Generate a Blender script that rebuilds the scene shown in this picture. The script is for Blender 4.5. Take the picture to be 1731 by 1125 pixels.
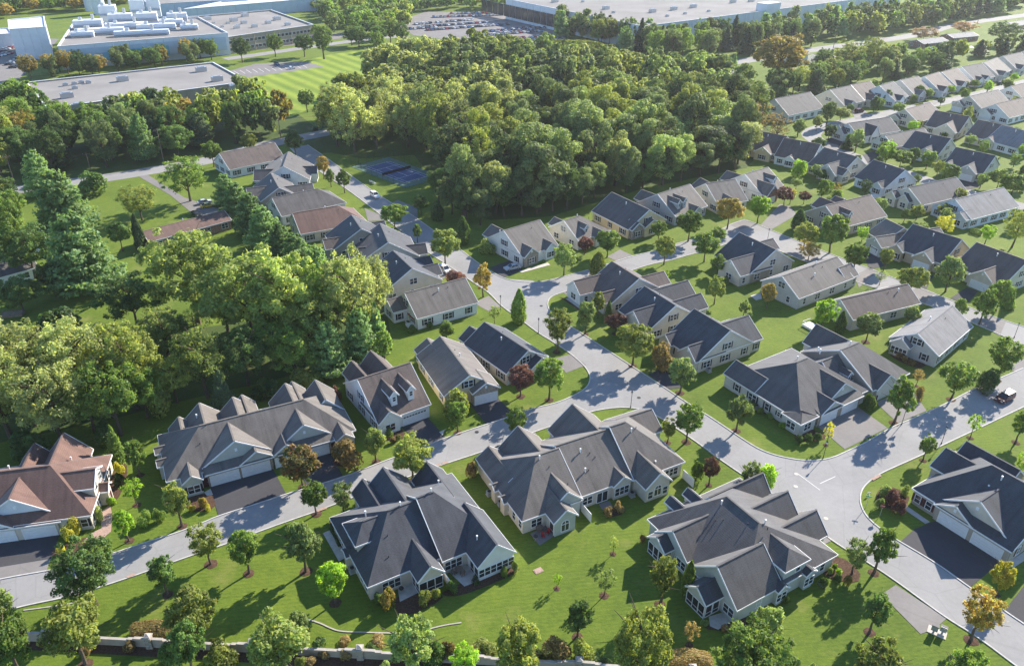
import bpy, math, random
import numpy as np
from mathutils import Vector, Matrix
rad = math.radians
for o in list(bpy.data.objects):
    bpy.data.objects.remove(o)
scene = bpy.context.scene
COL = scene.collection
# ------------------------------------------------------------------ camera
W, H = 1731.0, 1125.0
FOC, PITCH, ROLL, CAMZ = 1330.0, rad(29.8), rad(0.5), 92.0
HAZE = 0.000075
_c, _s = math.cos(PITCH), math.sin(PITCH)
FWD = np.array([0, _c, -_s]); _r0 = np.array([1., 0, 0]); _u0 = np.array([0, _s, _c])
RGT = math.cos(ROLL) * _r0 + math.sin(ROLL) * _u0
UPV = -math.sin(ROLL) * _r0 + math.cos(ROLL) * _u0
cam = bpy.data.cameras.new('camera')
cam.sensor_fit = 'HORIZONTAL'; cam.sensor_width = 36.0
cam.lens = FOC / W * 36.0; cam.clip_start = 0.5; cam.clip_end = 6000
cam_o = bpy.data.objects.new('camera', cam); COL.objects.link(cam_o)
cam_o.matrix_world = Matrix(((RGT[0], UPV[0], -FWD[0], 0), (RGT[1], UPV[1], -FWD[1], 0),
                             (RGT[2], UPV[2], -FWD[2], CAMZ), (0, 0, 0, 1)))
scene.camera = cam_o
# ------------------------------------------------------------------ sky and sun
SUN_AZ, SUN_EL = rad(42.5), rad(30)        # azimuth clockwise from +Y
world = bpy.data.worlds.new('World'); scene.world = world; world.use_nodes = True
_n = world.node_tree.nodes; _l = world.node_tree.links
_n.clear()
_sky = _n.new('ShaderNodeTexSky'); _sky.sky_type = 'NISHITA'; _sky.sun_disc = False
_sky.sun_elevation = SUN_EL; _sky.sun_rotation = SUN_AZ
_sky.altitude = 100; _sky.air_density = 1.0; _sky.dust_density = 0.2; _sky.ozone_density = 5.0
_bg = _n.new('ShaderNodeBackground'); _bg.inputs['Strength'].default_value = 0.13
_wo = _n.new('ShaderNodeOutputWorld')
_l.new(_sky.outputs[0], _bg.inputs[0]); _l.new(_bg.outputs[0], _wo.inputs[0])
sun = bpy.data.lights.new('sun', 'SUN'); sun.energy = 5.0; sun.angle = rad(0.53); sun.color = (1.0, 0.92, 0.80)
sun_o = bpy.data.objects.new('sun', sun); COL.objects.link(sun_o)
_sd = Vector((math.sin(SUN_AZ) * math.cos(SUN_EL), math.cos(SUN_AZ) * math.cos(SUN_EL), math.sin(SUN_EL)))
sun_o.rotation_euler = _sd.to_track_quat('Z', 'Y').to_euler(); sun_o.location = (60, 120, 150)
vs = scene.view_settings
vs.view_transform = 'Standard'; vs.look = 'None'; vs.exposure = 1.24; vs.gamma = 1.0; vs.use_curve_mapping = False
scene.cycles.use_denoising = True; scene.cycles.denoiser = 'OPENIMAGEDENOISE'; scene.cycles.denoising_prefilter = 'NONE'
scene.cycles.denoising_input_passes = 'RGB_ALBEDO_NORMAL'; scene.cycles.use_adaptive_sampling = False
scene.cycles.max_bounces = 6; scene.cycles.diffuse_bounces = 3; scene.cycles.transmission_bounces = 3
scene.cycles.volume_bounces = 0; scene.cycles.transparent_max_bounces = 4
# ------------------------------------------------------------------ pixel <-> ground
def G(p, z=0.0):
    d = FWD * FOC + RGT * (p[0] - W / 2) + UPV * (H / 2 - p[1])
    t = (z - CAMZ) / d[2]
    return Vector((d[0] * t, d[1] * t))
def PX(x, y, z):
    d = np.array([x, y, z - CAMZ]); k = FOC / (d @ FWD)
    return W / 2 + k * (d @ RGT), H / 2 - k * (d @ UPV)
def scale_at(p):
    g = G(p); d = np.array([g.x, g.y, -CAMZ]); return FOC / (d @ FWD)      # pixels per metre
def height_from(p, topy):
    g = G(p); lo, hi = 0.0, 60.0
    for _ in range(30):
        m = (lo + hi) / 2
        if PX(g.x, g.y, m)[1] > topy: lo = m
        else: hi = m
    return lo
# ------------------------------------------------------------------ objects
THINGS = []
def mesh(name, verts, faces, mats=(), fm=None, uv=None):
    me = bpy.data.meshes.new(name)
    me.from_pydata(verts, [], faces)
    for m in mats: me.materials.append(m)
    if fm is not None: me.polygons.foreach_set('material_index', fm)
    if uv is not None:
        ul = me.uv_layers.new(name='UVMap')
        ul.data.foreach_set('uv', [c for q in uv for c in q])
    me.update()
    return me
def link(name, me, parent=None, loc=None, rz=None):
    o = bpy.data.objects.new(name, me); COL.objects.link(o)
    if parent is not None: o.parent = parent
    if loc is not None: o.location = loc
    if rz is not None: o.rotation_euler = (0, 0, rz)
    return o
def tag(o, label, cat, group=None, px=None):
    o['label'] = label; o['category'] = cat
    if group: o['group'] = group
    THINGS.append((o, px if px else PX(o.location.x, o.location.y, 0)))
    return o
def thing(name, label, cat, loc, rz=0.0, group=None):
    o = link(name, None, None, loc, rz)
    o.empty_display_size = 0.2
    return tag(o, label, cat, group)
def kind(o, k):
    o['kind'] = k
    return o
class MB:
    """collects faces of one mesh"""
    def __init__(s): s.v = []; s.f = []; s.m = []; s.u = []
    def poly(s, pts, m=0, uv=None):
        b = len(s.v); s.v += [tuple(p) for p in pts]; s.f.append(tuple(range(b, b + len(pts)))); s.m.append(m)
        s.u += uv if uv else [(p[0], p[1]) for p in pts]
    def box(s, x0, x1, y0, y1, z0, z1, m=0):
        c = [(x0, y0, z0), (x1, y0, z0), (x1, y1, z0), (x0, y1, z0), (x0, y0, z1), (x1, y0, z1), (x1, y1, z1), (x0, y1, z1)]
        for q in ((0, 3, 2, 1), (4, 5, 6, 7), (0, 1, 5, 4), (1, 2, 6, 5), (2, 3, 7, 6), (3, 0, 4, 7)):
            s.poly([c[i] for i in q], m)
    def prism(s, pts, z0, z1, m=0):
        n = len(pts)
        s.poly([(p[0], p[1], z1) for p in pts], m)
        s.poly([(p[0], p[1], z0) for p in reversed(pts)], m)
        for i in range(n):
            a, b = pts[i], pts[(i + 1) % n]
            s.poly([(a[0], a[1], z0), (b[0], b[1], z0), (b[0], b[1], z1), (a[0], a[1], z1)], m)
    def bar(s, a, b, w, h, m=0, up=(0, 0, 1)):
        a = Vector(a); b = Vector(b); d = (b - a)
        if d.length < 1e-6: return
        d.normalize(); u = Vector(up)
        sd = d.cross(u)
        if sd.length < 1e-4: sd = d.cross(Vector((1, 0, 0)))
        sd.normalize(); u = sd.cross(d); sd *= w / 2; u *= h / 2
        c = [a - sd - u, a + sd - u, a + sd + u, a - sd + u, b - sd - u, b + sd - u, b + sd + u, b - sd + u]
        for q in ((0, 1, 2, 3), (7, 6, 5, 4), (0, 4, 5, 1), (1, 5, 6, 2), (2, 6, 7, 3), (3, 7, 4, 0)):
            s.poly([c[i] for i in q], m)
    def cone(s, a, b, ra, rb, n=8, m=0, caps=True):
        a = Vector(a); b = Vector(b); d = (b - a).normalized()
        x = d.orthogonal().normalized(); y = d.cross(x)
        A = [a + (x * math.cos(t) + y * math.sin(t)) * ra for t in [i * 2 * math.pi / n for i in range(n)]]
        B = [b + (x * math.cos(t) + y * math.sin(t)) * rb for t in [i * 2 * math.pi / n for i in range(n)]]
        for i in range(n):
            j = (i + 1) % n; s.poly([A[i], A[j], B[j], B[i]], m)
        if caps: s.poly(list(reversed(A)), m); s.poly(B, m)
    def build(s, name, mats, parent=None, loc=None, rz=None):
        if not isinstance(mats, (list, tuple)): mats = [mats]
        return link(name, mesh(name, s.v, s.f, mats, s.m, s.u), parent, loc, rz)
    def data(s, name, mats):
        if not isinstance(mats, (list, tuple)): mats = [mats]
        return mesh(name, s.v, s.f, mats, s.m, s.u)
# ------------------------------------------------------------------ materials
def srgb(r, g, b):
    f = lambda c: (c / 12.92 if c <= 0.04045 else ((c + 0.055) / 1.055) ** 2.4)
    return (f(r / 255), f(g / 255), f(b / 255), 1)
class NT:
    def __init__(s, name):
        s.mat = bpy.data.materials.new(name); s.mat.use_nodes = True
        s.t = s.mat.node_tree; s.n = s.t.nodes; s.n.clear()
        s.out = s.n.new('ShaderNodeOutputMaterial')
    def new(s, typ, **kw):
        n = s.n.new(typ)
        for k, v in kw.items():
            if k.startswith('i_'):
                key = k[2:]; n.inputs[int(key) if key.isdigit() else key].default_value = v
            else: setattr(n, k, v)
        return n
    def link(s, a, b): s.t.links.new(a, b)
    def noise(s, vec, scale, detail=3, rough=0.55):
        n = s.new('ShaderNodeTexNoise'); n.inputs['Scale'].default_value = scale
        n.inputs['Detail'].default_value = detail; n.inputs['Roughness'].default_value = rough
        if vec is not None: s.link(vec, n.inputs['Vector'])
        return n.outputs['Fac']
    def ramp(s, fac, stops):
        r = s.new('ShaderNodeValToRGB'); el = r.color_ramp.elements
        while len(el) < len(stops): el.new(0.5)
        for e, (p, c) in zip(el, stops): e.position = p; e.color = c if len(c) == 4 else (*c, 1)
        s.link(fac, r.inputs[0]); return r.outputs[0]
    def mix(s, fac, a, b, mode='MIX'):
        m = s.new('ShaderNodeMix'); m.data_type = 'RGBA'; m.blend_type = mode
        for sock, v in ((m.inputs[0], fac), (m.inputs[6], a), (m.inputs[7], b)):
            if hasattr(v, 'is_linked'): s.link(v, sock)
            else: sock.default_value = v
        return m.outputs[2]
    def math(s, op, a, b=0.0, clamp=False):
        m = s.new('ShaderNodeMath', operation=op); m.use_clamp = clamp
        for sock, v in ((m.inputs[0], a), (m.inputs[1], b)):
            if hasattr(v, 'is_linked'): s.link(v, sock)
            else: sock.default_value = v
        return m.outputs[0]
    def pos(s): return s.new('ShaderNodeNewGeometry').outputs['Position']
    def mapping(s, vec, scale=(1, 1, 1), rot=(0, 0, 0)):
        m = s.new('ShaderNodeMapping'); m.inputs['Scale'].default_value = scale; m.inputs['Rotation'].default_value = rot
        s.link(vec, m.inputs['Vector']); return m.outputs[0]
    def bsdf(s, col, rough=0.85, spec=0.25, bump=None, bstr=0.3, bdist=0.05, metal=0.0):
        b = s.new('ShaderNodeBsdfPrincipled')
        b.inputs['Roughness'].default_value = rough; b.inputs['Specular IOR Level'].default_value = spec
        b.inputs['Metallic'].default_value = metal
        if hasattr(col, 'is_linked'): s.link(col, b.inputs['Base Color'])
        else: b.inputs['Base Color'].default_value = col if len(col) == 4 else (*col, 1)
        if bump is not None:
            bp = s.new('ShaderNodeBump'); bp.inputs['Strength'].default_value = bstr; bp.inputs['Distance'].default_value = bdist
            s.link(bump, bp.inputs['Height']); s.link(bp.outputs[0], b.inputs['Normal'])
        s.link(b.outputs[0], s.out.inputs['Surface']); return b
def sc(c, k): return (c[0] * k, c[1] * k, c[2] * k, 1)
def plain(name, col, rough=0.6, spec=0.3, var=0.12, scale=1.5):
    t = NT(name); f = t.noise(t.pos(), scale, 4)
    t.bsdf(t.ramp(f, [(0.3, sc(col, 1 - var)), (0.7, sc(col, 1 + var))]), rough, spec); return t.mat
def m_lawn(name, ang, stripe=2.4, amt=0.5, g0=(0.050, 0.098, 0.014), g1=(0.100, 0.165, 0.026), dry=(0.17, 0.165, 0.045)):
    t = NT(name); p = t.pos()
    big = t.noise(p, 0.045, 4); mid = t.noise(p, 0.35, 4); fine = t.noise(p, 4.0, 3, 0.7)
    wv = t.new('ShaderNodeTexWave', wave_type='BANDS', bands_direction='X', wave_profile='SIN')
    wv.inputs['Scale'].default_value = 0.314 / stripe * 2; wv.inputs['Distortion'].default_value = 0.8
    wv.inputs['Detail'].default_value = 2; wv.inputs['Detail Scale'].default_value = 0.4
    t.link(t.mapping(p, rot=(0, 0, ang)), wv.inputs['Vector'])
    st = t.math('MULTIPLY', t.math('SUBTRACT', wv.outputs['Fac'], 0.5), amt * 0.35)
    f = t.math('ADD', t.math('ADD', t.math('MULTIPLY', big, 0.5), t.math('MULTIPLY', mid, 0.35)), t.math('MULTIPLY', fine, 0.3))
    f = t.math('ADD', t.math('SUBTRACT', f, 0.07), st)
    bl = t.noise(t.mapping(p, (1.0, 2.6, 1), (0, 0, ang + 1.4)), 1.1, 4, 0.7)
    f = t.math('ADD', f, t.math('MULTIPLY', t.math('SUBTRACT', bl, 0.5), 0.75))
    c = t.ramp(f, [(0.22, g0), (0.78, g1)])
    dr = t.ramp(t.noise(p, 0.12, 5, 0.65), [(0.56, (0, 0, 0)), (0.74, (1, 1, 1))])
    c = t.mix(t.math('MULTIPLY', dr, 0.6), c, (*dry, 1))
    b = t.bsdf(c, 0.9, 0.15, bump=fine, bstr=0.6, bdist=0.08)
    b.inputs['Sheen Weight'].default_value = 0.05; b.inputs['Sheen Roughness'].default_value = 0.5; b.inputs['Sheen Tint'].default_value = (0.75, 0.9, 0.3, 1)
    return t.mat
def m_asphalt(name, col, patch=0.18, streak=True):
    t = NT(name); p = t.pos()
    a = t.noise(p, 0.12, 5, 0.6); b = t.noise(p, 1.3, 4); fine = t.noise(p, 9, 3, 0.7)
    f = t.math('ADD', t.math('ADD', t.math('MULTIPLY', a, 0.55), t.math('MULTIPLY', b, 0.25)), t.math('MULTIPLY', fine, 0.2))
    c = t.ramp(f, [(0.3, sc(col, 1 - patch)), (0.7, sc(col, 1 + patch))])
    if streak:
        v = t.new('ShaderNodeTexVoronoi', feature='DISTANCE_TO_EDGE'); v.inputs['Scale'].default_value = 0.11
        t.link(t.mix(0.06, p, t.new('ShaderNodeTexNoise', i_Scale=0.5).outputs['Color'], 'ADD'), v.inputs['Vector'])
        cr = t.ramp(v.outputs['Distance'], [(0.0, (1, 1, 1)), (0.012, (0, 0, 0))])
        c = t.mix(t.math('MULTIPLY', cr, 0.2), c, sc(col, 0.5))
        pv = t.new('ShaderNodeTexVoronoi'); pv.inputs['Scale'].default_value = 0.07; t.link(p, pv.inputs['Vector'])
        sp = t.new('ShaderNodeSeparateColor'); t.link(pv.outputs['Color'], sp.inputs[0])
        c = t.mix(t.math('MULTIPLY', t.math('GREATER_THAN', sp.outputs[0], 0.7), 0.09), c, sc(col, 0.6))
        stn = t.ramp(t.noise(p, 0.9, 5, 0.7), [(0.60, (0, 0, 0)), (0.72, (1, 1, 1))])
        c = t.mix(t.math('MULTIPLY', stn, 0.14), c, sc(col, 0.5))
    t.bsdf(c, 0.88, 0.2, bump=fine, bstr=0.2, bdist=0.02); return t.mat
def m_roof(name, col, dark=0.55, streak=0.8):
    t = NT(name); uv = t.new('ShaderNodeUVMap').outputs[0]
    oi = t.new('ShaderNodeObjectInfo').outputs['Random']
    comb = t.new('ShaderNodeCombineXYZ'); t.link(t.math('MULTIPLY', oi, 300), comb.inputs[0]); t.link(t.math('MULTIPLY', oi, 170), comb.inputs[1])
    ad = t.new('ShaderNodeVectorMath', operation='ADD'); t.link(uv, ad.inputs[0]); t.link(comb.outputs[0], ad.inputs[1]); u = ad.outputs[0]
    st = t.noise(t.mapping(u, (0.9, 0.07, 1)), 1.0, 5, 0.6)
    blotch = t.noise(u, 0.35, 4); tab = t.noise(t.mapping(u, (3.0, 7.0, 1)), 1.0, 1)
    # shingle courses: thin darker butt line each 0.16 m up the slope
    sep = t.new('ShaderNodeSeparateXYZ'); t.link(u, sep.inputs[0])
    fr = t.math('FRACT', t.math('DIVIDE', sep.outputs[1], 0.32))
    f = t.math('ADD', t.math('ADD', t.math('MULTIPLY', st, 0.55 * streak), t.math('MULTIPLY', blotch, 0.3)), t.math('MULTIPLY', tab, 0.28))
    c = t.ramp(f, [(0.36, sc(col, dark)), (0.52, sc(col, 1.0)), (0.70, sc(col, 1.45))])
    c = t.mix(t.math('MULTIPLY', t.math('LESS_THAN', fr, 0.16), 0.35), c, sc(col, 0.45))
    b = t.bsdf(c, 0.85, 0.25, bump=t.math('ADD', fr, tab), bstr=0.35, bdist=0.03)
    b.inputs['Sheen Weight'].default_value = 0.22; b.inputs['Sheen Roughness'].default_value = 0.5; b.inputs['Sheen Tint'].default_value = (1, 0.97, 0.92, 1)
    return t.mat
def m_siding(name, col, lap=0.2):
    t = NT(name); p = t.pos(); sep = t.new('ShaderNodeSeparateXYZ'); t.link(p, sep.inputs[0])
    fr = t.math('FRACT', t.math('DIVIDE', sep.outputs[2], lap))
    n = t.noise(p, 0.7, 4)
    c = t.ramp(n, [(0.3, sc(col, 0.9)), (0.7, sc(col, 1.06))])
    c = t.mix(t.math('MULTIPLY', t.math('LESS_THAN', fr, 0.14), 0.3), c, sc(col, 0.5))
    t.bsdf(c, 0.6, 0.3, bump=fr, bstr=0.5, bdist=0.02); return t.mat
def m_stone(name, c0, c1, mortar):
    t = NT(name); p = t.pos()
    v = t.new('ShaderNodeTexVoronoi'); v.inputs['Scale'].default_value = 3.2; t.link(p, v.inputs['Vector'])
    e = t.new('ShaderNodeTexVoronoi', feature='DISTANCE_TO_EDGE'); e.inputs['Scale'].default_value = 3.2; t.link(p, e.inputs['Vector'])
    sep = t.new('ShaderNodeSeparateColor'); t.link(v.outputs['Color'], sep.inputs[0])
    c = t.ramp(sep.outputs[0], [(0.0, c0), (1.0, c1)])
    c = t.mix(t.ramp(e.outputs['Distance'], [(0.03, (1, 1, 1)), (0.06, (0, 0, 0))]), c, (*mortar, 1))
    t.bsdf(c, 0.85, 0.2, bump=e.outputs['Distance'], bstr=0.5, bdist=0.05); return t.mat
def m_leaf(name, dark, light, trans=0.42, hue=0.10):
    t = NT(name)
    at = t.new('ShaderNodeAttribute', attribute_name='tint'); sep = t.new('ShaderNodeSeparateColor'); t.link(at.outputs['Color'], sep.inputs[0])
    oi = t.new('ShaderNodeObjectInfo').outputs['Random']
    f = t.math('ADD', sep.outputs[0], t.math('MULTIPLY', t.math('SUBTRACT', oi, 0.5), 0.35), True)
    c = t.ramp(f, [(0.1, dark), (0.9, light)])
    hs = t.new('ShaderNodeHueSaturation'); t.link(c, hs.inputs['Color'])
    t.link(t.math('ADD', 0.5, t.math('MULTIPLY', t.math('SUBTRACT', sep.outputs[1], 0.5), hue * 0.5)), hs.inputs['Hue'])
    t.link(t.math('ADD', 0.85, t.math('MULTIPLY', oi, 0.3)), hs.inputs['Value'])
    d = t.new('ShaderNodeBsdfPrincipled'); d.inputs['Roughness'].default_value = 0.55; d.inputs['Specular IOR Level'].default_value = 0.25
    t.link(hs.outputs[0], d.inputs['Base Color'])
    tr = t.new('ShaderNodeBsdfTranslucent')
    t.link(t.mix(1.0, hs.outputs[0], (1.25, 1.25, 0.6, 1), 'MULTIPLY'), tr.inputs['Color'])
    mx = t.new('ShaderNodeMixShader'); mx.inputs[0].default_value = min(0.6, trans + 0.1)
    t.link(d.outputs[0], mx.inputs[1]); t.link(tr.outputs[0], mx.inputs[2]); t.link(mx.outputs[0], t.out.inputs['Surface'])
    return t.mat
def m_gloss(name, col, rough=0.25, spec=0.5, metal=0.0):
    t = NT(name); b = t.bsdf(t.ramp(t.noise(t.pos(), 2.0, 2), [(0.3, sc(col, 0.93)), (0.7, sc(col, 1.05))]), rough, spec, metal=metal); return t.mat

M = {}
M['lawn'] = m_lawn('lawn_grass', rad(82), 1.5, 0.18, (0.044, 0.084, 0.010), (0.150, 0.198, 0.022), (0.225, 0.215, 0.065))
M['field'] = m_lawn('field_grass', rad(-38), 17.0, 1.2, (0.10, 0.165, 0.015), (0.24, 0.30, 0.035))
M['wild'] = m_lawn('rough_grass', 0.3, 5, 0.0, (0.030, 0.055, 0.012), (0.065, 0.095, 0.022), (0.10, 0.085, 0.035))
M['road'] = m_asphalt('road_asphalt', (0.262, 0.254, 0.246))
M['drive_new'] = m_asphalt('sealed_asphalt', (0.060, 0.058, 0.062), 0.2, False)
M['drive_old'] = m_asphalt('weathered_asphalt', (0.20, 0.185, 0.175), 0.22)
M['concrete'] = plain('concrete', (0.48, 0.44, 0.385), 0.85, 0.2, 0.14)
M['coping'] = plain('coping_stone', (0.37, 0.335, 0.295), 0.85, 0.2, 0.15)
M['kerb'] = plain('kerb_concrete', (0.46, 0.44, 0.41), 0.85, 0.2, 0.16)
M['mulch'] = plain('mulch', (0.085, 0.05, 0.034), 0.95, 0.1, 0.45, 4)
M['soil'] = plain('bare_soil', (0.26, 0.20, 0.14), 0.95, 0.1, 0.3, 3)
M['paver'] = plain('paver', (0.36, 0.25, 0.20), 0.9, 0.1, 0.2, 4)
M['paint_w'] = plain('white_road_paint', (0.62, 0.61, 0.58), 0.7, 0.2, 0.15)
ROOF = {'dark': m_roof('roof_charcoal', (0.060, 0.062, 0.070)),
        'gray': m_roof('roof_grey', (0.088, 0.083, 0.082)),
        'weath': m_roof('roof_weathered', (0.110, 0.097, 0.086), 0.45, 1.1),
        'brown': m_roof('roof_brown', (0.112, 0.086, 0.076)),
        'red': m_roof('roof_red_brown', (0.138, 0.080, 0.064), 0.6),
        'light': m_roof('roof_pale_grey', (0.175, 0.17, 0.172))}
WALL = {'white': m_siding('siding_white', (0.72, 0.71, 0.68)), 'cream': m_siding('siding_cream', (0.61, 0.55, 0.44)),
        'tan': m_siding('siding_tan', (0.50, 0.40, 0.27)), 'beige': m_siding('siding_beige', (0.56, 0.50, 0.41)),
        'gray': m_siding('siding_grey', (0.47, 0.46, 0.43)), 'sage': m_siding('siding_sage', (0.46, 0.47, 0.42)),
        'taupe': m_siding('siding_taupe', (0.40, 0.345, 0.285)), 'yellow': m_siding('siding_yellow', (0.63, 0.51, 0.31)),
        'blue': m_siding('siding_blue_white', (0.60, 0.64, 0.68)),
        'brick': m_stone('brick_wall', (0.22, 0.09, 0.06), (0.32, 0.14, 0.09), (0.4, 0.36, 0.3)),
        'stone': m_stone('stone_wall', (0.20, 0.16, 0.13), (0.36, 0.29, 0.22), (0.36, 0.33, 0.28))}
M['trim'] = plain('white_trim', (0.74, 0.73, 0.71), 0.5, 0.3, 0.05)
M['garage'] = plain('garage_white', (0.70, 0.70, 0.70), 0.45, 0.35, 0.05)
M['glass'] = m_gloss('window_glass', (0.030, 0.036, 0.042), 0.06, 0.6)
M['screen'] = m_gloss('porch_screen', (0.020, 0.021, 0.024), 0.5, 0.3)
M['shutter'] = plain('shutter_black', (0.022, 0.024, 0.028), 0.6, 0.3)
M['shutter_r'] = plain('shutter_burgundy', (0.075, 0.022, 0.024), 0.6, 0.3)
M['pipe'] = plain('pvc_white', (0.72, 0.72, 0.70), 0.5, 0.3, 0.04)
M['iron'] = plain('black_metal', (0.022, 0.022, 0.024), 0.5, 0.4)
M['steel'] = m_gloss('galvanised', (0.45, 0.46, 0.47), 0.4, 0.5, 0.6)
M['bark'] = plain('bark', (0.115, 0.085, 0.062), 0.95, 0.1, 0.35, 5)
M['bark_g'] = plain('bark_grey', (0.19, 0.165, 0.14), 0.95, 0.1, 0.3, 5)
M['wood'] = plain('weathered_wood', (0.20, 0.15, 0.11), 0.9, 0.1, 0.25, 3)
M['red'] = plain('red_fabric', (0.30, 0.035, 0.035), 0.8, 0.1, 0.15)
M['membrane'] = plain('flat_roof_membrane', (0.245, 0.23, 0.215), 0.9, 0.1, 0.14, 0.05)
M['panel'] = plain('metal_panel_white', (0.62, 0.64, 0.66), 0.5, 0.3, 0.06, 0.3)
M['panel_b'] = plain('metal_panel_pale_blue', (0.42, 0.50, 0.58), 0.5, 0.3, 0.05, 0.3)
M['panel_t'] = plain('metal_panel_teal', (0.16, 0.46, 0.55), 0.5, 0.3, 0.08, 0.1)
M['panel_g'] = plain('metal_panel_green', (0.06, 0.30, 0.16), 0.5, 0.3, 0.08, 0.1)
M['tanwall'] = plain('tan_precast', (0.33, 0.27, 0.20), 0.8, 0.2, 0.08, 0.4)
M['stucco'] = plain('stucco_wall', (0.36, 0.29, 0.225), 0.85, 0.2, 0.10, 1.2)
M['court'] = plain('court_blue', (0.055, 0.085, 0.165), 0.7, 0.2, 0.12, 0.6)
M['court_g'] = plain('court_green', (0.10, 0.16, 0.12), 0.8, 0.2, 0.12, 0.6)
M['water'] = m_gloss('pool_water', (0.20, 0.52, 0.55), 0.05, 0.5)
M['tyre'] = plain('tyre_rubber', (0.02, 0.02, 0.02), 0.9, 0.2)
CAR = {k: m_gloss('car_' + k, c, 0.25, 0.5) for k, c in dict(white=(0.72, 0.72, 0.72), silver=(0.42, 0.43, 0.45), black=(0.02, 0.02, 0.022),
       red=(0.28, 0.015, 0.02), blue=(0.03, 0.07, 0.2), grey=(0.14, 0.145, 0.15), yellow=(0.6, 0.42, 0.03), tan=(0.45, 0.36, 0.24), maroon=(0.10, 0.02, 0.025)).items()}
LEAF = {
 'green': m_leaf('leaves_green', (0.092, 0.154, 0.034), (0.308, 0.430, 0.098)),
 'dark': m_leaf('leaves_dark_green', (0.056, 0.103, 0.031), (0.184, 0.284, 0.075), 0.34),
 'olive': m_leaf('leaves_olive', (0.131, 0.163, 0.040), (0.408, 0.456, 0.117)),
 'yellowgreen': m_leaf('leaves_yellow_green', (0.162, 0.217, 0.061), (0.456, 0.535, 0.178), 0.48),
 'yellow': m_leaf('leaves_yellow', (0.421, 0.356, 0.045), (0.750, 0.750, 0.128), 0.45),
 'lime': m_leaf('leaves_lime', (0.154, 0.266, 0.031), (0.478, 0.687, 0.092), 0.48),
 'orange': m_leaf('leaves_orange', (0.170, 0.154, 0.039), (0.551, 0.406, 0.109), 0.4, 0.16),
 'red': m_leaf('leaves_red_green', (0.138, 0.145, 0.039), (0.551, 0.308, 0.142), 0.38, 0.25),
 'plum': m_leaf('leaves_plum', (0.073, 0.036, 0.033), (0.276, 0.130, 0.103), 0.3),
 'brown': m_leaf('leaves_brown', (0.162, 0.116, 0.048), (0.470, 0.348, 0.142), 0.3),
 'grey': m_leaf('leaves_grey_green', (0.123, 0.172, 0.059), (0.400, 0.498, 0.184)),
 'pine': m_leaf('needles_pine', (0.089, 0.165, 0.064), (0.331, 0.471, 0.180), 0.4),
 'spruce': m_leaf('needles_spruce', (0.038, 0.074, 0.036), (0.138, 0.194, 0.085), 0.25),
 'locust': m_leaf('leaves_locust', (0.176, 0.201, 0.082), (0.532, 0.578, 0.250), 0.48),
 'wood': m_leaf('leaves_wood', (0.084, 0.119, 0.051), (0.271, 0.339, 0.138), 0.4)}
# ================================================================== GROUND
def chaikin(pts, n=2, closed=False):
    for _ in range(n):
        out = [] if closed else [pts[0]]
        rng = range(len(pts)) if closed else range(len(pts) - 1)
        for i in rng:
            a, b = pts[i], pts[(i + 1) % len(pts)]
            out += [a * 0.75 + b * 0.25, a * 0.25 + b * 0.75]
        if not closed: out.append(pts[-1])
        pts = out
    return pts
def sheet(name, px, mat, z, smooth=0, k='structure', ground=True):
    pts = [G(p) for p in px] if ground else px
    if smooth: pts = chaikin(pts, smooth, True)
    b = MB(); b.poly([(p.x, p.y, z) for p in pts])
    o = b.build(name, mat)
    # n-gon outlines can be concave: triangulate them properly
    import bmesh
    bm = bmesh.new(); bm.from_mesh(o.data); bmesh.ops.triangulate(bm, faces=bm.faces[:], ngon_method='BEAUTY')
    for fc in bm.faces:
        if fc.normal.z < 0: fc.normal_flip()
    bm.to_mesh(o.data); bm.free()
    return kind(o, k) if k else o
def stroke_pts(px, width, ground=True):
    c = chaikin([G(p) for p in px] if ground else px, 2); L = []; R = []
    for i, p in enumerate(c):
        d = (c[min(i + 1, len(c) - 1)] - c[max(i - 1, 0)]).normalized(); n = Vector((-d.y, d.x)) * width / 2
        L.append(p + n); R.append(p - n)
    return L, R
def ribbon(name, px, width, mat, z, k='structure', ground=True):
    L, R = stroke_pts(px, width, ground); b = MB()
    for i in range(len(L) - 1):
        b.poly([(R[i].x, R[i].y, z), (R[i + 1].x, R[i + 1].y, z), (L[i + 1].x, L[i + 1].y, z), (L[i].x, L[i].y, z)])
    return kind(b.build(name, mat), k)
def kerb(px, name='kerb', w=0.22, h=0.13, mat='kerb', ground=True, smooth=2):
    c = [G(p) for p in px] if ground else px
    c = chaikin(c, smooth); b = MB(); N = []
    for i, p in enumerate(c):
        d = (c[min(i + 1, len(c) - 1)] - c[max(i - 1, 0)]).normalized(); N.append(Vector((-d.y, d.x)) * w / 2)
    for i in range(len(c) - 1):
        a0, a1, b0, b1 = c[i] - N[i], c[i] + N[i], c[i + 1] - N[i + 1], c[i + 1] + N[i + 1]
        b.poly([(a0.x, a0.y, h), (b0.x, b0.y, h), (b1.x, b1.y, h), (a1.x, a1.y, h)])
        b.poly([(a0.x, a0.y, 0), (b0.x, b0.y, 0), (b0.x, b0.y, h), (a0.x, a0.y, h)])
        b.poly([(b1.x, b1.y, 0), (a1.x, a1.y, 0), (a1.x, a1.y, h), (b1.x, b1.y, h)])
    return kind(b.build(name, M[mat]), 'structure')
gb = MB(); gb.poly([(-2500, -300, 0), (2500, -300, 0), (2500, 4200, 0), (-2500, 4200, 0)])
kind(gb.build('ground', M['lawn']), 'structure')
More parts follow.
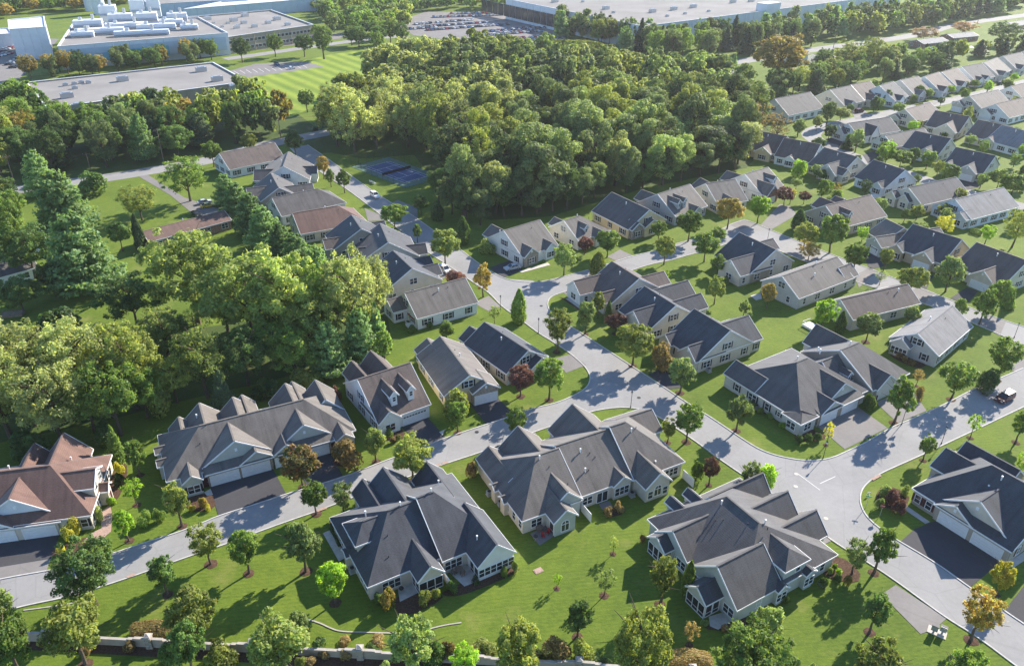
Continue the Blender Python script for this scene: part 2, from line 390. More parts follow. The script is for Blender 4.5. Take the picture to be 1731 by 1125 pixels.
sheet('woodland_floor', [(500, 262), (560, 258), (610, 268), (700, 262), (745, 318), (770, 352), (830, 372), (930, 366), (1000, 345), (1090, 318), (1200, 296), (1262, 284),
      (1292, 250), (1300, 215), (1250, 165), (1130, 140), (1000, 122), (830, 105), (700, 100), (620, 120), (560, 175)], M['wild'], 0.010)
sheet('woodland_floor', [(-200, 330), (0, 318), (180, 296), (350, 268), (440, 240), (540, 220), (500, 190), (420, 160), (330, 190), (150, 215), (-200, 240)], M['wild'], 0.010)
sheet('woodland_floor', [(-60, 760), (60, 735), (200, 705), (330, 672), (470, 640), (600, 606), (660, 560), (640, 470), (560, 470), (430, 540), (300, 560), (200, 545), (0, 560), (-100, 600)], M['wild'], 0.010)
sheet('mown_field', [(388, 128), (470, 112), (560, 92), (622, 84), (640, 110), (600, 150), (540, 176), (488, 200), (462, 186), (440, 150)], M['field'], 0.012)
# ------------------------------------------------------------------ roads
S1 = [(-80, 1058), (0, 1035), (42, 1023), (118, 1008), (216, 977), (328, 937), (386, 918), (430, 901), (500, 876), (530, 866), (564, 853), (630, 828), (708, 799), (758, 782), (814, 764),
      (866, 743), (900, 731), (970, 707), (1000, 695), (1030, 690), (1060, 688), (1090, 693), (1112, 703), (1150, 728)]
N1 = [(-80, 998), (0, 978), (76, 965), (115, 958), (197, 933), (260, 912), (300, 900), (346, 882), (368, 872), (430, 853), (486, 834), (516, 826), (580, 806), (614, 793), (658, 776), (724, 752), (752, 740),
      (848, 709), (900, 690), (942, 681), (975, 666), (992, 655), (998, 642), (996, 630), (986, 616), (960, 594), (932, 576), (910, 563), (880, 540), (848, 518), (832, 500), (820, 490), (796, 475), (760, 450),
      (728, 430), (690, 400), (642, 362), (590, 322), (534, 286), (506, 266), (490, 250)]
E2 = [(1730, 622), (1684, 642), (1644, 658), (1596, 684), (1546, 706), (1506, 722), (1464, 748), (1437, 760), (1407, 774), (1380, 778), (1353, 778), (1312, 770), (1285, 760), (1260, 745), (1200, 704), (1162, 681), (1122, 654), (1058, 612), (992, 569), (972, 556),
      (940, 538), (928, 524), (925, 512), (930, 502), (948, 495), (968, 489), (1020, 474), (1062, 459), (1098, 447), (1130, 441), (1168, 430), (1208, 420), (1230, 411), (1262, 402), (1320, 425), (1380, 450), (1450, 478), (1540, 505), (1604, 529), (1692, 566), (1730, 584), (1790, 610)]
W2 = [(1150, 728), (1179, 748), (1211, 772), (1244, 795), (1286, 822), (1316, 844), (1406, 914), (1462, 947), (1508, 977), (1564, 1018), (1598, 1043), (1654, 1077), (1712, 1121), (1800, 1186)]
E3 = [(1860, 1136), (1730, 1054), (1682, 1021), (1638, 992), (1584, 952), (1512, 910), (1492, 896), (1474, 882), (1460, 866), (1453, 846), (1456, 828), (1468, 814), (1488, 800), (1524, 784), (1560, 768), (1596, 751), (1660, 721), (1731, 687), (1820, 646)]
N4 = [(520, 245), (536, 256), (562, 274), (600, 302), (646, 334), (692, 360), (736, 392), (776, 420), (810, 446), (832, 460), (852, 471), (880, 477), (912, 477), (940, 471), (980, 460), (1010, 452), (1068, 433), (1104, 425), (1146, 411), (1182, 402), (1215, 390), (1238, 378),
      (1262, 371), (1300, 388), (1340, 404), (1400, 428), (1480, 458), (1554, 487), (1610, 508), (1674, 534), (1730, 552), (1800, 575)]
sheet('road', S1 + [(1100, 640), (1058, 612), (1020, 640)] + N1[:23][::-1], M['road'], 0.020)
sheet('road', [(832, 500), (848, 518), (880, 540), (910, 563), (932, 576), (960, 594), (986, 616), (996, 630), (998, 642), (1040, 670), (1112, 703)] + W2 + E3[:10] + [(1420, 800), (1353, 778), (1312, 770), (1285, 760), (1260, 745), (1200, 704), (1162, 681), (1122, 654), (1058, 612), (992, 569), (972, 556), (940, 538), (928, 524), (925, 512), (930, 502), (948, 495), (900, 474), (852, 471)], M['road'], 0.024)
sheet('road', [(1312, 770), (1353, 778), (1380, 778), (1407, 774), (1437, 760), (1464, 748), (1506, 722), (1546, 706), (1596, 684), (1644, 658), (1684, 642), (1730, 622), (1820, 582)] + [(1820, 646), (1731, 687), (1660, 721), (1596, 751), (1560, 768), (1524, 784), (1488, 800), (1468, 814), (1456, 828), (1453, 846), (1400, 850), (1330, 800)], M['road'], 0.028)
sheet('road', N4[8:23] + [(1300, 388), (1262, 402), (1230, 411), (1208, 420), (1168, 430), (1130, 441), (1098, 447), (1062, 459), (1020, 474), (968, 489), (948, 495), (900, 505), (832, 500), (798, 470)], M['road'], 0.032)
sheet('road', N4[:10] + [(856, 486)] + N1[30:], M['road'], 0.036)
sheet('road', N4[22:] + E2[33:][::-1] + [(1240, 390)], M['road'], 0.040)
ribbon('road', [(1395, 216), (1420, 210), (1466, 200), (1550, 181), (1602, 171), (1650, 161), (1731, 140), (1820, 118)], 8.0, M['road'], 0.020)
ribbon('road', [(1440, 205), (1392, 214), (1366, 226), (1385, 242), (1430, 260), (1470, 273), (1540, 296), (1600, 317), (1660, 332), (1731, 350), (1800, 370)], 8.0, M['road'], 0.024)
ribbon('road', [(1085, 124), (1130, 119), (1180, 114), (1274, 101), (1342, 89), (1404, 80), (1476, 71), (1562, 57), (1604, 43), (1731, 26), (1850, 10)], 11.0, M['road'], 0.020)
ribbon('road', [(1118, 119), (1067, 91), (1000, 75), (930, 68)], 8.0, M['road'], 0.024)
ribbon('road', [(-120, 343), (0, 325), (90, 312), (180, 301), (287, 283), (351, 272), (443, 245), (534, 228), (600, 214), (680, 204)], 9.0, M['road'], 0.028)
ribbon('road', [(380, 100), (440, 92), (520, 80), (620, 66), (690, 60)], 9.0, M['road'], 0.020)
for e in (S1 + W2[1:], N1, E2, E3, N4): kerb(e)
for e in ([(1416, 205), (1462, 195), (1550, 176.5), (1602, 166.5), (1650, 156.5), (1731, 135.5)], [(1450, 208), (1550, 186), (1602, 176), (1650, 166), (1731, 145)]): kerb(e, w=0.3)
# ------------------------------------------------------------------ driveways
DW = [('drive_new', [(355, 822), (460, 789), (484, 835), (369, 871)]), ('drive_new', [(498, 779), (556, 761), (580, 805), (520, 824)]),
 ('drive_new', [(-60, 924), (101, 902), (92, 932), (86, 944), (-60, 968)]), ('drive_old', [(-60, 960), (88, 940), (79, 964), (-60, 990)]),
 ('drive_new', [(674, 719), (722, 704), (753, 739), (718, 754)]), ('drive_new', [(796, 685), (838, 669), (853, 684), (867, 701), (822, 717)]),
 ('drive_old', [(936, 607), (966, 598), (991, 617), (957, 630)]), ('drive_old', [(815, 765), (905, 730), (922, 764), (846, 792)]),
 ('drive_old', [(1316, 845), (1405, 914), (1372, 930), (1296, 866)]), ('drive_old', [(1514, 988), (1490, 1004), (1556, 1071), (1580, 1062), (1600, 1045)]),
 ('drive_new', [(1580, 880), (1694, 948), (1640, 992), (1523, 914), (1546, 894)]), ('drive_new', [(1698, 1031), (1735, 984), (1800, 1020), (1760, 1072)]),
 ('drive_old', [(1380, 719), (1451, 688), (1500, 723), (1428, 759), (1402, 737)]), ('drive_old', [(1480, 680), (1540, 655), (1566, 694), (1518, 715)]),
 ('drive_old', [(1694, 618), (1735, 603), (1740, 618), (1716, 628)]), ('drive_old', [(1444, 466), (1470, 452), (1484, 458), (1452, 486)]),
 ('drive_old', [(1536, 496), (1552, 484), (1580, 495), (1560, 516)]), ('drive_old', [(1652, 545), (1672, 532), (1700, 545), (1690, 568)]),
 ('drive_old', [(952, 495), (966, 487), (980, 497), (968, 504)]), ('drive_new', [(828, 452), (868, 438), (884, 456), (850, 470)]),
 ('drive_old', [(1026, 434), (1048, 422), (1072, 433), (1044, 442)]), ('drive_old', [(1232, 379), (1258, 370), (1280, 379), (1252, 388)]),
 ('drive_old', [(1284, 382), (1304, 388), (1347, 363), (1336, 349), (1318, 345), (1303, 362)]), ('drive_new', [(1096, 632), (1124, 620), (1152, 655), (1128, 658)]),
 ('drive_new', [(1458, 426), (1492, 423), (1502, 448), (1470, 456)]), ('drive_new', [(1542, 454), (1578, 466), (1566, 489), (1548, 482)]),
 ('drive_new', [(1634, 486), (1654, 492), (1634, 514), (1606, 504)]), ('drive_old', [(234, 298), (250, 296), (312, 334), (398, 362), (388, 386), (334, 368), (288, 330)]),
 ('drive_old', [(800, 512), (826, 500), (846, 518), (826, 526)]), ('drive_old', [(742, 474), (760, 466), (772, 458), (758, 448), (738, 462)]),
 ('drive_old', [(662, 392), (690, 400), (700, 412), (676, 412)]), ('drive_old', [(616, 352), (640, 362), (650, 372), (622, 374)]),
 ('drive_old', [(1390, 238), (1418, 246), (1410, 262), (1382, 252)]), ('drive_new', [(1396, 234), (1424, 232), (1432, 252), (1404, 250)]),
 ('drive_new', [(1458, 262), (1486, 252), (1496, 266), (1468, 278)]), ('drive_old', [(1440, 190), (1462, 186), (1470, 198), (1446, 202)]),
 ('drive_new', [(1616, 306), (1644, 300), (1656, 316), (1626, 324)]), ('drive_old', [(1548, 182), (1572, 172), (1590, 172), (1566, 184)]),
 ('drive_old', [(658, 346), (672, 338), (706, 352), (706, 372), (690, 360)])]
for i, (m, p) in enumerate(DW): sheet('driveway', p, M[m], 0.046 + 0.004 * (i % 3))
# car parks, far
sheet('car_park', [(-40, 62), (100, 66), (60, 108), (28, 138), (-80, 150)], M['drive_old'], 0.03)
sheet('car_park', [(384, 121), (432, 108), (516, 104), (548, 113), (420, 131)], M['drive_old'], 0.034)
sheet('car_park', [(660, 40), (720, 20), (880, 24), (960, 60), (948, 76), (800, 74), (700, 60)], M['drive_old'], 0.03)
sheet('car_park', [(380, 88), (440, 84), (600, 62), (590, 54), (530, 60), (390, 78)], M['drive_old'], 0.038)
# paths, patios
WK = [('concrete', [(546, 901), (557, 896), (588, 940), (573, 949)]), ('concrete', [(758, 966), (770, 956), (800, 955), (813, 980), (785, 991)]), ('concrete', [(671, 986), (701, 980), (708, 1001), (676, 1017)]),
 ('paver', [(168, 868), (186, 852), (190, 870), (188, 898), (172, 912), (140, 918), (150, 904), (172, 892)]), ('concrete', [(1524, 858), (1533, 855), (1572, 882), (1564, 885)]), ('concrete', [(1694, 948), (1704, 950), (1740, 926), (1740, 942), (1712, 960)]),
 ('drive_old', [(896, 902), (922, 888), (948, 898), (912, 922)]), ('concrete', [(1198, 1042), (1224, 1034), (1240, 1048), (1214, 1064), (1200, 1058)]), ('concrete', [(956, 505), (962, 503), (986, 520), (980, 522)]),
 ('concrete', [(877, 459), (882, 461), (930, 448), (926, 444)]), ('concrete', [(345, 832), (356, 826), (360, 836), (350, 838)]), ('concrete', [(748, 736), (742, 730), (752, 726)]), ('concrete', [(1268, 500), (1286, 495), (1288, 505), (1278, 508)]),
 ('drive_old', [(1012, 852), (1030, 846), (1036, 856), (1018, 862)])]
for i, (m, p) in enumerate(WK): sheet('footpath', p, M[m], 0.076 + 0.004 * (i % 2))
# planting beds
BD = [[(170, 770), (214, 780), (216, 806), (196, 852), (170, 850), (190, 800)], [(306, 830), (360, 832), (366, 862), (318, 866)], [(640, 730), (676, 722), (690, 738), (656, 748)], [(1340, 722), (1380, 726), (1402, 740), (1370, 748), (1345, 742)],
 [(1492, 818), (1540, 834), (1530, 862), (1490, 858), (1478, 840)], [(1392, 944), (1420, 938), (1456, 966), (1450, 986), (1410, 980), (1386, 968)], [(668, 1004), (740, 1000), (752, 1012), (690, 1042), (668, 1034)], [(740, 1000), (872, 952), (880, 966), (800, 1000), (760, 1010)],
 [(1018, 862), (1054, 852), (1058, 868), (1024, 876)], [(1500, 590), (1530, 600), (1570, 616), (1552, 624), (1508, 606)], [(1184, 1050), (1262, 1040), (1268, 1058), (1200, 1068)], [(596, 790), (560, 786), (566, 772), (612, 770)], [(88, 925), (150, 906), (184, 900), (150, 922), (120, 944), (90, 944)],
 [(940, 498), (985, 520), (992, 532), (960, 512)], [(556, 880), (560, 878), (584, 928), (578, 932)], [(1226, 640), (1240, 652), (1350, 724), (1344, 730), (1230, 660)]]
for i, p in enumerate(BD): sheet('planting_bed', p, M['mulch'], 0.062 + 0.004 * (i % 2), 1)
sheet('planting_bed', [(-60, 1074), (200, 1090), (430, 1100), (620, 1112), (800, 1122), (1000, 1132), (1200, 1142), (1200, 1164), (600, 1130), (200, 1106), (-60, 1092)], M['mulch'], 0.008)
# stone edging in the lawn
kerb([(496, 1038), (512, 1044), (540, 1052), (560, 1062), (576, 1067), (610, 1068), (672, 1070)], 'stone_edging', 0.2, 0.1, 'coping')
kerb([(728, 1062), (752, 1056), (780, 1052)], 'stone_edging', 0.2, 0.1, 'coping')
kerb([(40, 1031), (80, 1026), (118, 1020), (138, 1016)], 'stone_edging', 0.2, 0.1, 'coping')
# road paint, drain grates, manholes
for a, b in (((1386, 817), (1412, 805)), ((1348, 800), (1386, 828))):
    ribbon('road_marking', [a, b], 0.12, M['paint_w'], 0.048)
for p in ((1346, 801), (1345, 822), (1396, 876), (1080, 672), (806, 730), (915, 517)):
    g = G(p); b = MB(); b.prism([(0.4 * math.cos(a), 0.4 * math.sin(a)) for a in np.linspace(0, 2 * math.pi, 14)[:-1]], 0, 0.01)
    kind(b.build('manhole_cover', M['concrete'] if p[0] > 1300 else M['iron'], None, (g.x, g.y, 0.045)), 'structure')
for p, q in (((215, 976), (228, 970)), ((736, 788), (744, 785)), ((748, 784), (757, 781)), ((1474, 811), (1488, 803)), ((536, 864), (552, 858))):
    a, c = G(p), G(q); ribbon('storm_drain', [a, (a + c) / 2, c], 0.55, M['paver'], 0.145, ground=False)
# ================================================================== HOUSES
WIN = {}
WT = {'a': (0.95, 1.5, 1), 'b': (1.9, 1.5, 2), 'c': (2.8, 1.6, 3), 'd': (0.62, 0.95, 1), 'f': (2.1, 2.05, 2), 's': (1.15, 2.2, 1), 't': (3.4, 1.7, 4)}
def win_mesh(t):
    if t in WIN: return WIN[t]
    fr, pn = MB(), MB()
    if t == 'e':       # round-headed window
        w, h, R = 1.5, 1.9, 0.75
        arc = [(R * math.cos(a), R * math.sin(a)) for a in np.linspace(0, math.pi, 13)]
        pn.poly([(-R, -0.03, -h / 2), (R, -0.03, -h / 2)] + [(x, -0.03, h / 2 - 0.4 + z) for x, z in arc])
        pts = [(-R, -h / 2), (R, -h / 2)] + [(x, h / 2 - 0.4 + z) for x, z in arc]
        for i in range(len(pts)):
            p, q = pts[i], pts[(i + 1) % len(pts)]
            fr.bar((p[0], -0.04, p[1]), (q[0], -0.04, q[1]), 0.12, 0.12, 0, (0, 1, 0))
        fr.box(-R, R, -0.08, 0, h / 2 - 0.46, h / 2 - 0.36); fr.box(-0.04, 0.04, -0.08, 0, -h / 2, h / 2 + 0.3)
    else:
        w, h, n = WT[t]; b = 0.09
        dark = t == 's'
        pn.poly([(-w / 2, -0.03, -h / 2), (w / 2, -0.03, -h / 2), (w / 2, -0.03, h / 2), (-w / 2, -0.03, h / 2)])
        fr.box(-w / 2 - b, w / 2 + b, -0.09, 0, h / 2, h / 2 + b); fr.box(-w / 2 - b, w / 2 + b, -0.11, 0, -h / 2 - b, -h / 2)
        fr.box(-w / 2 - b, -w / 2, -0.088, 0, -h / 2, h / 2); fr.box(w / 2, w / 2 + b, -0.088, 0, -h / 2, h / 2)
        for i in range(1, n): x = -w / 2 + w * i / n; fr.box(x - 0.055, x + 0.055, -0.086, 0, -h / 2, h / 2)
        if t not in 'fs': fr.box(-w / 2, w / 2, -0.06, 0, -0.035, 0.035)
        if t == 's': fr.box(-w / 2, w / 2, -0.06, 0, -h / 2 + 0.62, -h / 2 + 0.70)
    WIN[t] = (fr.data('window', M['trim']), pn.data('pane', M['screen' if t == 's' else 'glass']))
    return WIN[t]
_sh = MB(); _sh.box(-0.19, 0.19, -0.05, 0, -0.78, 0.78)
for _z in (-0.7, -0.02, 0.66): _sh.box(-0.17, 0.17, -0.065, -0.05, _z - 0.03, _z + 0.03)
SHUT = {'shutter': _sh.data('shutter', M['shutter']), 'shutter_r': _sh.data('shutter', M['shutter_r'])}
_vt = MB(); _vt.box(-0.22, 0.22, -0.05, 0, -0.32, 0.32)
for _z in (-0.2, -0.07, 0.06, 0.19): _vt.box(-0.18, 0.18, -0.08, -0.05, _z - 0.03, _z + 0.03)
VENT = _vt.data('gable_vent', M['trim'])
_pp = MB(); _pp.cone((0, 0, -0.4), (0, 0, 0.62), 0.10, 0.10, 8); _pp.cone((0, 0, 0.62), (0, 0, 0.82), 0.17, 0.15, 8)
PIPE = _pp.data('vent_pipe', M['pipe'])
_p2 = MB(); _p2.cone((0, 0, -0.3), (0, 0, 0.3), 0.07, 0.07, 6)
PIPE2 = _p2.data('vent_stack', M['iron'])
GAR = {}
def gar_mesh(w, wins=False):
    k = (round(w, 1), wins)
    if k not in GAR:
        b = MB(); h = 2.15
        for i in range(4):
            z0 = i * h / 4
            b.box(-w / 2, w / 2, -0.05, 0, z0 + 0.015, z0 + h / 4 - 0.015)
            n = max(2, int(w / 0.6))
            for j in range(n):
                x0 = -w / 2 + w * (j + 0.12) / n; x1 = -w / 2 + w * (j + 0.88) / n
                if wins and i == 3: b.box(x0, x1, -0.058, -0.05, z0 + 0.14, z0 + 0.44, 2)
                else: b.box(x0, x1, -0.062, -0.05, z0 + 0.1, z0 + h / 4 - 0.1)
        b.box(-w / 2 - 0.14, -w / 2, -0.09, 0, 0, h + 0.14, 1); b.box(w / 2, w / 2 + 0.14, -0.09, 0, 0, h + 0.14, 1); b.box(-w / 2, w / 2, -0.088, 0, h, h + 0.14, 1)
        GAR[k] = b.data('garage_door', [M['garage'], M['trim'], M['glass']])
    return GAR[k]
FACE_RZ = {'S': 0.0, 'E': math.pi / 2, 'N': math.pi, 'W': -math.pi / 2}
class House:
    def __init__(s, label, origin, yaw, wall='beige', roof='gray', shut='shutter', name='house', cat='house', group='houses of the estate', seed=0):
        s.e = thing(name, label, cat, (origin.x, origin.y, 0), yaw, group)
        s.o = origin; s.yaw = yaw; s.w = WALL[wall]; s.r = ROOF[roof]; s.sh = shut; s.rnd = random.Random(seed or hash(label) % 9999); s.blocks = []
    def world(s, x, y): c, n = math.cos(s.yaw), math.sin(s.yaw); return s.o.x + c * x - n * y, s.o.y + n * x + c * y
    def faces_cam(s, b, f):
        nx, ny = {'S': (0, -1), 'N': (0, 1), 'E': (1, 0), 'W': (-1, 0)}[f]
        x, y = s.world((b['x0'] + b['x1']) / 2, (b['y0'] + b['y1']) / 2)
        c, n = math.cos(s.yaw), math.sin(s.yaw); wx, wy = c * nx - n * ny, n * nx + c * ny
        return wx * -x + wy * -y > -0.12 * math.hypot(x, y)
    def block(s, x0, x1, y0, y1, ax='y', ze=3.0, zr=None, ends='gg', run=None, wall=None, roof=None, nm='', zb=-0.1, ov=0.38, og=0.28, trim=True, walls=True):
        T = 0.14; sw = ax == 'y'
        u0, u1, v0, v1 = (y0, y1, x0, x1) if sw else (x0, x1, y0, y1)
        hv = (v1 - v0) / 2; vm = (v0 + v1) / 2
        if zr is None: zr = ze + 0.62 * hv
        sl = (zr - ze) / hv
        run = run or (hv, hv)
        ra = u0 + (run[0] if ends[0] == 'h' else 0); rb = u1 - (run[1] if ends[1] == 'h' else 0)
        P = (lambda u, v, z: (v, u, z)) if sw else (lambda u, v, z: (u, v, z))
        rf = MB(); k = math.sqrt(1 + sl * sl)
        for vv, sg in ((v0, 1), (v1, -1)):
            q = [(u0, vv, ze), (u1, vv, ze), (rb, vm, zr), (ra, vm, zr)]
            uv = [(u0, 0), (u1, 0), (rb, hv * k), (ra, hv * k)]
            if sg < 0: uv = [(a + 40, b) for a, b in uv]
            for dz in (0, T): rf.poly([P(a, b, c + dz) for a, b, c in q], 0, uv)
        for en, uu, rr in ((ends[0], u0, ra), (ends[1], u1, rb)):
            if en == 'h':
                k2 = math.hypot(zr - ze, rr - uu)
                for dz in (0, T): rf.poly([P(uu, v0, ze + dz), P(uu, v1, ze + dz), P(rr, vm, zr + dz)], 0, [(v0 + 80, 0), (v1 + 80, 0), (vm + 80, k2)])
        # ridge cap
        rf.bar(P(ra, vm, zr + T + 0.01), P(rb, vm, zr + T + 0.01), 0.3, 0.06, 0)
        out = [(P(u0, v0, ze), P(u1, v0, ze)), (P(u0, v1, ze), P(u1, v1, ze))]
        for en, uu in ((ends[0], u0), (ends[1], u1)):
            if en == 'h': out.append((P(uu, v0, ze), P(uu, v1, ze)))
            else: out += [(P(uu, v0, ze), P(uu, vm, zr)), (P(uu, vm, zr), P(uu, v1, ze))]
        for a, b in out:
            rf.poly([a, b, (b[0], b[1], b[2] + T), (a[0], a[1], a[2] + T)])
        rf.build(nm + 'roof', roof and ROOF[roof] or s.r, s.e)
        if trim:
            fa = MB()
            for a, b in out: fa.bar((a[0], a[1], a[2] + 0.03), (b[0], b[1], b[2] + 0.03), 0.09, 0.25)
            fa.build(nm + 'fascia', M['trim'], s.e)
        ua = u0 + (ov if ends[0] == 'h' else og); ub = u1 - (ov if ends[1] == 'h' else og); va, vb = v0 + ov, v1 - ov
        zt = ze + sl * ov - 0.01
        if walls:
            wl = MB()
            for uu, en, rr in ((ua, ends[0], ra), (ub, ends[1], rb)):
                if en == 'h': wl.poly([P(uu, va, zb), P(uu, vb, zb), P(uu, vb, ze + 0.1), P(uu, va, ze + 0.1)])
                else: wl.poly([P(uu, va, zb), P(uu, vb, zb), P(uu, vb, zt), P(uu, vm, zr - 0.02), P(uu, va, zt)])
            for vv in (va, vb): wl.poly([P(ua, vv, zb), P(ub, vv, zb), P(ub, vv, zt), P(ua, vv, zt)])
            wl.build(nm + 'wall', wall and WALL[wall] or s.w, s.e)
        b = dict(x0=x0, x1=x1, y0=y0, y1=y1, ax=ax, ze=ze, zr=zr, sl=sl, ends=ends, vm=vm, ra=ra, rb=rb)
        if sw: b.update(W=va, E=vb, S=ua, N=ub)
        else: b.update(W=ua, E=ub, S=va, N=vb)
        s.blocks.append(b); return b
    def put(s, b, f, t, z, off=0.0):
        p = b[f] if not isinstance(b, (int, float)) else b
        return {'S': (t, p - off, z), 'N': (t, p + off, z), 'E': (p + off, t, z), 'W': (p - off, t, z)}[f]
    def win(s, b, f, t, z=1.5, typ='b', sh=True):
        fr, pn = win_mesh(typ)
        o = link('window', fr, s.e, s.put(b, f, t, z, 0.005), FACE_RZ[f]); link('pane', pn, o)
        if sh and s.sh and typ in 'abd':
            w = WT[typ][0] / 2 + 0.31
            for sg in (-1, 1):
                c = s.put(b, f, t + sg * w, z, 0.01); q = link('shutter', SHUT[s.sh], s.e, c, FACE_RZ[f])
                if typ == 'd': q.scale = (0.8, 1, 0.64)
    def vent(s, b, f, t, z): link('gable_vent', VENT, s.e, s.put(b, f, t, z, 0.005), FACE_RZ[f])
    def garage(s, b, f, t, w=4.7, wins=False): link('garage_door', gar_mesh(w, wins), s.e, s.put(b, f, t, 0.02, 0.01), FACE_RZ[f])
    def door(s, b, f, t, m='shutter_r'):
        d = MB(); d.box(-0.48, 0.48, -0.05, 0, 0, 2.05); d.box(-0.58, -0.48, -0.08, 0, 0, 2.15, 1); d.box(0.48, 0.58, -0.08, 0, 0, 2.15, 1); d.box(-0.48, 0.48, -0.078, 0, 2.05, 2.15, 1)
        o = d.build('door', [M[m], M['trim']], s.e, s.put(b, f, t, 0.1, 0.005), FACE_RZ[f])
        h = MB(); h.box(0.3, 0.38, -0.1, -0.05, 0.98, 1.06); h.build('handle', M['steel'], o)
    def zroof(s, b, x, y):
        u, v = (y, x) if b['ax'] == 'y' else (x, y); v0, v1 = (b['x0'], b['x1']) if b['ax'] == 'y' else (b['y0'], b['y1'])
        return b['zr'] - abs(v - b['vm']) * b['sl'] + 0.14
    def pipe(s, b, x, y, big=True): link('vent_pipe' if big else 'vent_stack', PIPE if big else PIPE2, s.e, (x, y, s.zroof(b, x, y)))
    def pent(s, f, t0, t1, p0, p1, z0, z1, nm='pent_'):
        """skirt roof sloping from wall line p0 (height z0) out to p1 (z1) on face f between t0 and t1"""
        b = MB()
        mk = {'S': lambda t, p, z: (t, p, z), 'N': lambda t, p, z: (t, p, z), 'E': lambda t, p, z: (p, t, z), 'W': lambda t, p, z: (p, t, z)}[f]
        L = math.hypot(p1 - p0, z1 - z0)
        for dz in (0, 0.12): b.poly([mk(t0, p1, z1 + dz), mk(t1, p1, z1 + dz), mk(t1, p0, z0 + dz), mk(t0, p0, z0 + dz)], 0, [(t0, 0), (t1, 0), (t1, L), (t0, L)])
        for t in (t0, t1): b.poly([mk(t, p1, z1), mk(t, p1, z1 + 0.12), mk(t, p0, z0 + 0.12), mk(t, p0, z0)])
        b.build(nm + 'roof', s.r, s.e)
        c = MB(); c.bar(mk(t0, p1, z1 + 0.05), mk(t1, p1, z1 + 0.05), 0.09, 0.22); c.build(nm + 'fascia', M['trim'], s.e)
    def wallbox(s, x0, x1, y0, y1, z1, wall=None, nm='garage_'):
        b = MB(); b.box(x0, x1, y0, y1, -0.1, z1); b.build(nm + 'wall', WALL[wall] if wall else s.w, s.e)
        return dict(x0=x0, x1=x1, y0=y0, y1=y1, W=x0, E=x1, S=y0, N=y1)
    def screens(s, b, f, t0, t1, n, z=1.35):
        for i in range(n): s.win(b, f, t0 + (t1 - t0) * (i + 0.5) / n, z, 's', False)
    def box(s, nm, x0, x1, y0, y1, z0, z1, mat):
        b = MB(); b.box(x0, x1, y0, y1, z0, z1); b.build(nm, mat, s.e)
    def auto(s, b, dens=1.0, up=True, skip=''):
        for f in 'SENW':
            if f in skip or not s.faces_cam(b, f): continue
            a0, a1 = (b['x0'], b['x1']) if f in 'SN' else (b['y0'], b['y1'])
            L = a1 - a0; gable = (f in 'SN') == (b['ax'] == 'y') and b['ends'][0 if f in 'SW' else 1] == 'g'
            n = max(1, int(L / 4.6 * dens))
            for i in range(n):
                t = a0 + L * (i + 0.5) / n + s.rnd.uniform(-0.3, 0.3)
                s.win(b, f, t, 1.55, s.rnd.choice(['b', 'b', 'a', 'b']) if L > 4 else 'a')
            if gable and up and b['zr'] > 6.3:
                s.win(b, f, (a0 + a1) / 2 + s.rnd.uniform(-0.4, 0.4), 4.55, 'b')
            elif gable and b['zr'] > 4.6: s.vent(b, f, (a0 + a1) / 2, b['zr'] - 1.0)
def at_px(o, ax, ze=3.0):
    a = G(o, ze); b = G(ax, ze); d = b - a; return a, math.atan2(d.y, d.x)
def grill(h, x, y): pass

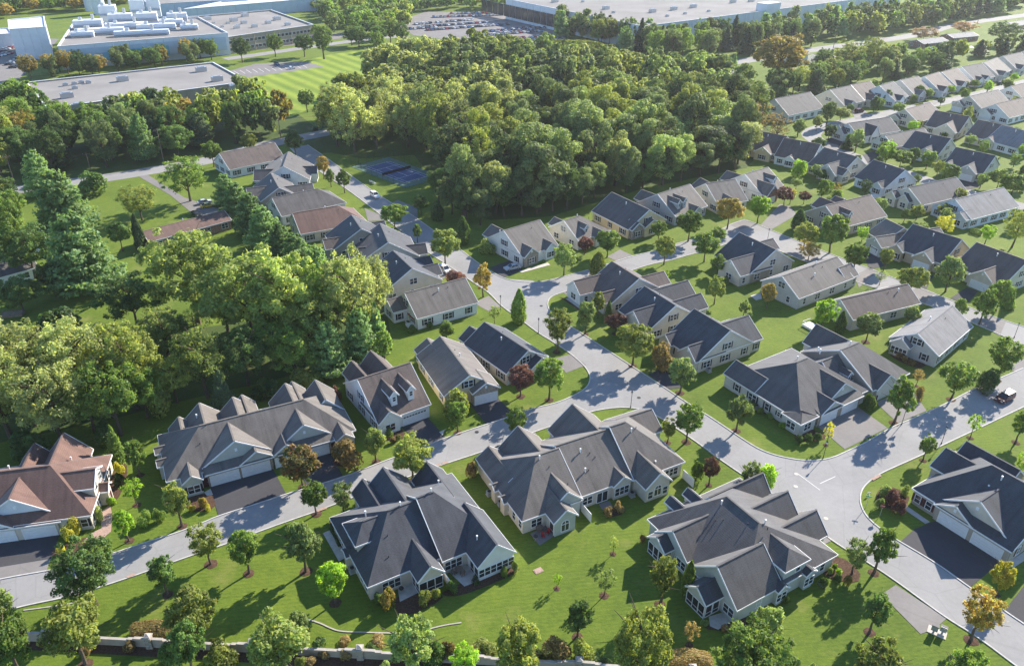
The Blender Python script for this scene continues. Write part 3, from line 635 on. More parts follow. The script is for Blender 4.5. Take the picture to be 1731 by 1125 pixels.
# --------------------------------------------------------------- near pairs of homes
def house_A():
    o, yw = at_px((298, 811), (600, 728))
    h = House('long grey-roofed pair of homes with twin front gables and blue-grey shaded left slope', o, yw, 'gray', 'weath', seed=11)
    m = h.block(-1.6, 31.6, 0, 14.6, 'x', 3, 7.7, 'hh', (7.2, 7.4))
    g = h.block(4.4, 16.4, 0.5, 8, 'y', 3.4, 7.3, wall='sage', nm='gable_'); h.vent(g, 'S', 10.4, 5.4)
    h.pent('S', 4.5, 16.4, 0.9, -1.0, 3.75, 2.85)
    q = h.wallbox(4.9, 16.0, -0.55, 1.0, 2.95, 'stone'); h.garage(q, 'S', 7.65); h.garage(q, 'S', 13.0)
    g2 = h.block(10.4, 16.5, -0.95, 5, 'y', 2.95, 5.0, wall='sage', nm='garage_gable_', zb=2.6)
    g = h.block(17.6, 27.2, 0.5, 8, 'y', 3.4, 6.9, wall='sage', nm='gable_'); h.vent(g, 'S', 22.4, 5.2)
    h.pent('S', 17.0, 27.2, 0.9, -1.0, 3.75, 2.85)
    q = h.wallbox(16.4, 26.6, -0.55, 1.0, 2.95, 'stone'); h.garage(q, 'S', 18.8); h.garage(q, 'S', 23.7)
    h.block(16.2, 21.2, -0.95, 5, 'y', 2.95, 4.7, wall='sage', nm='garage_gable_', zb=2.6)
    for x in (2.4, 29.0):
        b = h.block(x - 1.75, x + 1.75, -2.0, 4, 'y', 3, 4.35, nm='bay_', wall='sage'); h.win(b, 'S', x, 1.4, 'b', True)
    for x in (4.4, 26.9): b = dict(S=-0.3); h.door(b, 'S', x)
    for c, w, y, z in ((2.6, 4.4, 15.8, 5.1), (6.6, 7.6, 16.6, 6.5), (12.6, 7.2, 16.0, 6.4), (14.4, 4.4, 17.8, 5.3), (22.6, 7.4, 16.2, 6.5), (24.2, 4.6, 18.0, 5.4), (28.2, 6.8, 15.0, 6.4)):
        b = h.block(c - w / 2, c + w / 2, 7.4, y, 'y', 3, z, nm='rear_gable_')
        h.pipe(b, c - 1, y - 3.5) if w > 5 and c < 8 else None
    for y, t in ((3.4, 'a'), (7.0, 'b'), (10.4, 'b'), (12.8, 'a')):
        h.win(m, 'W', y, 1.5, t, False)
    for y in (6.0, 9.9): h.block(-2.6, 1, y - 1.2, y + 1.2, 'x', 2.9, 3.7, nm='window_bay_', wall='gray')
    for x, y in ((1.5, 9), (2.6, 7), (1.0, 4.4)): h.pipe(m, x + 4, y, False)
house_A()
def house_B():
    o, yw = at_px((100, 879), (151, 872))
    h = House('red-brown roofed home with lit yellow side wall at the far left', o, yw, 'cream', 'red', seed=12)
    m = h.block(-30, 4.8, 0, 15.9, 'x', 3, 8.1, 'gh', (8, 6.8))
    g = h.block(-12.2, -0.7, 1.4, 8, 'y', 3.4, 7.3, wall='blue', nm='gable_'); h.vent(g, 'S', -6.3, 5.4)
    h.pent('S', -12.4, 0.3, 1.9, -0.35, 3.8, 2.85); q = h.wallbox(-12.2, -0.4, 0.05, 1.8, 2.95, 'beige')
    h.garage(q, 'S', -3.3); h.garage(q, 'S', -9.2)
    h.block(-12.4, -6.6, -0.4, 4, 'y', 2.95, 4.9, wall='blue', nm='garage_gable_', zb=2.6)
    d = h.block(-1, 4.9, 4.0, 10.0, 'x', 5.2, 7.0, nm='dormer_', zb=3.0); h.win(d, 'E', 5.6, 4.7, 'a', False); h.win(d, 'E', 8.2, 4.7, 'a', False)
    h.win(m, 'S', 1.8, 1.5, 'a'); h.win(m, 'S', 3.3, 1.5, 'a')
    for y, t in ((2.4, 'a'), (6.0, 'b'), (9.4, 'a'), (12.8, 'b')): h.win(m, 'E', y, 1.5, t)
    b = h.block(3, 6.2, 5.6, 8.2, 'x', 2.9, 3.9, nm='porch_', wall='cream'); h.door(b, 'E', 6.9)
    for c, w, y, z in ((-7.6, 5.2, 18.0, 6.0), (-2.6, 7.6, 18.2, 7.3)): h.block(c - w / 2, c + w / 2, 7.8, y, 'y', 3, z, nm='rear_gable_')
    h.pipe(m, -0.5, 12.5); h.pipe(m, -9.0, 10); h.pipe(m, -6, 4.6, False)
house_B()
def house_C():
    o, yw = at_px((631, 990), (692, 965))
    h = House('charcoal-roofed pair of homes in front, with screened porches and a round table on the patio', o, yw, 'beige', 'dark', seed=13)
    m = h.block(-0.9, 11.4, 0, 16.7, 'x', 3, 8.0, 'hg', (7.0, 0))
    e = h.block(10.7, 21.1, -0.9, 16.9, 'x', 3, 8.75, 'gh', (0, 7.4))
    s1 = h.block(5.8, 10.2, -2.8, 5, 'y', 3, 5.2, nm='porch_', wall='beige'); h.screens(s1, 'S', 6.1, 9.9, 3); h.screens(s1, 'W', -2.4, 0.2, 2)
    s2 = h.block(14.7, 21.4, -4.7, 6, 'y', 3, 6.2, nm='sunroom_', wall='white')
    for t in (16.0, 18.05, 20.1): h.win(s2, 'S', t, 1.5, 'b', False)
    for t in (-3.6, -2.2): h.win(s2, 'W', t, 1.2, 's', False)
    h.win(e, 'S', 12.7, 1.5, 'c', False); h.win(m, 'S', 2.9, 1.5, 'c', False)
    d = h.block(-0.2, 6, 6.2, 12.0, 'x', 5.3, 7.0, 'hg', (2.4, 0), nm='dormer_', zb=3.0); h.win(d, 'W', 7.9, 4.7, 'a', False); h.win(d, 'W', 10.3, 4.7, 'a', False)
    for y, t in ((1.6, 'a'), (3.6, 'a'), (6.2, 'a'), (8.4, 'b'), (12.6, 'b')): h.win(m, 'W', y, 1.5, t, False)
    h.block(-1.6, 1, 7.2, 9.4, 'x', 2.8, 3.5, nm='entry_')
    for c, w, y, z in ((9.8, 8.4, 19.6, 7.0), (6.4, 4.4, 20.6, 5.2), (17.2, 6, 18.5, 6)): h.block(c - w / 2, c + w / 2, 8.2, y, 'y', 3, z, nm='front_gable_')
    for x, y in ((8.2, 8.4), (3.2, 10.5)): h.pipe(m, x, y)
    h.pipe(e, 13.4, 8.2); h.pipe(s2, 16.6, -1.0); h.pipe(e, 16.4, 12); h.pipe(m, 4.6, 5.2, False); h.pipe(m, 3.6, 2.6, False)
    # white privacy fence between the patios
    h.box('privacy_fence', 10.55, 10.65, -3.6, -0.6, 0.05, 1.8, M['trim'])
house_C()
def house_D():
    o, yw = at_px((894.4, 878), (1160, 782))
    h = House('weathered grey row of three homes with arched windows facing the open lawn', o, yw, 'beige', 'weath', seed=14)
    w = h.block(-1.3, 10.2, 0, 16.6, 'x', 3, 8.0, 'hg', (7.0, 0)); md = h.block(9.7, 21.1, 0.7, 17, 'x', 3, 8.2); e = h.block(20.6, 31.6, 0.2, 17, 'x', 3, 8.8, 'gh', (0, 7.6))
    g = h.block(4.0, 10.0, -0.2, 7, 'y', 3.4, 6.1, nm='gable_', wall='sage')
    s1 = h.block(3.0, 7.6, -2.8, 4, 'y', 3, 5.0, nm='sunroom_', wall='sage'); h.win(s1, 'S', 5.3, 1.5, 'e', False); h.win(s1, 'W', -1.6, 1.15, 's', False)
    s2 = h.block(16.4, 20.5, 0.2, 5, 'y', 3, 4.6, nm='window_gable_'); h.win(s2, 'S', 18.4, 1.55, 'c', False)
    s3 = h.block(20.9, 26.5, -2.8, 6, 'y', 3, 5.6, nm='sunroom_'); h.win(s3, 'S', 23.7, 1.7, 'e', False); h.win(s3, 'S', 22.2, 1.35, 'a', False); h.win(s3, 'S', 25.3, 1.35, 'a', False)
    h.win(w, 'S', 1.6, 1.5, 'b', False); h.win(w, 'S', 9.0, 1.5, 'a', False); h.win(md, 'S', 11.8, 1.45, 'b', False); h.win(md, 'S', 14.8, 1.12, 'f', False)
    for t in (27.6, 29.4): h.win(e, 'S', t, 1.5, 'b', False)
    for y, t in ((1.2, 'a'), (3.4, 'a'), (6.2, 'b'), (9.6, 'b')): h.win(w, 'W', y, 1.5, t, False)
    for y in (6.2, 9.6): h.block(-2.0, 1, y - 1.1, y + 1.1, 'x', 2.9, 3.7, nm='window_bay_')
    h.box('privacy_fence', 10.35, 10.45, -2.4, 0.7, 0.05, 1.85, M['trim']); h.box('privacy_fence', 31.0, 31.1, -3.2, -0.2, 0.05, 1.85, M['trim'])
    for c, ww, y, z in ((19.6, 10.4, 19.4, 7.3), (7.6, 8.6, 18.4, 6.9), (1.4, 5.2, 17.8, 4.9)): h.block(c - ww / 2, c + ww / 2, 8.2, y, 'y', 3, z, nm='front_gable_')
    h.block(25.5, 33.6, 9.4, 17.2, 'x', 3, 5.6, nm='garage_')
    for b, x, y in ((w, 6.0, 7.6), (md, 13.6, 6.8), (md, 12.9, 3.9), (e, 24.2, 6.9), (s3, 26.0, 1.6)): h.pipe(b, x, y)
    for b, x, y in ((w, 8.8, 2.8), (md, 15.2, 6.2), (md, 15.8, 5.4), (md, 13.6, 3.9), (w, 7, 6), (e, 25.4, 7.2)): h.pipe(b, x, y, False)
house_D()
def house_E():
    o, yw = at_px((1247, 1032), (1406, 944))
    h = House('dark-roofed pair of homes on the corner with two dark screened porches and round clipped bushes', o, yw, 'sage', 'dark', seed=15)
    m = h.block(0.6, 21.0, 0, 20.8, 'y', 3, 8.2, 'hh', (7.6, 6.4), roof='gray')
    sg = h.block(-0.2, 9, -0.05, 9.7, 'x', 3, 7.4, nm='gable_', roof='gray'); ng = h.block(-0.2, 7.5, 10.4, 18.0, 'x', 3, 6.3, nm='gable_', roof='gray')
    n2 = h.block(-1.9, 2, 13.5, 17.8, 'x', 3, 4.7, nm='porch_'); h.screens(n2, 'W', 13.9, 17.4, 3); h.screens(n2, 'S', -1.6, -0.1, 1)
    s2 = h.block(-3.4, 1, 2.8, 7.2, 'x', 3, 4.8, nm='porch_'); h.screens(s2, 'W', 3.2, 6.8, 3); h.screens(s2, 'S', -3.0, -0.2, 2)
    h.win(sg, 'W', 1.6, 1.5, 'b', False); h.win(sg, 'W', 8.2, 1.5, 'b', False); h.win(ng, 'W', 11.8, 1.5, 'b', False)
    for t in (4.8,): h.win(m, 'S', t, 1.5, 'a', False)
    for x in (8.6, 14.4):
        b = h.block(x - 1.2, x + 1.2, -0.7, 2, 'y', 2.9 if x < 10 else 3.1, 3.8, nm='window_bay_'); h.win(b, 'S', x, 1.5, 'b', False)
    h.win(m, 'S', 18.2, 1.7, 'a', False)
    d = h.block(9.1, 14.5, 0.15, 6, 'y', 5.3, 7.0, 'hg', (2.2, 0), nm='dormer_', zb=3.0, roof='gray'); h.win(d, 'S', 12.4, 4.6, 'a', False)
    for c, ww, x, z in ((11.4, 7.6, 21.6, 6.9), (6.6, 6.0, 23.0, 6.0), (17.2, 5.6, 22.2, 6.2)): h.block(10, x, c - ww / 2, c + ww / 2, 'x', 3, z, nm='front_gable_', roof='gray')
    for x in (5.8, 9.6): h.block(x - 1.1, x + 1.1, 16, 21.6, 'y', 4.2, 5.2, nm='dormer_', zb=3.0)
    for x, y in ((9.4, 14), (12.0, 7.4)): h.pipe(m, x, y)
    for x, y in ((7.6, 13.4), (7.0, 12.6), (7.8, 11.8), (9.6, 8.6), (11.2, 6.2)): h.pipe(m, x, y, False)
    a = MB(); a.box(-0.45, 0.45, -0.45, 0.45, 0, 0.9); a.box(-0.38, 0.38, -0.38, 0.38, 0.9, 0.96); a.build('air_conditioner', M['steel'], h.e, (17.0, -1.2, 0.02))
house_E()
def house_F():
    o, yw = at_px((1540, 826), (1701, 926))
    h = House('dark-roofed home with two wide white garage doors and burgundy shutters by the junction', o, yw, 'taupe', 'dark', 'shutter_r', seed=16)
    m = h.block(0, 17.2, 0.2, 18.4, 'x', 3, 8.8, 'hg', (6.9, 0))
    g = h.block(4.3, 15.8, 1.2, 9, 'y', 3.3, 7.2, nm='gable_', wall='beige'); h.vent(g, 'S', 10.0, 5.6)
    g2 = h.block(4.3, 10.9, -0.3, 5, 'y', 2.95, 5.0, nm='garage_gable_', wall='beige', zb=2.6); h.vent(g2, 'S', 7.6, 4.0)
    h.pent('S', 4.3, 17.2, 1.6, -0.25, 3.7, 2.9); q = h.wallbox(4.7, 16.8, 0.15, 1.6, 2.98, 'taupe'); h.garage(q, 'S', 7.9); h.garage(q, 'S', 13.6)
    for t in (1.3, 3.3): h.win(m, 'S', t, 1.5, 'a')
    for y in (3, 6.5, 10): h.win(m, 'E', y, 1.5, 'a')
    h.win(m, 'W', 2.4, 1.5, 'a'); h.win(m, 'W', 5.0, 1.5, 'b')
    w = h.block(-1.2, 8, 6.6, 14.2, 'x', 4.2, 6.6, nm='wing_'); h.win(w, 'W', 10.3, 1.6, 'b'); h.block(-0.6, 9, 12.4, 19.4, 'x', 3.2, 6.2, nm='rear_wing_')
    h.pipe(m, 9.4, 8.0); h.pipe(g, 8.6, 6.4)
house_F()
def house_G():
    o, yw = at_px((1226, 634), (1344, 708))
    h = House('grey-brown pair of homes with pale corner facet and a flag by the garage', o, yw, 'gray', 'gray', seed=17)
    m = h.block(0, 19.6, 0, 20.5, 'y', 3, 8.3, 'hh', (8.9, 8.2))
    g = h.block(9, 18.7, 8.2, 18.2, 'x', 3.3, 6.8, nm='gable_', wall='sage'); h.vent(g, 'E', 13.2, 5.4)
    h.pent('E', 5.0, 18.2, 18.2, 20.3, 3.75, 2.9); q = h.wallbox(18.0, 19.7, 5.3, 18.0, 2.98, 'stone'); h.garage(q, 'E', 8.5); h.garage(q, 'E', 14.9)
    h.block(14, 20.2, 5.3, 12.0, 'x', 2.95, 5.0, nm='garage_gable_', wall='sage', zb=2.6)
    b = h.block(15.4, 20.2, -0.7, 4.6, 'x', 2.95, 4.0, 'hh', nm='bay_'); h.win(b, 'E', 2.0, 1.5, 'b', False); h.win(b, 'S', 17.8, 1.5, 'b', False)
    for t, k in ((3.2, 'a'), (7.4, 'b'), (11.2, 'a'), (14.2, 'd')): h.win(m, 'S', t, 1.6, k)
    h.block(-0.6, 8, 0.02, 6.6, 'x', 3, 5.3, nm='wing_')
    e = h.block(2.0, 20.2, 21.0, 33.5, 'y', 3, 8.0, 'gh', (0, 6.4), nm='rear_', wall='taupe')
    g = h.block(12, 20.6, 22.0, 28.8, 'x', 3, 5.6, nm='rear_gable_', wall='sage'); h.garage(e, 'E', 26.8, 4.9)
    h.block(6, 15.4, 16, 23, 'y', 3, 6.7, nm='link_'); d = h.block(11.4, 15.6, 18.8, 20.6, 'x', 4.6, 5.5, nm='dormer_', zb=3); h.win(d, 'E', 19.7, 4.2, 'd', False)
    h.block(-0.5, 8, 24.6, 32, 'x', 3, 6.6, nm='rear_wing_')
    for x, y in ((8.4, 11), (9.6, 16.4), (8.0, 18), (10.2, 25.6)): h.pipe(m if y < 20 else e, x, y)
    h.box('privacy_fence', -1.6, 1.4, 20.6, 20.7, 0.05, 1.85, M['trim'])
    # flag on its staff by the garage
    f = MB(); f.bar((20.4, 21.6, 1.9), (21.6, 21.2, 2.9), 0.05, 0.05); f.build('flag_pole', M['steel'], h.e)
    f = MB()
    for i in range(7): f.poly([(20.55 + 0.12 * i, 21.55 - 0.04 * i, 0.95), (20.67 + 0.12 * i, 21.51 - 0.04 * i, 0.95), (20.67 + 0.12 * i, 21.51 - 0.04 * i, 2.15 + 0.1 * i), (20.55 + 0.12 * i, 21.55 - 0.04 * i, 2.05 + 0.1 * i)], i % 2 if i < 4 else 2 if i > 4 else 0)
    f.build('flag', [M['red'], M['trim'], CAR['blue']], h.e)
house_G()

# --------------------------------------------------------------- single homes
def single(label, wall, roof, L=None, R=None, far=None, eave=None, w=12.0, pitch=0.62, ze=3.0, ends='gg', wings=(), shut='shutter', dorm=(), gar=None, pipes=((0.4, 0.5),), auto=True, skip='', seed=0, run=None, group='houses of the estate', far_d=None, vis=False):
    """gable face L-R nearest the camera, ridge running back to `far`; or a visible eave (start, end, side)"""
    if eave:
        P, Q, side = eave; p, q = G(P, ze), G(Q, ze); yv = (q - p).normalized(); d = min((q - p).length, 25.0)
        xv = Vector((yv.y, -yv.x)); l = p - xv * w if side == 'R' else p
    else:
        l, r = G(L, ze), G(R, ze); xv = (r - l); w = xv.length; xv.normalize(); yv = Vector((-xv.y, xv.x))
        if w > 17.0: l = l + xv * (w - 16.5) / 2; w = 16.5
        zr = ze + pitch * w / 2
        if far_d: d = far_d
        else: d = min(24.0, max(11.5, (G(far[1], zr if far[0] == 'r' else ze) - l).dot(yv)))
    if vis: print('%-70s w=%.1f d=%.1f yaw=%.0f' % (label[:70], w, d, math.degrees(math.atan2(xv.y, xv.x))))
    h = House(label, l, math.atan2(xv.y, xv.x), wall, roof, shut, seed=seed, group=group)
    zr = ze + pitch * w / 2
    m = h.block(0, w, 0, d, 'y', ze, zr, ends, run)
    for wg in wings:
        sd, c, ww, p = wg[:4]; k = wg[4] if len(wg) > 4 else {}
        z0 = k.get('ze', ze); z1 = k.get('zr', z0 + min(0.66 * ww / 2, zr - z0 - 0.1)); wl = k.get('wall')
        nm = k.get('nm', 'wing_'); rf = k.get('roof')
        inn = k.get('inn')
        if sd == 'S': b = h.block(c - ww / 2, c + ww / 2, -p, inn or 3, 'y', z0, z1, wall=wl, nm=nm, roof=rf)
        elif sd == 'N': b = h.block(c - ww / 2, c + ww / 2, d - (inn or 3), d + p, 'y', z0, z1, wall=wl, nm=nm, roof=rf)
        elif sd == 'E': b = h.block(w - (inn or w / 2), w + p, c - ww / 2, c + ww / 2, 'x', z0, z1, wall=wl, nm=nm, roof=rf)
        else: b = h.block(-p, inn or w / 2, c - ww / 2, c + ww / 2, 'x', z0, z1, wall=wl, nm=nm, roof=rf)
        if 'g' in k: h.garage(b, sd, c, k['g'])
        elif 'win' in k: h.win(b, sd, c, 1.5, k['win'], False)
        elif h.faces_cam(b, sd): h.win(b, sd, c, 1.5, 'b' if ww > 3.6 else 'a')
        if 'g' in k or z1 > 5: h.vent(b, sd, c, z1 - 1.0)
        if ww > 5 and p > 2:
            for s2 in ('SN' if sd in 'EW' else 'EW'):
                if h.faces_cam(b, s2):
                    t = {'E': w + p / 2, 'W': -p / 2, 'S': -p / 2, 'N': d + p / 2}[sd]; h.win(b, s2, t, 1.5, 'a')
    for sd, c, ww in dorm:
        if sd == 'E': b = h.block(w * 0.5, w - 1.6, c - ww / 2, c + ww / 2, 'x', zr - 1.9, zr - 0.75, wall='white' if wall == 'white' else None, nm='dormer_', zb=ze)
        else: b = h.block(1.6, w * 0.5, c - ww / 2, c + ww / 2, 'x', zr - 1.9, zr - 0.75, nm='dormer_', zb=ze)
        h.win(b, sd, c, zr - 2.55, 'd', False)
    if gar: h.garage(m, gar[0], gar[1], gar[2], True)
    for a, q in pipes: h.pipe(m, w * a, d * q)
    h.pipe(m, w * 0.6, d * 0.66, False)
    if auto: h.auto(m, skip=skip)
    return h
SN = single
SN('white cape home with two small dormers above double garage doors', 'white', 'brown', (580, 648), (638, 716), ('e', (723, 686)), wings=[('E', 2.4, 4.8, 0.7, dict(zr=5.2, win='b')), ('W', 3.6, 4.6, 3.6, dict(zr=5.4)), ('W', 8, 6.4, 3.6, dict(zr=6.4))], dorm=[('E', 4.6, 2.0), ('E', 8.2, 2.0)], gar=('E', 8.0, 5.0), pipes=(), skip='E', pitch=0.66, seed=21)
SN('tan home with yellow sunlit side wall and stone-faced double garage', 'yellow', 'weath', (750, 671), (839, 649), ('r', (728, 572)), wings=[('E', 2, 0.1, 0)][:0] + [('S', 8.6, 6.2, 1.6, dict(zr=4.9, wall='stone', g=4.8, inn=4)), ('N', 3.6, 6.4, 2.6, dict(zr=5.2))], pipes=((0.6, 0.5),), seed=22)
SN('cream home with dark slate roof beside the plum tree at the road bend', 'beige', 'dark', (856, 633), (928, 603), ('r', (828, 541)), wings=[('S', 8.2, 6, 1.8, dict(zr=4.8, g=4.8, inn=4)), ('N', 3.6, 6.4, 2.6, dict(zr=5.2))], seed=23)
SN('white home with a small red awning over its rear terrace', 'white', 'weath', eave=((705, 540), (809, 512), 'R'), w=13, wings=[('S', 4.0, 6.6, 3.6, dict(zr=5.0))], seed=24, pipes=((0.62, 0.5),))
SN('cream home with a wide gable behind the red-awning home', 'cream', 'dark', (644, 498), (751, 473), ('r', (662, 424)), wings=[('W', 5, 7, 2.5), ('E', 6, 6, 1.5), ('E', 12, 5, 2)], shut=None, seed=25)
SN('dark-roofed home squeezed second behind the red-awning home', 'gray', 'dark', (606, 446), (710, 434), ('r', (628, 404)), far_d=14, wings=[('E', 4, 6, 2.5), ('W', 6, 6, 2)], seed=26)
SN('grey home with cut-off gable and steep front dormers beside the long row of pines', 'taupe', 'dark', (561, 424), (664, 408), ('r', (587, 370)), wings=[('W', 4, 6, 2, dict(roof='brown')), ('E', 5, 6, 2), ('E', 12, 5, 1.5)], shut=None, seed=27)
SN('cream home with long red-brown roof in the row beside the pines', 'cream', 'red', eave=((508, 397), (622, 376), 'R'), w=13.5, seed=28, ends='gh')
SN('white-gabled home with long grey roof next to the red-brown roof', 'white', 'gray', eave=((476, 367), (586, 343), 'R'), w=13, seed=29, ends='gh')
SN('grey low home with a front dormer wedged in the row by the pines', 'taupe', 'gray', (440, 342), (508, 333), ('r', (480, 302)), far_d=16, wings=[('E', 4, 8, 5), ('W', 8, 7, 3)], seed=30)
SN('bright white gabled home with grey roof near the top of the row', 'white', 'gray', (428, 308), (536, 304), ('r', (452, 258)), wings=[('W', 5, 8, 2.5), ('E', 9, 6, 2)], seed=31)
SN('brown-roofed home with white gable at the far end of the row by the main road', 'white', 'brown', eave=((388, 288), (482, 268), 'R'), w=14, seed=32)
# north side of the cross street, in front of the wood
SN('white home with stone entry gables and a grey car beside it', 'white', 'weath', (818, 402), (886, 437), ('e', (946, 416)), wings=[('E', 3.0, 5.6, 0.8, dict(zr=5.2, wall='stone')), ('E', 10.2, 4.6, 0.8, dict(zr=4.9)), ('N', 4, 6, 1.5), ('W', 4.5, 7, 3)], pipes=((0.3, 0.1),), seed=41)
SN('cream home with one grey dormer beside the stone-entry white home', 'cream', 'weath', (927, 384), (978, 408), ('e', (1028, 388)), wings=[('E', 8, 5, 1.2), ('W', 4, 5, 2)], dorm=[('E', 4.6, 2.2)], ends='gh', seed=42, shut=None)
SN('peach-walled home with stone bay under the dark edge of the wood', 'yellow', 'gray', (1062, 389), (1128, 372), ('r', (1022, 328)), wings=[('S', 3.0, 5.0, 1.2, dict(zr=4.9, wall='stone')), ('S', 8.5, 7, 1.6, dict(zr=5.0))], seed=43)
SN('grey home with lit roof and front porch dormers below the tall wood', 'gray', 'weath', (1077, 342), (1142, 367), ('e', (1200, 350)), wings=[('W', 5, 7, 3), ('E', 9, 5, 1.5)], dorm=[('E', 3.4, 2), ('E', 6, 2)], seed=44)
SN('cream home with one upper window between two grey-roofed homes at the wood edge', 'cream', 'weath', (1166, 322), (1214, 348), ('e', (1264, 339)), wings=[('E', 4.4, 7, 1.6), ('W', 6, 8, 3)], seed=45)
SN('white home with brick-gabled garage at the end of the cross street', 'white', 'weath', (1223, 308), (1288, 330), ('e', (1330, 318)), wings=[('E', 3.4, 6.4, 2.0, dict(wall='brick', g=3.0, zr=6.2)), ('W', 5, 7, 3)], dorm=[('E', 8.6, 2.2)], seed=46)
# inside the loop
SN('brown-roofed home on the curved corner lot with a cream side gable', 'beige', 'brown', (1033, 514), (1121, 490), ('r', (1026, 447)), wings=[('W', 2.8, 4.2, 1.6, dict(zr=5)), ('W', 10.6, 6.6, 4.2, dict(zr=5.6, wall='white')), ('E', 5, 6.4, 4, dict(zr=5.2))], seed=51, shut=None)
SN('cream-gabled home with blue-grey roof and upper triple window', 'cream', 'dark', (1096, 560), (1180, 534), ('r', (1104, 497)), wings=[('W', 4.6, 8, 1.2, dict(zr=6.4)), ('E', 5, 6.4, 5, dict(zr=5.6)), ('E', 12, 7, 7, dict(zr=5.6))], seed=52)
SN('tall ivory-gabled home with rows of black-shuttered windows facing the lawn', 'beige', 'dark', (1173, 615), (1282, 577), ('r', (1167, 524)), wings=[('W', 3.0, 5.8, 0.8, dict(zr=5.6)), ('W', 10.4, 4.6, 0.8, dict(zr=4.9)), ('E', 5.5, 10.5, 3.0, dict(zr=6.6))], pipes=(), seed=53, pitch=0.66)
SN('beige home with hipped side wing and terrace behind the two long-roofed homes', 'beige', 'dark', (1255, 467), (1355, 438), ('r', (1258, 391)), wings=[('W', 4.2, 8.6, 3.6, dict(zr=6.2)), ('E', 11, 6, 3)], seed=54, shut=None)
SN('long grey-roofed home with blue-shaded gable end and small square terrace', 'gray', 'weath', (1285, 475), (1350.6, 506), ('e', (1452.4, 474)), wings=[('N', 9, 6, 2.5, dict(zr=5.4))], shut=None, pipes=((0.5, 0.6), (0.7, 0.45)), seed=55)
SN('home with long mauve-brown roof and a white deck at its gable end', 'beige', 'brown', (1390, 511), (1442, 542), ('e', (1558, 514)), ends='gg', shut=None, pipes=((0.62, 0.8),), seed=56)
SN('pale grey-roofed home with screened corner porch and raised roof step', 'gray', 'light', (1502, 571), (1587, 603), ('e', (1690, 568)), wings=[('S', 3.2, 4.6, 1.6, dict(zr=4.8, win='t', nm='porch_'))], shut='shutter', seed=57)
# across the back street
SN('brown-roofed home with small white dormer at the back street corner', 'taupe', 'brown', eave=((1423, 386), (1500, 366), 'R'), w=15, wings=[('W', 10, 7, 3), ('W', 16, 6, 2)], dorm=[('E', 5, 1.8)], seed=61)
SN('home with white single garage gable and grey ridge behind the dark round tree', 'sage', 'weath', (1462, 405), (1490, 420), ('e', (1586, 396)), w=9, wings=[('W', 10, 12, 4, dict(zr=6.6))], seed=62, dorm=[('W', 6, 1.8)], gar=('S', 4, 2.6))
SN('navy-roofed tan home with twin white garage doors on the back street', 'tan', 'dark', (1588, 449), (1645, 420), ('r', (1560, 386)), wings=[('W', 4.8, 6, 1.6, dict(zr=5.4, g=4.2)), ('W', 12.6, 4.4, 1.4, dict(zr=4.8))], far_d=14, seed=63)
SN('large brown-roofed home at right with two salmon-tinted front gables', 'beige', 'brown', (1690, 486), (1762, 458), ('r', (1654, 414)), wings=[('W', 5.2, 7, 1.6, dict(zr=5.6, g=4.6)), ('W', 14, 5, 1.6, dict(zr=5))], seed=64, far_d=14)
SN('pale home with long light roof and blue-shaded gable at the right edge', 'blue', 'light', eave=((1642, 372), (1724, 350), 'R'), w=14, wings=[('S', 11.0, 5.4, 2.2, dict(zr=4.8, win='b'))], seed=65)
SN('dark-roofed home with a row of three cream-gabled bays', 'cream', 'dark', eave=((1559, 348), (1640, 329), 'R'), w=13, wings=[('S', 2.6, 4.6, 2.4, dict(zr=5)), ('S', 7, 4.6, 1.6, dict(zr=5))], seed=66, shut=None)
SN('blue-roofed white home with a balustraded rear deck', 'blue', 'dark', (1495, 319), (1552, 306), ('r', (1488, 279)), far_d=13, wings=[('W', 2.6, 4.4, 1.2, dict(zr=4.6)), ('E', 8, 6, 2)], seed=67)
SN('beige home with angled twin gables beside the blue-roofed deck home', 'beige', 'gray', (1418, 297), (1470, 282), ('r', (1410, 254)), far_d=14, wings=[('W', 4.5, 8, 2.2, dict(zr=6.2)), ('S', 2, 5, 1.2, dict(zr=5))], seed=68)
SN('white-walled home with dark brown roof and little porch hoods', 'white', 'brown', (1363, 282), (1402, 253), ('r', (1354, 237)), far_d=14, wings=[('W', 8, 4, 0.6)], seed=69)
SN('yellow-cream home half hidden by the bare brown tree', 'yellow', 'brown', (1305, 266), (1348, 241), ('r', (1299, 220)), far_d=14, wings=[('W', 5, 7, 2)], seed=70)
SN('cream home at the wood corner behind the bare brown tree', 'yellow', 'brown', (1256, 234), (1293, 218), ('r', (1262, 200)), far_d=14, seed=71)
SN('home with wide grey hip and white four-window dormer by the car turn', 'white', 'dark', (1409, 219), (1452, 233), ('e', (1520, 217)), wings=[('S', 4, 7, 2, dict(zr=6)), ('E', 9, 5, 0.5, dict(zr=6.6))], seed=72)
SN('grey-roofed home with white gable garage beside the two round lime trees', 'white', 'gray', (1472, 238), (1512, 250), ('e', (1560, 230)), gar=('S', 6, 4.6), seed=73)
SN('navy-roofed beige home behind the round trees in the second row', 'beige', 'dark', (1580, 266), (1622, 248), ('r', (1552, 229)), far_d=14, wings=[('W', 4.5, 6, 2, dict(g=4.2, zr=5.4))], seed=74)
SN('navy-roofed home with double white garage on the right-hand street', 'gray', 'dark', (1652, 300), (1699, 275), ('r', (1631, 244)), far_d=14, wings=[('W', 5, 7, 2, dict(g=4.8, zr=5.6)), ('W', 12, 5, 1.4, dict(zr=5))], seed=75)
SN('brown-roofed home with tan gable and red planting at its rear', 'beige', 'brown', (1608, 231), (1657, 206), ('r', (1597, 188)), far_d=14, wings=[('W', 5, 9, 2.5, dict(zr=6.2))], seed=76)
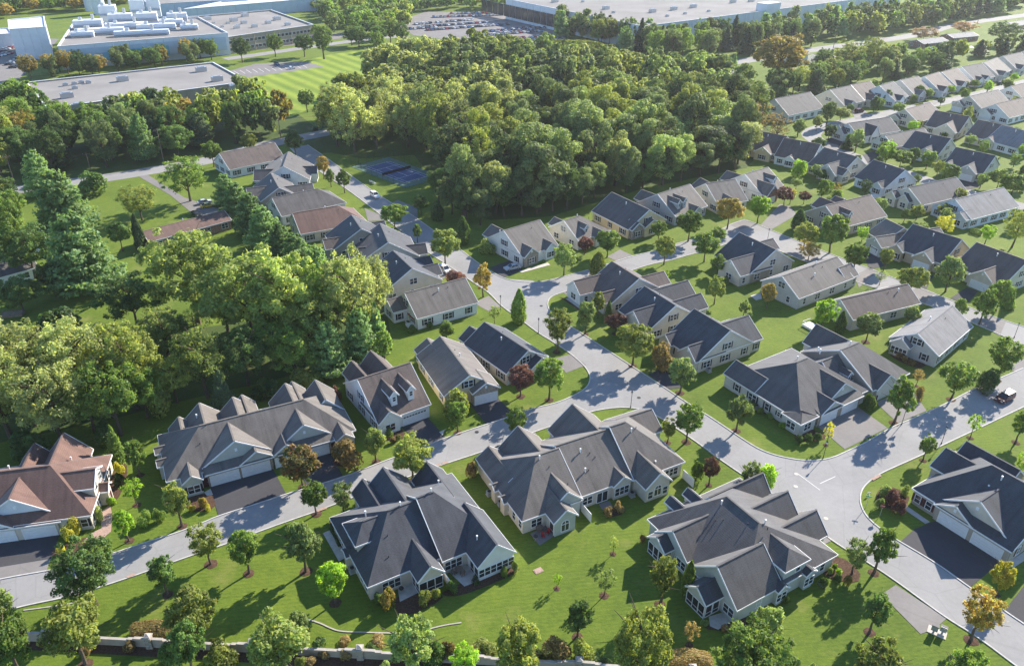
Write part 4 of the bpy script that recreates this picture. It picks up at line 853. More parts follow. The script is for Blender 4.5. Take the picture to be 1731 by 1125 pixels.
SN('wide brown-roofed home with a red awning in the right middle distance', 'beige', 'brown', (1680, 246), (1731, 227), ('r', (1667, 203)), far_d=14, wings=[('W', 4, 5, 1.6)], seed=77)
SN('white home with teal awning cut by the right edge', 'white', 'light', (1706, 256), (1780, 240), ('r', (1740, 210)), far_d=14, seed=78)
SN('tan-roofed home with porch columns below the far street', 'beige', 'brown', eave=((1552, 208), (1594, 195), 'R'), w=14, wings=[('S', 4, 5, 1.6)], seed=79)
SN('grey home with wide lit roof and triple garage at far right', 'beige', 'weath', eave=((1661, 186), (1714, 173), 'R'), w=15, wings=[('S', 4, 6, 2, dict(g=4.6))], seed=80)
SN('white garage home with brown roof beside the triple-garage home', 'white', 'brown', eave=((1706, 200), (1770, 184), 'R'), w=15, seed=81, wings=[('S', 5, 6, 2, dict(g=4.6))])
SN('white home with dark picture windows by the far right bend', 'white', 'brown', eave=((1730, 168), (1790, 152), 'R'), w=15, seed=82)
# far street, north side: homes in a row
FAR = [('long grey-roofed home at the near end of the far row', 'white', 'gray', (1333, 196), (1394, 183), [('S', 3.4, 5.5, 1.6)]),
 ('cream home with twin grey ridges in the far row', 'cream', 'gray', (1427, 179), (1462, 171), [('E', 4, 6, 2)]),
 ('brown-grey roofed home with cream front gable in the far row', 'cream', 'brown', (1462, 170), (1494, 163), [('E', 5, 6, 2, dict(zr=5.6))]),
 ('white home with two tiny dormers and dark roof in the far row', 'white', 'dark', (1513, 171), (1536, 163), [('E', 5, 6, 1.5)]),
 ('grey home with striped ridges in the middle of the far row', 'gray', 'weath', (1546, 161), (1576, 154), [('E', 4, 6, 2)]),
 ('white home with one big dormer in the far row', 'white', 'brown', (1588, 154), (1612, 146), [('E', 3, 6, 2)]),
 ('brown-roofed home with white garage in the far row', 'white', 'brown', (1616, 146), (1642, 138), [('E', 5, 6, 2)]),
 ('black-roofed white home with two bright gables in the far row', 'white', 'dark', (1648, 137), (1682, 130), [('E', 4, 5, 1.5), ('E', 10, 5, 1.5)]),
 ('grey-roofed home with layered front gables in the far row', 'gray', 'weath', (1688, 128), (1710, 119), [('E', 4, 6, 2)]),
 ('grey home beside the layered gables at the far right', 'gray', 'gray', (1718, 117), (1748, 110), [('E', 4, 6, 2)]),
 ('last grey roof of the far row at the picture edge', 'beige', 'gray', (1752, 108), (1790, 98), [])]
for i, (lb, wl, rf, r, q, wg) in enumerate(FAR):
    SN(lb, wl, rf, eave=(r, q, 'R'), w=18, wings=wg, seed=100 + i, ze=3.3, pitch=0.62)
# older houses off the estate
OLD = 'older houses off the estate'
SN('low brown-roofed ranch house among trees on the left field', 'brick', 'red', eave=((252, 410), (394, 372), 'R'), w=9, pitch=0.4, ze=2.8, wings=[], seed=120, shut=None, group=OLD)
SN('grey-roofed low house at the left edge by a white pickup', 'white', 'gray', eave=((-30, 478), (66, 452), 'R'), w=10, pitch=0.4, ze=2.8, seed=121, shut=None, group=OLD)
SN('old grey low house with white end wall beside the white vinyl fence', 'white', 'gray', eave=((1212, 150), (1168, 136), 'R')if False else ((1150, 148), (1222, 128), 'R'), w=11, pitch=0.35, ze=2.8, seed=122, shut=None, group=OLD, wings=[('E', 12, 7, 5, dict(zr=4.6))])
SN('small white-gabled shed by the far road', 'white', 'gray', eave=((1244, 132), (1256, 122), 'R'), w=8, pitch=0.45, seed=123, shut=None, group=OLD)
SN('two-storey white house behind the big orange tree', 'white', 'brown', eave=((1346, 96), (1368, 92), 'R'), w=9, pitch=0.4, ze=5.4, seed=124, group=OLD)
SN('brown-roofed cottage right of the two-storey white house', 'white', 'brown', eave=((1382, 100), (1412, 97), 'R'), w=9, pitch=0.4, seed=125, shut=None, group=OLD)
SN('long low white-roofed bungalow near the swimming pool', 'brick', 'light', eave=((1612, 65), (1668, 60), 'R'), w=12, pitch=0.3, seed=126, shut=None, group=OLD)
SN('low bungalow with blue tarpaulin left of the swimming pool', 'brick', 'light', eave=((1562, 75), (1606, 70), 'R'), w=12, pitch=0.3, seed=127, shut=None, group=OLD)
SN('small roof beyond the round dome-shaped tree at far right', 'brick', 'light', eave=((1716, 44), (1750, 40), 'R'), w=12, pitch=0.3, seed=128, shut=None, group=OLD)
# ================================================================== TREES
def leaf_mesh(name, centers, nrm, size, tint, rng):
    """one rhombic leaf spray per row"""
    n = len(centers)
    a = rng.normal(size=(n, 3)); t = np.cross(nrm, a); t /= np.linalg.norm(t, axis=1)[:, None] + 1e-9
    b = np.cross(nrm, t)
    s = size[:, None]
    bend = nrm * s * 0.25
    v = np.stack([centers - t * s * 1.05 - bend, centers - b * s * 0.62, centers + t * s * 1.05 - bend, centers + b * s * 0.62], 1).reshape(-1, 3)
    me = bpy.data.meshes.new(name)
    me.vertices.add(4 * n); me.vertices.foreach_set('co', v.astype(np.float32).ravel())
    me.loops.add(4 * n); me.loops.foreach_set('vertex_index', np.arange(4 * n, dtype=np.int32))
    me.polygons.add(n); me.polygons.foreach_set('loop_start', np.arange(0, 4 * n, 4, dtype=np.int32))
    me.update(calc_edges=True)
    ca = me.color_attributes.new('tint', 'FLOAT_COLOR', 'POINT')
    col = np.ones((4 * n, 4), np.float32); col[:, 0] = np.repeat(tint[:, 0], 4); col[:, 1] = np.repeat(tint[:, 1], 4)
    ca.data.foreach_set('color', col.ravel())
    me.materials.append(None)
    return me
def unit(v): return v / (np.linalg.norm(v, axis=-1, keepdims=True) + 1e-9)
def crown_round(seed, n, ls, lobes=14, lobe_r=(0.30, 0.46), squash=1.0, low=0.0, ragged=0.12, shape='round', core=0.42):
    """crown of unit radius sitting on z=0..2: many small leafy clumps through the outer volume, uneven outline"""
    rng = np.random.default_rng(seed); C = []; Rr = []
    wob = [(rng.uniform(0.05, 0.14), rng.integers(2, 5), rng.uniform(0, 6.28)) for _ in range(3)]
    for i in range(lobes):
        zz = 1 - 2 * (i + 0.5) / lobes; zz = zz * (1 - low) + low
        ph = i * 2.399963 + rng.uniform(-0.5, 0.5); k = math.sqrt(max(0, 1 - zz * zz))
        r = rng.uniform(*lobe_r); d = np.array([k * math.cos(ph), k * math.sin(ph), zz])
        edge = 1 + sum(a * math.sin(m * ph + b + 2 * zz) for a, m, b in wob)
        if shape == 'vase': d[:2] *= 0.5 + 0.52 * (zz + 1) / 2 * 1.15
        if shape == 'oval': d[:2] *= 0.86 - 0.12 * zz
        if shape == 'round' and zz < -0.2: d[2] *= 0.85
        u = rng.random(); rad_ = (1 - r) * (0.62 + 0.42 * u ** 0.6) * edge
        C.append(d * rad_); Rr.append(r)
    C.append(np.array([0, 0, 0.02])); Rr.append(core)
    C = np.array(C); Rr = np.array(Rr); p = Rr ** 2; p[-1] *= 0.5; p /= p.sum()
    idx = rng.choice(len(C), n, p=p)
    d = unit(rng.normal(size=(n, 3))); d = unit(d + 0.30 * unit(C[idx] + 1e-6) + np.array([0, 0, 0.18]))
    q = Rr[idx] * (0.45 + 0.60 * rng.random(n) ** 0.7 + ragged * rng.normal(size=n) * 0.5)
    pos = C[idx] + d * q[:, None] * np.array([1, 1, 0.8])
    nr = unit(d + 0.6 * rng.normal(size=(n, 3)) + np.array([0, 0, 0.35]))
    lob = rng.random(len(C)); tint = np.stack([0.5 * lob[idx] + 0.5 * rng.random(n), rng.random(n)], 1)
    pos[:, 2] = pos[:, 2] * squash + 1.0
    return leaf_mesh('crown', pos, nr, ls * rng.uniform(0.5, 1.35, n), tint, rng)
def crown_forest(seed, n, ls):
    """tall woodland tree: leaves from a third of the height, domed lumpy top; unit radius, z 0..2"""
    rng = np.random.default_rng(seed); C = []; Rr = []
    for i in range(44):
        z = rng.uniform(0.1, 1.86); k = 0.78 * math.sqrt(max(0.05, 1 - ((z - 1.0) / 1.02) ** 2)) * (0.75 + 0.25 * z / 2)
        ph = rng.uniform(0, 6.283); rr = rng.uniform(0.15, 0.34)
        u_ = rng.uniform(0.45, 1.12); C.append([k * math.cos(ph) * u_, k * math.sin(ph) * u_, z]); Rr.append(rr)
    C = np.array(C); Rr = np.array(Rr); p = Rr ** 2; p /= p.sum(); idx = rng.choice(len(C), n, p=p)
    d = unit(rng.normal(size=(n, 3)) + np.array([0, 0, 0.35]))
    pos = C[idx] + d * (Rr[idx] * (0.7 + 0.38 * rng.random(n)))[:, None] * np.array([1, 1, 0.8])
    nr = unit(d + 0.5 * rng.normal(size=(n, 3)) + np.array([0, 0, 0.3]))
    lob = rng.random(len(C)); tint = np.stack([0.55 * lob[idx] + 0.45 * rng.random(n), rng.random(n)], 1)
    return leaf_mesh('crown', pos, nr, ls * rng.uniform(0.55, 1.3, n), tint, rng)
def crown_conifer(seed, n, ls, loose=0.25, tiers=11, droop=0.12, power=0.8):
    rng = np.random.default_rng(seed); P = []; N = []; T = []
    per = n // tiers
    for k in range(tiers):
        f = (k + 0.3) / tiers; z = 0.05 + 1.9 * f; r = (1 - f) ** power * rng.uniform(0.85, 1.08) + 0.04
        nb = max(4, int(9 * (1 - f) + 4)); ph0 = rng.uniform(0, 6.28)
        w = int(per * (0.35 + 1.5 * (1 - f))) ; b = rng.integers(0, nb, w); bl = rng.uniform(0.72, 1.12, nb); bt = rng.random(nb); bz = rng.uniform(-0.05, 0.05, nb)
        s = rng.random(w) ** 0.6; ph = ph0 + b * 6.283 / nb + rng.normal(size=w) * loose * (1.1 - 0.5 * s)
        rr = r * s * bl[b]
        P.append(np.stack([rr * np.cos(ph), rr * np.sin(ph), z + bz[b] - droop * s * r + 0.16 * s ** 3 * r + rng.normal(size=w) * 0.035], 1))
        N.append(np.stack([0.5 * np.cos(ph), 0.5 * np.sin(ph), np.ones(w)], 1) + rng.normal(size=(w, 3)) * 0.5)
        T.append(np.stack([0.35 * bt[b] + 0.25 * s + 0.4 * rng.random(w), rng.random(w)], 1))
    P = np.concatenate(P); N = unit(np.concatenate(N)); T = np.concatenate(T)
    return leaf_mesh('crown', P, N, ls * rng.uniform(0.6, 1.35, len(P)), T, rng)
def crown_column(seed, n, ls):
    rng = np.random.default_rng(seed); z = 2 * rng.random(n) ** 0.9; ph = rng.uniform(0, 6.283, n)
    prof = np.clip(np.minimum(1.0, 0.72 + z * 0.9) * np.clip((2.02 - z) / 1.1, 0, 1) ** 0.6, 0.03, 1)
    r = prof * (0.86 + 0.1 * np.sin(3 * ph + 4 * z) + 0.1 * rng.normal(size=n))
    P = np.stack([r * np.cos(ph), r * np.sin(ph), z], 1); N = unit(np.stack([np.cos(ph), np.sin(ph), 0.5 * np.ones(n)], 1) + 0.5 * rng.normal(size=(n, 3)))
    T = np.stack([rng.random(n), rng.random(n)], 1); return leaf_mesh('crown', P, N, ls * rng.uniform(0.6, 1.3, n), T, rng)
def crown_bush(seed, n, ls, lob=7):
    rng = np.random.default_rng(seed); C = np.stack([rng.uniform(-0.5, 0.5, lob), rng.uniform(-0.5, 0.5, lob), rng.uniform(0.3, 0.9, lob)], 1); Rr = rng.uniform(0.4, 0.6, lob)
    idx = rng.integers(0, lob, n); d = unit(rng.normal(size=(n, 3)) + np.array([0, 0, 0.4])); pos = C[idx] + d * (Rr[idx] * (0.8 + 0.25 * rng.random(n)))[:, None]
    pos[:, 2] = np.abs(pos[:, 2]) * 1.3; nr = unit(d + 0.55 * rng.normal(size=(n, 3)))
    T = np.stack([0.4 * rng.random(lob)[idx] + 0.6 * rng.random(n), rng.random(n)], 1); return leaf_mesh('crown', pos, nr, ls * rng.uniform(0.6, 1.3, n), T, rng)
def crown_box(seed, n, ls):
    """clipped hedge: unit half-length along x, half-depth 1 along y, z 0..2"""
    rng = np.random.default_rng(seed); p = rng.uniform(-1, 1, (n, 3)); e = 3.5
    q = (np.abs(p) ** e).sum(1) ** (1 / e); p = p / q[:, None]; p *= (0.93 + 0.1 * np.sin(5 * p[:, :1] + 2 * p[:, 1:2]) + 0.04 * rng.normal(size=(n, 1)))
    nr = unit(np.sign(p) * np.abs(p) ** 3 + 0.4 * rng.normal(size=(n, 3))); p[:, 2] += 1.0
    T = np.stack([rng.random(n), rng.random(n)], 1); return leaf_mesh('foliage', p, nr, ls * rng.uniform(0.6, 1.3, n), T, rng)
def trunk_mesh(seed, branches=7, r=0.06, fork=0.45, spread=0.42, up=(0.35, 0.75), n=7, name='trunk'):
    """height 1, radius r at the foot"""
    rg = random.Random(seed); b = MB(); p = Vector((0, 0, -0.02)); x = y = 0.0; last = r * 1.25
    for i in range(4):
        q = Vector((rg.uniform(-0.02, 0.02), rg.uniform(-0.02, 0.02), (i + 1) * 0.22)); nr = r * (1 - 0.2 * (i + 1))
        b.cone(p, q, last, nr, n, 0, i == 0); p = q; last = nr
    for i in range(branches):
        z = rg.uniform(fork * 0.8, 0.8); a = i * 2.4 + rg.uniform(-0.4, 0.4); s = Vector((0, 0, z)); L = rg.uniform(0.6, 1) * spread
        m = s + Vector((math.cos(a) * L * 0.5, math.sin(a) * L * 0.5, 0.14)); e = s + Vector((math.cos(a) * L, math.sin(a) * L, rg.uniform(0.2, 0.3)))
        b.cone(s, m, r * 0.45, r * 0.28, 5, 0, False); b.cone(m, e, r * 0.28, r * 0.08, 5, 0, False)
    return b.data(name, [M['bark']])
CR = {'round': [crown_round(s, 5200, 0.062, 46, (0.13, 0.28), ragged=0.3) for s in (1, 2, 3, 4, 5, 6)],
      'oval': [crown_round(s, 4400, 0.066, 40, (0.13, 0.28), shape='oval', ragged=0.3) for s in (5, 6, 7, 8)],
      'vase': [crown_round(s, 3600, 0.060, 40, (0.12, 0.24), shape='vase', low=-0.0, ragged=0.5, core=0.3) for s in (8, 9, 10)],
      'big': [crown_round(s, 11000, 0.040, 90, (0.10, 0.22), ragged=0.35, core=0.5) for s in (11, 12, 13, 17)],
      'loose': [crown_round(s, 8500, 0.038, 95, (0.08, 0.19), ragged=0.7, core=0.42) for s in (14, 15, 16)],
      'forest': [crown_forest(s, 9500, 0.044) for s in (21, 22, 23, 24, 25, 26)],
      'pine': [crown_conifer(s, 8500, 0.052, 0.24, 13, 0.03, 0.45) for s in (31, 32, 33)],
      'spruce': [crown_conifer(s, 6000, 0.066, 0.4, 15, 0.2, 0.95) for s in (34, 35)],
      'column': [crown_column(s, 3600, 0.095) for s in (41, 42)],
      'bush': [crown_bush(s, 1900, 0.10) for s in (51, 52, 53)],
      'ball': [crown_round(s, 1800, 0.10, 20, (0.3, 0.36), ragged=0.02) for s in (54, 55)],
      'sapling': [crown_round(s, 760, 0.085, 18, (0.14, 0.3), ragged=0.7, core=0.2) for s in (56, 57, 58)],
      'bare': [crown_round(s, 900, 0.05, 22, (0.2, 0.3), ragged=0.6) for s in (59,)],
      'hedge': [crown_box(s, 6000, 0.055) for s in (61, 62)]}
TK = {'street': [trunk_mesh(s, 7, 0.024) for s in (1, 2, 3)], 'big': [trunk_mesh(s, 11, 0.026, 0.3, 0.36) for s in (4, 5)],
      'pine': [trunk_mesh(6, 0, 0.022)], 'thin': [trunk_mesh(s, 5, 0.016, 0.5, 0.25) for s in (7, 8)], 'bush': [trunk_mesh(9, 6, 0.05, 0.2, 0.3, name='stem')],
      'bare': [trunk_mesh(10, 22, 0.022, 0.3, 0.45)]}
WORDS = {'green': 'green', 'dark': 'dark green', 'olive': 'olive', 'yellowgreen': 'yellow-green', 'yellow': 'yellow', 'lime': 'bright lime', 'orange': 'orange-tinged', 'red': 'red-tinged', 'plum': 'purple-leaved',
         'brown': 'brownish', 'grey': 'grey-green', 'pine': 'blue-green', 'spruce': 'dark', 'locust': 'golden-green', 'wood': 'green'}
SHAPES = {'round': 'round tree', 'oval': 'egg-shaped tree', 'vase': 'vase-shaped tree', 'big': 'broad tree', 'loose': 'loose-crowned tree', 'forest': 'tall tree', 'pine': 'pine', 'spruce': 'spruce', 'column': 'columnar evergreen',
          'bush': 'bush', 'ball': 'clipped ball bush', 'sapling': 'sapling', 'bare': 'thin-leaved tree'}
rt = random.Random(5)
HOMES = [(o.location.x, o.location.y, o['label']) for o, _ in THINGS if o['category'] == 'house']
def by_home(x, y):
    return 'beside the ' + min(HOMES, key=lambda q: (q[0] - x) ** 2 + (q[1] - y) ** 2)[2]
def place_tree(x, y, h, r, sp, colr, where, group, base=0.22, px=None):
    """h total height, r crown radius; where finishes the label"""
    cm = rt.choice(CR[sp]); word = SHAPES[sp]
    nm = {'pine': 'pine_tree', 'spruce': 'spruce_tree', 'column': 'columnar_evergreen', 'bush': 'bush', 'ball': 'clipped_bush', 'sapling': 'sapling'}.get(sp, 'woodland_tree' if 'wood' in group or 'belt' in group else 'tree')
    cat = 'bush' if sp in ('bush', 'ball') else 'tree'
    e = thing(nm, (WORDS[colr] + ' ' + word + ' ' + where), cat, (x, y, 0), rt.uniform(0, 6.28), group)
    e['auto'] = 1
    if sp in ('bush', 'ball'): base = 0.0
    elif sp == 'column': base = 0.02
    elif sp in ('pine', 'spruce'): base = 0.06
    z0 = h * base
    c = link('foliage' if cat == 'bush' else 'crown', cm, e, (0, 0, z0)); c.scale = (r, r, (h - z0) / 2)
    c.material_slots[0].link = 'OBJECT'; c.material_slots[0].material = LEAF[colr]
    tk = {'big': 'big', 'loose': 'big', 'forest': 'big', 'pine': 'pine', 'spruce': 'pine', 'column': 'pine', 'bush': 'bush', 'ball': 'bush', 'sapling': 'thin', 'bare': 'bare'}.get(sp, 'street')
    t = link('stem' if cat == 'bush' else 'trunk', rt.choice(TK[tk]), e); k = h * (0.9 if tk != 'bush' else 0.6); t.scale = (k, k, k) if tk != 'forest' else (h, h, h)
    return e
def tree(bx, by, top, hw, sp='round', colr='green', where='', group='street and lawn trees', base=0.24, mulch=True):
    g = G((bx, by)); h = height_from((bx, by), top); r = hw / scale_at((bx, (by + top) / 2)) * 0.94
    if where == FR:
        where = ' '.join(by_home(g.x, g.y).split()[:9])
        while where.split()[-1] in ('the', 'a', 'and', 'with', 'in', 'of', 'on', 'by', 'at', 'its', 'to', 'two', 'one', 'behind', 'beside', 'below', 'between'): where = ' '.join(where.split()[:-1])
    e = place_tree(g.x, g.y, h, r, sp, colr, where, group, base)
    if mulch and by > 560 and sp in ('round', 'oval', 'vase', 'sapling'):
        m = MB(); n = 14; R = min(1.0, 0.35 + r * 0.22); rg = random.Random(int(bx * 7 + by))
        ring = [(R * rg.uniform(0.85, 1.1) * math.cos(a), R * rg.uniform(0.85, 1.1) * math.sin(a)) for a in np.linspace(0, 2 * math.pi, n + 1)[:-1]]
        m.poly([(q[0], q[1], 0.03) for q in ring])
        for i in range(n):
            a, b = ring[i], ring[(i + 1) % n]; m.poly([(a[0], a[1], 0.03), (b[0], b[1], 0.03), (0, 0, 0.16)])
        m.build('mulch_ring', M['mulch'], e)
    return e
T = tree
FR = 'in the upper right streets'
WL = 'along the front boundary wall'
for a in [(14, 1082, 990, 30, 'round', 'grey', WL), (36, 1140, 1046, 40, 'round', 'green', WL), (145, 1122, 1018, 50, 'round', 'olive', WL), (338, 1092, 1000, 44, 'round', 'olive', WL), (478, 1150, 1048, 54, 'round', 'yellowgreen', WL),
          (510, 1080, 1036, 22, 'round', 'grey', WL), (700, 1150, 1040, 40, 'round', 'grey', WL), (876, 1160, 1053, 45, 'round', 'olive', WL), (1076, 1176, 1034, 54, 'big', 'olive', WL), (1256, 1190, 1066, 66, 'big', 'green', WL), (1468, 1180, 1086, 40, 'round', 'olive', WL), (1612, 1190, 1100, 34, 'round', 'green', WL),
          (787, 1142, 1092, 26, 'round', 'lime', WL), (330, 1140, 1052, 30, 'round', 'dark', WL)]: T(*a)
for a in [(163, 1022, 918, 53, 'big', 'dark', 'overhanging the kerb at lower left'), (284, 1004, 938, 26, 'oval', 'dark', 'on the lawn near the lower left kerb'), (357, 953, 886, 33, 'vase', 'olive', 'in a mulch ring left of the charcoal-roofed pair'), (421, 969, 894, 28, 'round', 'green', 'in a mulch ring left of the charcoal-roofed pair'),
          (517, 966, 880, 34, 'oval', 'grey', 'close to the left side of the charcoal-roofed pair'), (567, 1019, 950, 30, 'round', 'lime', 'in the shadow left of the charcoal-roofed pair'), (941, 994, 968, 9, 'sapling', 'lime', 'on the open front lawn'), (1036, 936, 904, 10, 'sapling', 'yellowgreen', 'on the open front lawn'),
          (1021, 1006, 960, 21, 'sapling', 'grey', 'on the open front lawn'), (976, 1076, 1015, 26, 'oval', 'dark', 'on the open front lawn'), (1115, 1022, 938, 28, 'vase', 'olive', 'before the dark screened porches'), (1160, 1006, 948, 11, 'column', 'green', 'between the two dark screened porches'),
          (1165, 1090, 1050, 15, 'sapling', 'brown', 'below the dark screened porch'), (1292, 1092, 1024, 28, 'oval', 'grey', 'at the corner below the dark-roofed pair'), (1440, 970, 910, 25, 'vase', 'grey', 'beside the round clipped bushes'), (1477, 968, 890, 27, 'oval', 'green', 'at the kerb opposite the black driveway'),
          (1470, 1068, 1002, 28, 'oval', 'dark', 'between the parking pad and the front lawn'), (1641, 1082, 1000, 38, 'vase', 'orange', 'by the kerb at lower right'), (1682, 1004, 951, 21, 'round', 'yellow', 'beside the black driveway at right'),
          (202, 778, 716, 19, 'spruce', 'green', 'behind the red-brown roofed home'), (237, 803, 742, 20, 'oval', 'green', 'beside the red-brown roofed home'), (232, 853, 806, 18, 'sapling', 'lime', 'beside the red-brown roofed home'), (219, 914, 861, 20, 'oval', 'lime', 'beside the paved path of the red-brown roofed home'),
          (308, 889, 811, 24, 'oval', 'olive', 'at the front corner of the long twin-gabled pair'), (513, 823, 755, 37, 'round', 'red', 'on the island between two black driveways'), (535, 869, 812, 24, 'round', 'green', 'on the verge across from the long twin-gabled pair'), (588, 784, 738, 26, 'bush', 'brown', 'beside the white cape home'),
          (583, 870, 813, 22, 'vase', 'grey', 'on the verge behind the charcoal-roofed pair'), (636, 780, 720, 22, 'oval', 'yellowgreen', 'in front of the white cape home'), (697, 813, 736, 38, 'round', 'olive', 'overhanging the road behind the charcoal-roofed pair'), (774, 731, 675, 21, 'oval', 'green', 'in front of the tan home'),
          (772, 704, 656, 24, 'bush', 'olive', 'against the tan home'), (880, 670, 616, 25, 'round', 'plum', 'in front of the slate-roofed cream home'), (928, 676, 604, 30, 'round', 'green', 'in front of the slate-roofed cream home'), (652, 616, 556, 18, 'oval', 'green', 'at the edge of the left copse'), (755, 581, 539, 16, 'oval', 'green', 'behind the tan home'),
          (872, 742, 689, 20, 'round', 'green', 'at the kerb across from the tan home'), (881, 754, 726, 15, 'sapling', 'lime', 'at the kerb behind the weathered row'), (877, 544, 489, 13, 'column', 'green', 'on the verge by the upper junction'), (836, 547, 516, 12, 'sapling', 'grey', 'behind the slate-roofed cream home'),
          (941, 595, 521, 29, 'vase', 'olive', 'on the verge by the lamp post'), (989, 565, 505, 18, 'oval', 'grey', 'before the brown-roofed corner home'), (1010, 538, 491, 13, 'oval', 'olive', 'against the brown-roofed corner home'), (1028, 540, 508, 6, 'column', 'dark', 'against the brown-roofed corner home'), (1040, 564, 529, 19, 'round', 'plum', 'before the cream-gabled blue-grey home'),
          (1069, 618, 548, 38, 'round', 'olive', 'before the cream-gabled blue-grey home'), (1118, 622, 574, 21, 'bush', 'brown', 'at the entry of the ivory-gabled home'), (1149, 664, 601, 28, 'oval', 'grey', 'before the ivory-gabled home'), (1160, 747, 681, 26, 'round', 'green', 'on the grass by the inner junction'), (1128, 748, 707, 17, 'vase', 'olive', 'behind the weathered row'),
          (1198, 820, 770, 14, 'round', 'plum', 'above the dark-roofed corner pair'), (1262, 838, 778, 20, 'vase', 'grey', 'above the dark-roofed corner pair'), (1290, 838, 783, 19, 'round', 'lime', 'at the kerb above the dark-roofed corner pair'),
          (1244, 728, 666, 24, 'oval', 'grey', 'left of the faceted grey-brown pair'), (1396, 752, 711, 9, 'sapling', 'yellow', 'beside the driveway of the faceted pair'), (1511, 715, 638, 26, 'oval', 'green', 'leaning over the kerb by the flag'), (1468, 692, 664, 13, 'bush', 'green', 'between the garages of the faceted pair'), (1548, 652, 622, 11, 'sapling', 'brown', 'behind the flag garage'),
          (1607, 675, 609, 34, 'vase', 'green', 'on the verge of the right road'), (1685, 643, 568, 35, 'vase', 'green', 'on the verge of the right road'), (1662, 662, 618, 20, 'bush', 'dark', 'on the verge of the right road'), (1463, 578, 527, 24, 'round', 'grey', 'before the mauve-brown roof'), (1418, 562, 526, 9, 'column', 'dark', 'at the gable of the mauve-brown roofed home'),
          (1388, 563, 504, 20, 'round', 'lime', 'beside the white deck'), (1535, 558, 514, 16, 'oval', 'grey', 'beside the mauve-brown roofed home'), (1640, 740, 696, 13, 'sapling', 'lime', 'on the grass south of the right road'), (1717, 748, 694, 18, 'round', 'green', 'on the grass south of the right road'), (1560, 778, 734, 14, 'round', 'green', 'on the corner by the right road'), (1722, 806, 762, 15, 'sapling', 'lime', 'on the grass south of the right road'),
          (1207, 514, 467, 17, 'round', 'yellowgreen', 'on the inner lawn'), (1256, 535, 506, 11, 'oval', 'grey', 'on the inner lawn'), (1295, 520, 477, 15, 'oval', 'orange', 'by the small square terrace'), (1125, 475, 455, 8, 'sapling', 'lime', 'on the inner lawn'),
          (817, 502, 446, 19, 'oval', 'orange', 'at the upper junction'), (753, 450, 386, 28, 'round', 'yellowgreen', 'on the west verge of the straight road'), (706, 410, 377, 10, 'oval', 'green', 'on the west verge of the straight road'), (668, 386, 344, 25, 'round', 'green', 'on the west verge of the straight road'), (772, 480, 455, 19, 'bush', 'plum', 'by the parked white car'), (783, 412, 366, 12, 'column', 'dark', 'on the wood side of the straight road'), (740, 372, 340, 11, 'column', 'dark', 'on the wood side of the straight road'), (712, 362, 330, 16, 'round', 'dark', 'on the wood side of the straight road'), (824, 428, 404, 14, 'bush', 'yellowgreen', 'beside the stone-entry white home'),
          (953, 466, 412, 21, 'round', 'grey', 'before the stone-entry white home'), (988, 430, 399, 15, 'round', 'plum', 'before the one-dormer cream home'), (1026, 435, 387, 24, 'round', 'green', 'before the one-dormer cream home'), (1010, 468, 426, 15, 'column', 'olive', 'on the verge of the cross street'), (1112, 408, 372, 15, 'round', 'green', 'before the peach-walled home'), (1122, 447, 398, 20, 'round', 'olive', 'on the verge of the cross street'),
          (1163, 408, 354, 23, 'round', 'green', 'before the grey home below the wood'), (1229, 387, 333, 24, 'round', 'orange', 'before the one-upper-window cream home'), (1280, 378, 329, 21, 'round', 'lime', 'before the brick-gabled garage'), (1325, 347, 314, 17, 'round', 'plum', 'beside the brick-gabled garage'), (1190, 443, 392, 24, 'round', 'green', 'on the verge of the cross street'), (1212, 412, 384, 16, 'round', 'green', 'on the verge of the cross street'), (1213, 465, 431, 16, 'round', 'green', 'at the hipped side wing home'),
          (1348, 388, 354, 12, 'column', 'dark', 'at the back street corner'), (1358, 422, 376, 24, 'round', 'olive', 'at the back street corner'), (1402, 428, 360, 27, 'round', 'green', 'at the back street corner'), (1366, 440, 408, 20, 'loose', 'orange', 'at the back street corner'), (1440, 463, 406, 22, 'oval', 'green', 'on the back street'), (1493, 458, 418, 14, 'round', 'olive', 'on the back street'),
          (1535, 503, 450, 25, 'round', 'olive', 'on the back street'), (1598, 493, 433, 27, 'oval', 'grey', 'on the back street'), (1655, 548, 488, 23, 'oval', 'green', 'on the back street'), (1682, 528, 470, 21, 'round', 'green', 'on the back street'), (1616, 542, 503, 14, 'oval', 'green', 'on the back street'), (1486, 482, 456, 12, 'bare', 'grey', 'on the back street'), (1704, 520, 482, 11, 'spruce', 'green', 'on the back street'),
          (1483, 366, 332, 14, 'oval', 'grey', 'behind the back street homes'), (1548, 372, 344, 13, 'oval', 'olive', 'behind the back street homes'), (1594, 372, 343, 15, 'round', 'olive', 'behind the back street homes'), (1593, 398, 364, 16, 'loose', 'yellow', 'behind the back street homes'), (1710, 418, 356, 23, 'loose', 'olive', 'behind the back street homes'), (1706, 340, 288, 27, 'round', 'green', 'on the right-hand street'), (1684, 320, 284, 20, 'round', 'green', 'on the right-hand street'), (1725, 318, 276, 13, 'oval', 'dark', 'on the right-hand street')]: T(*a)
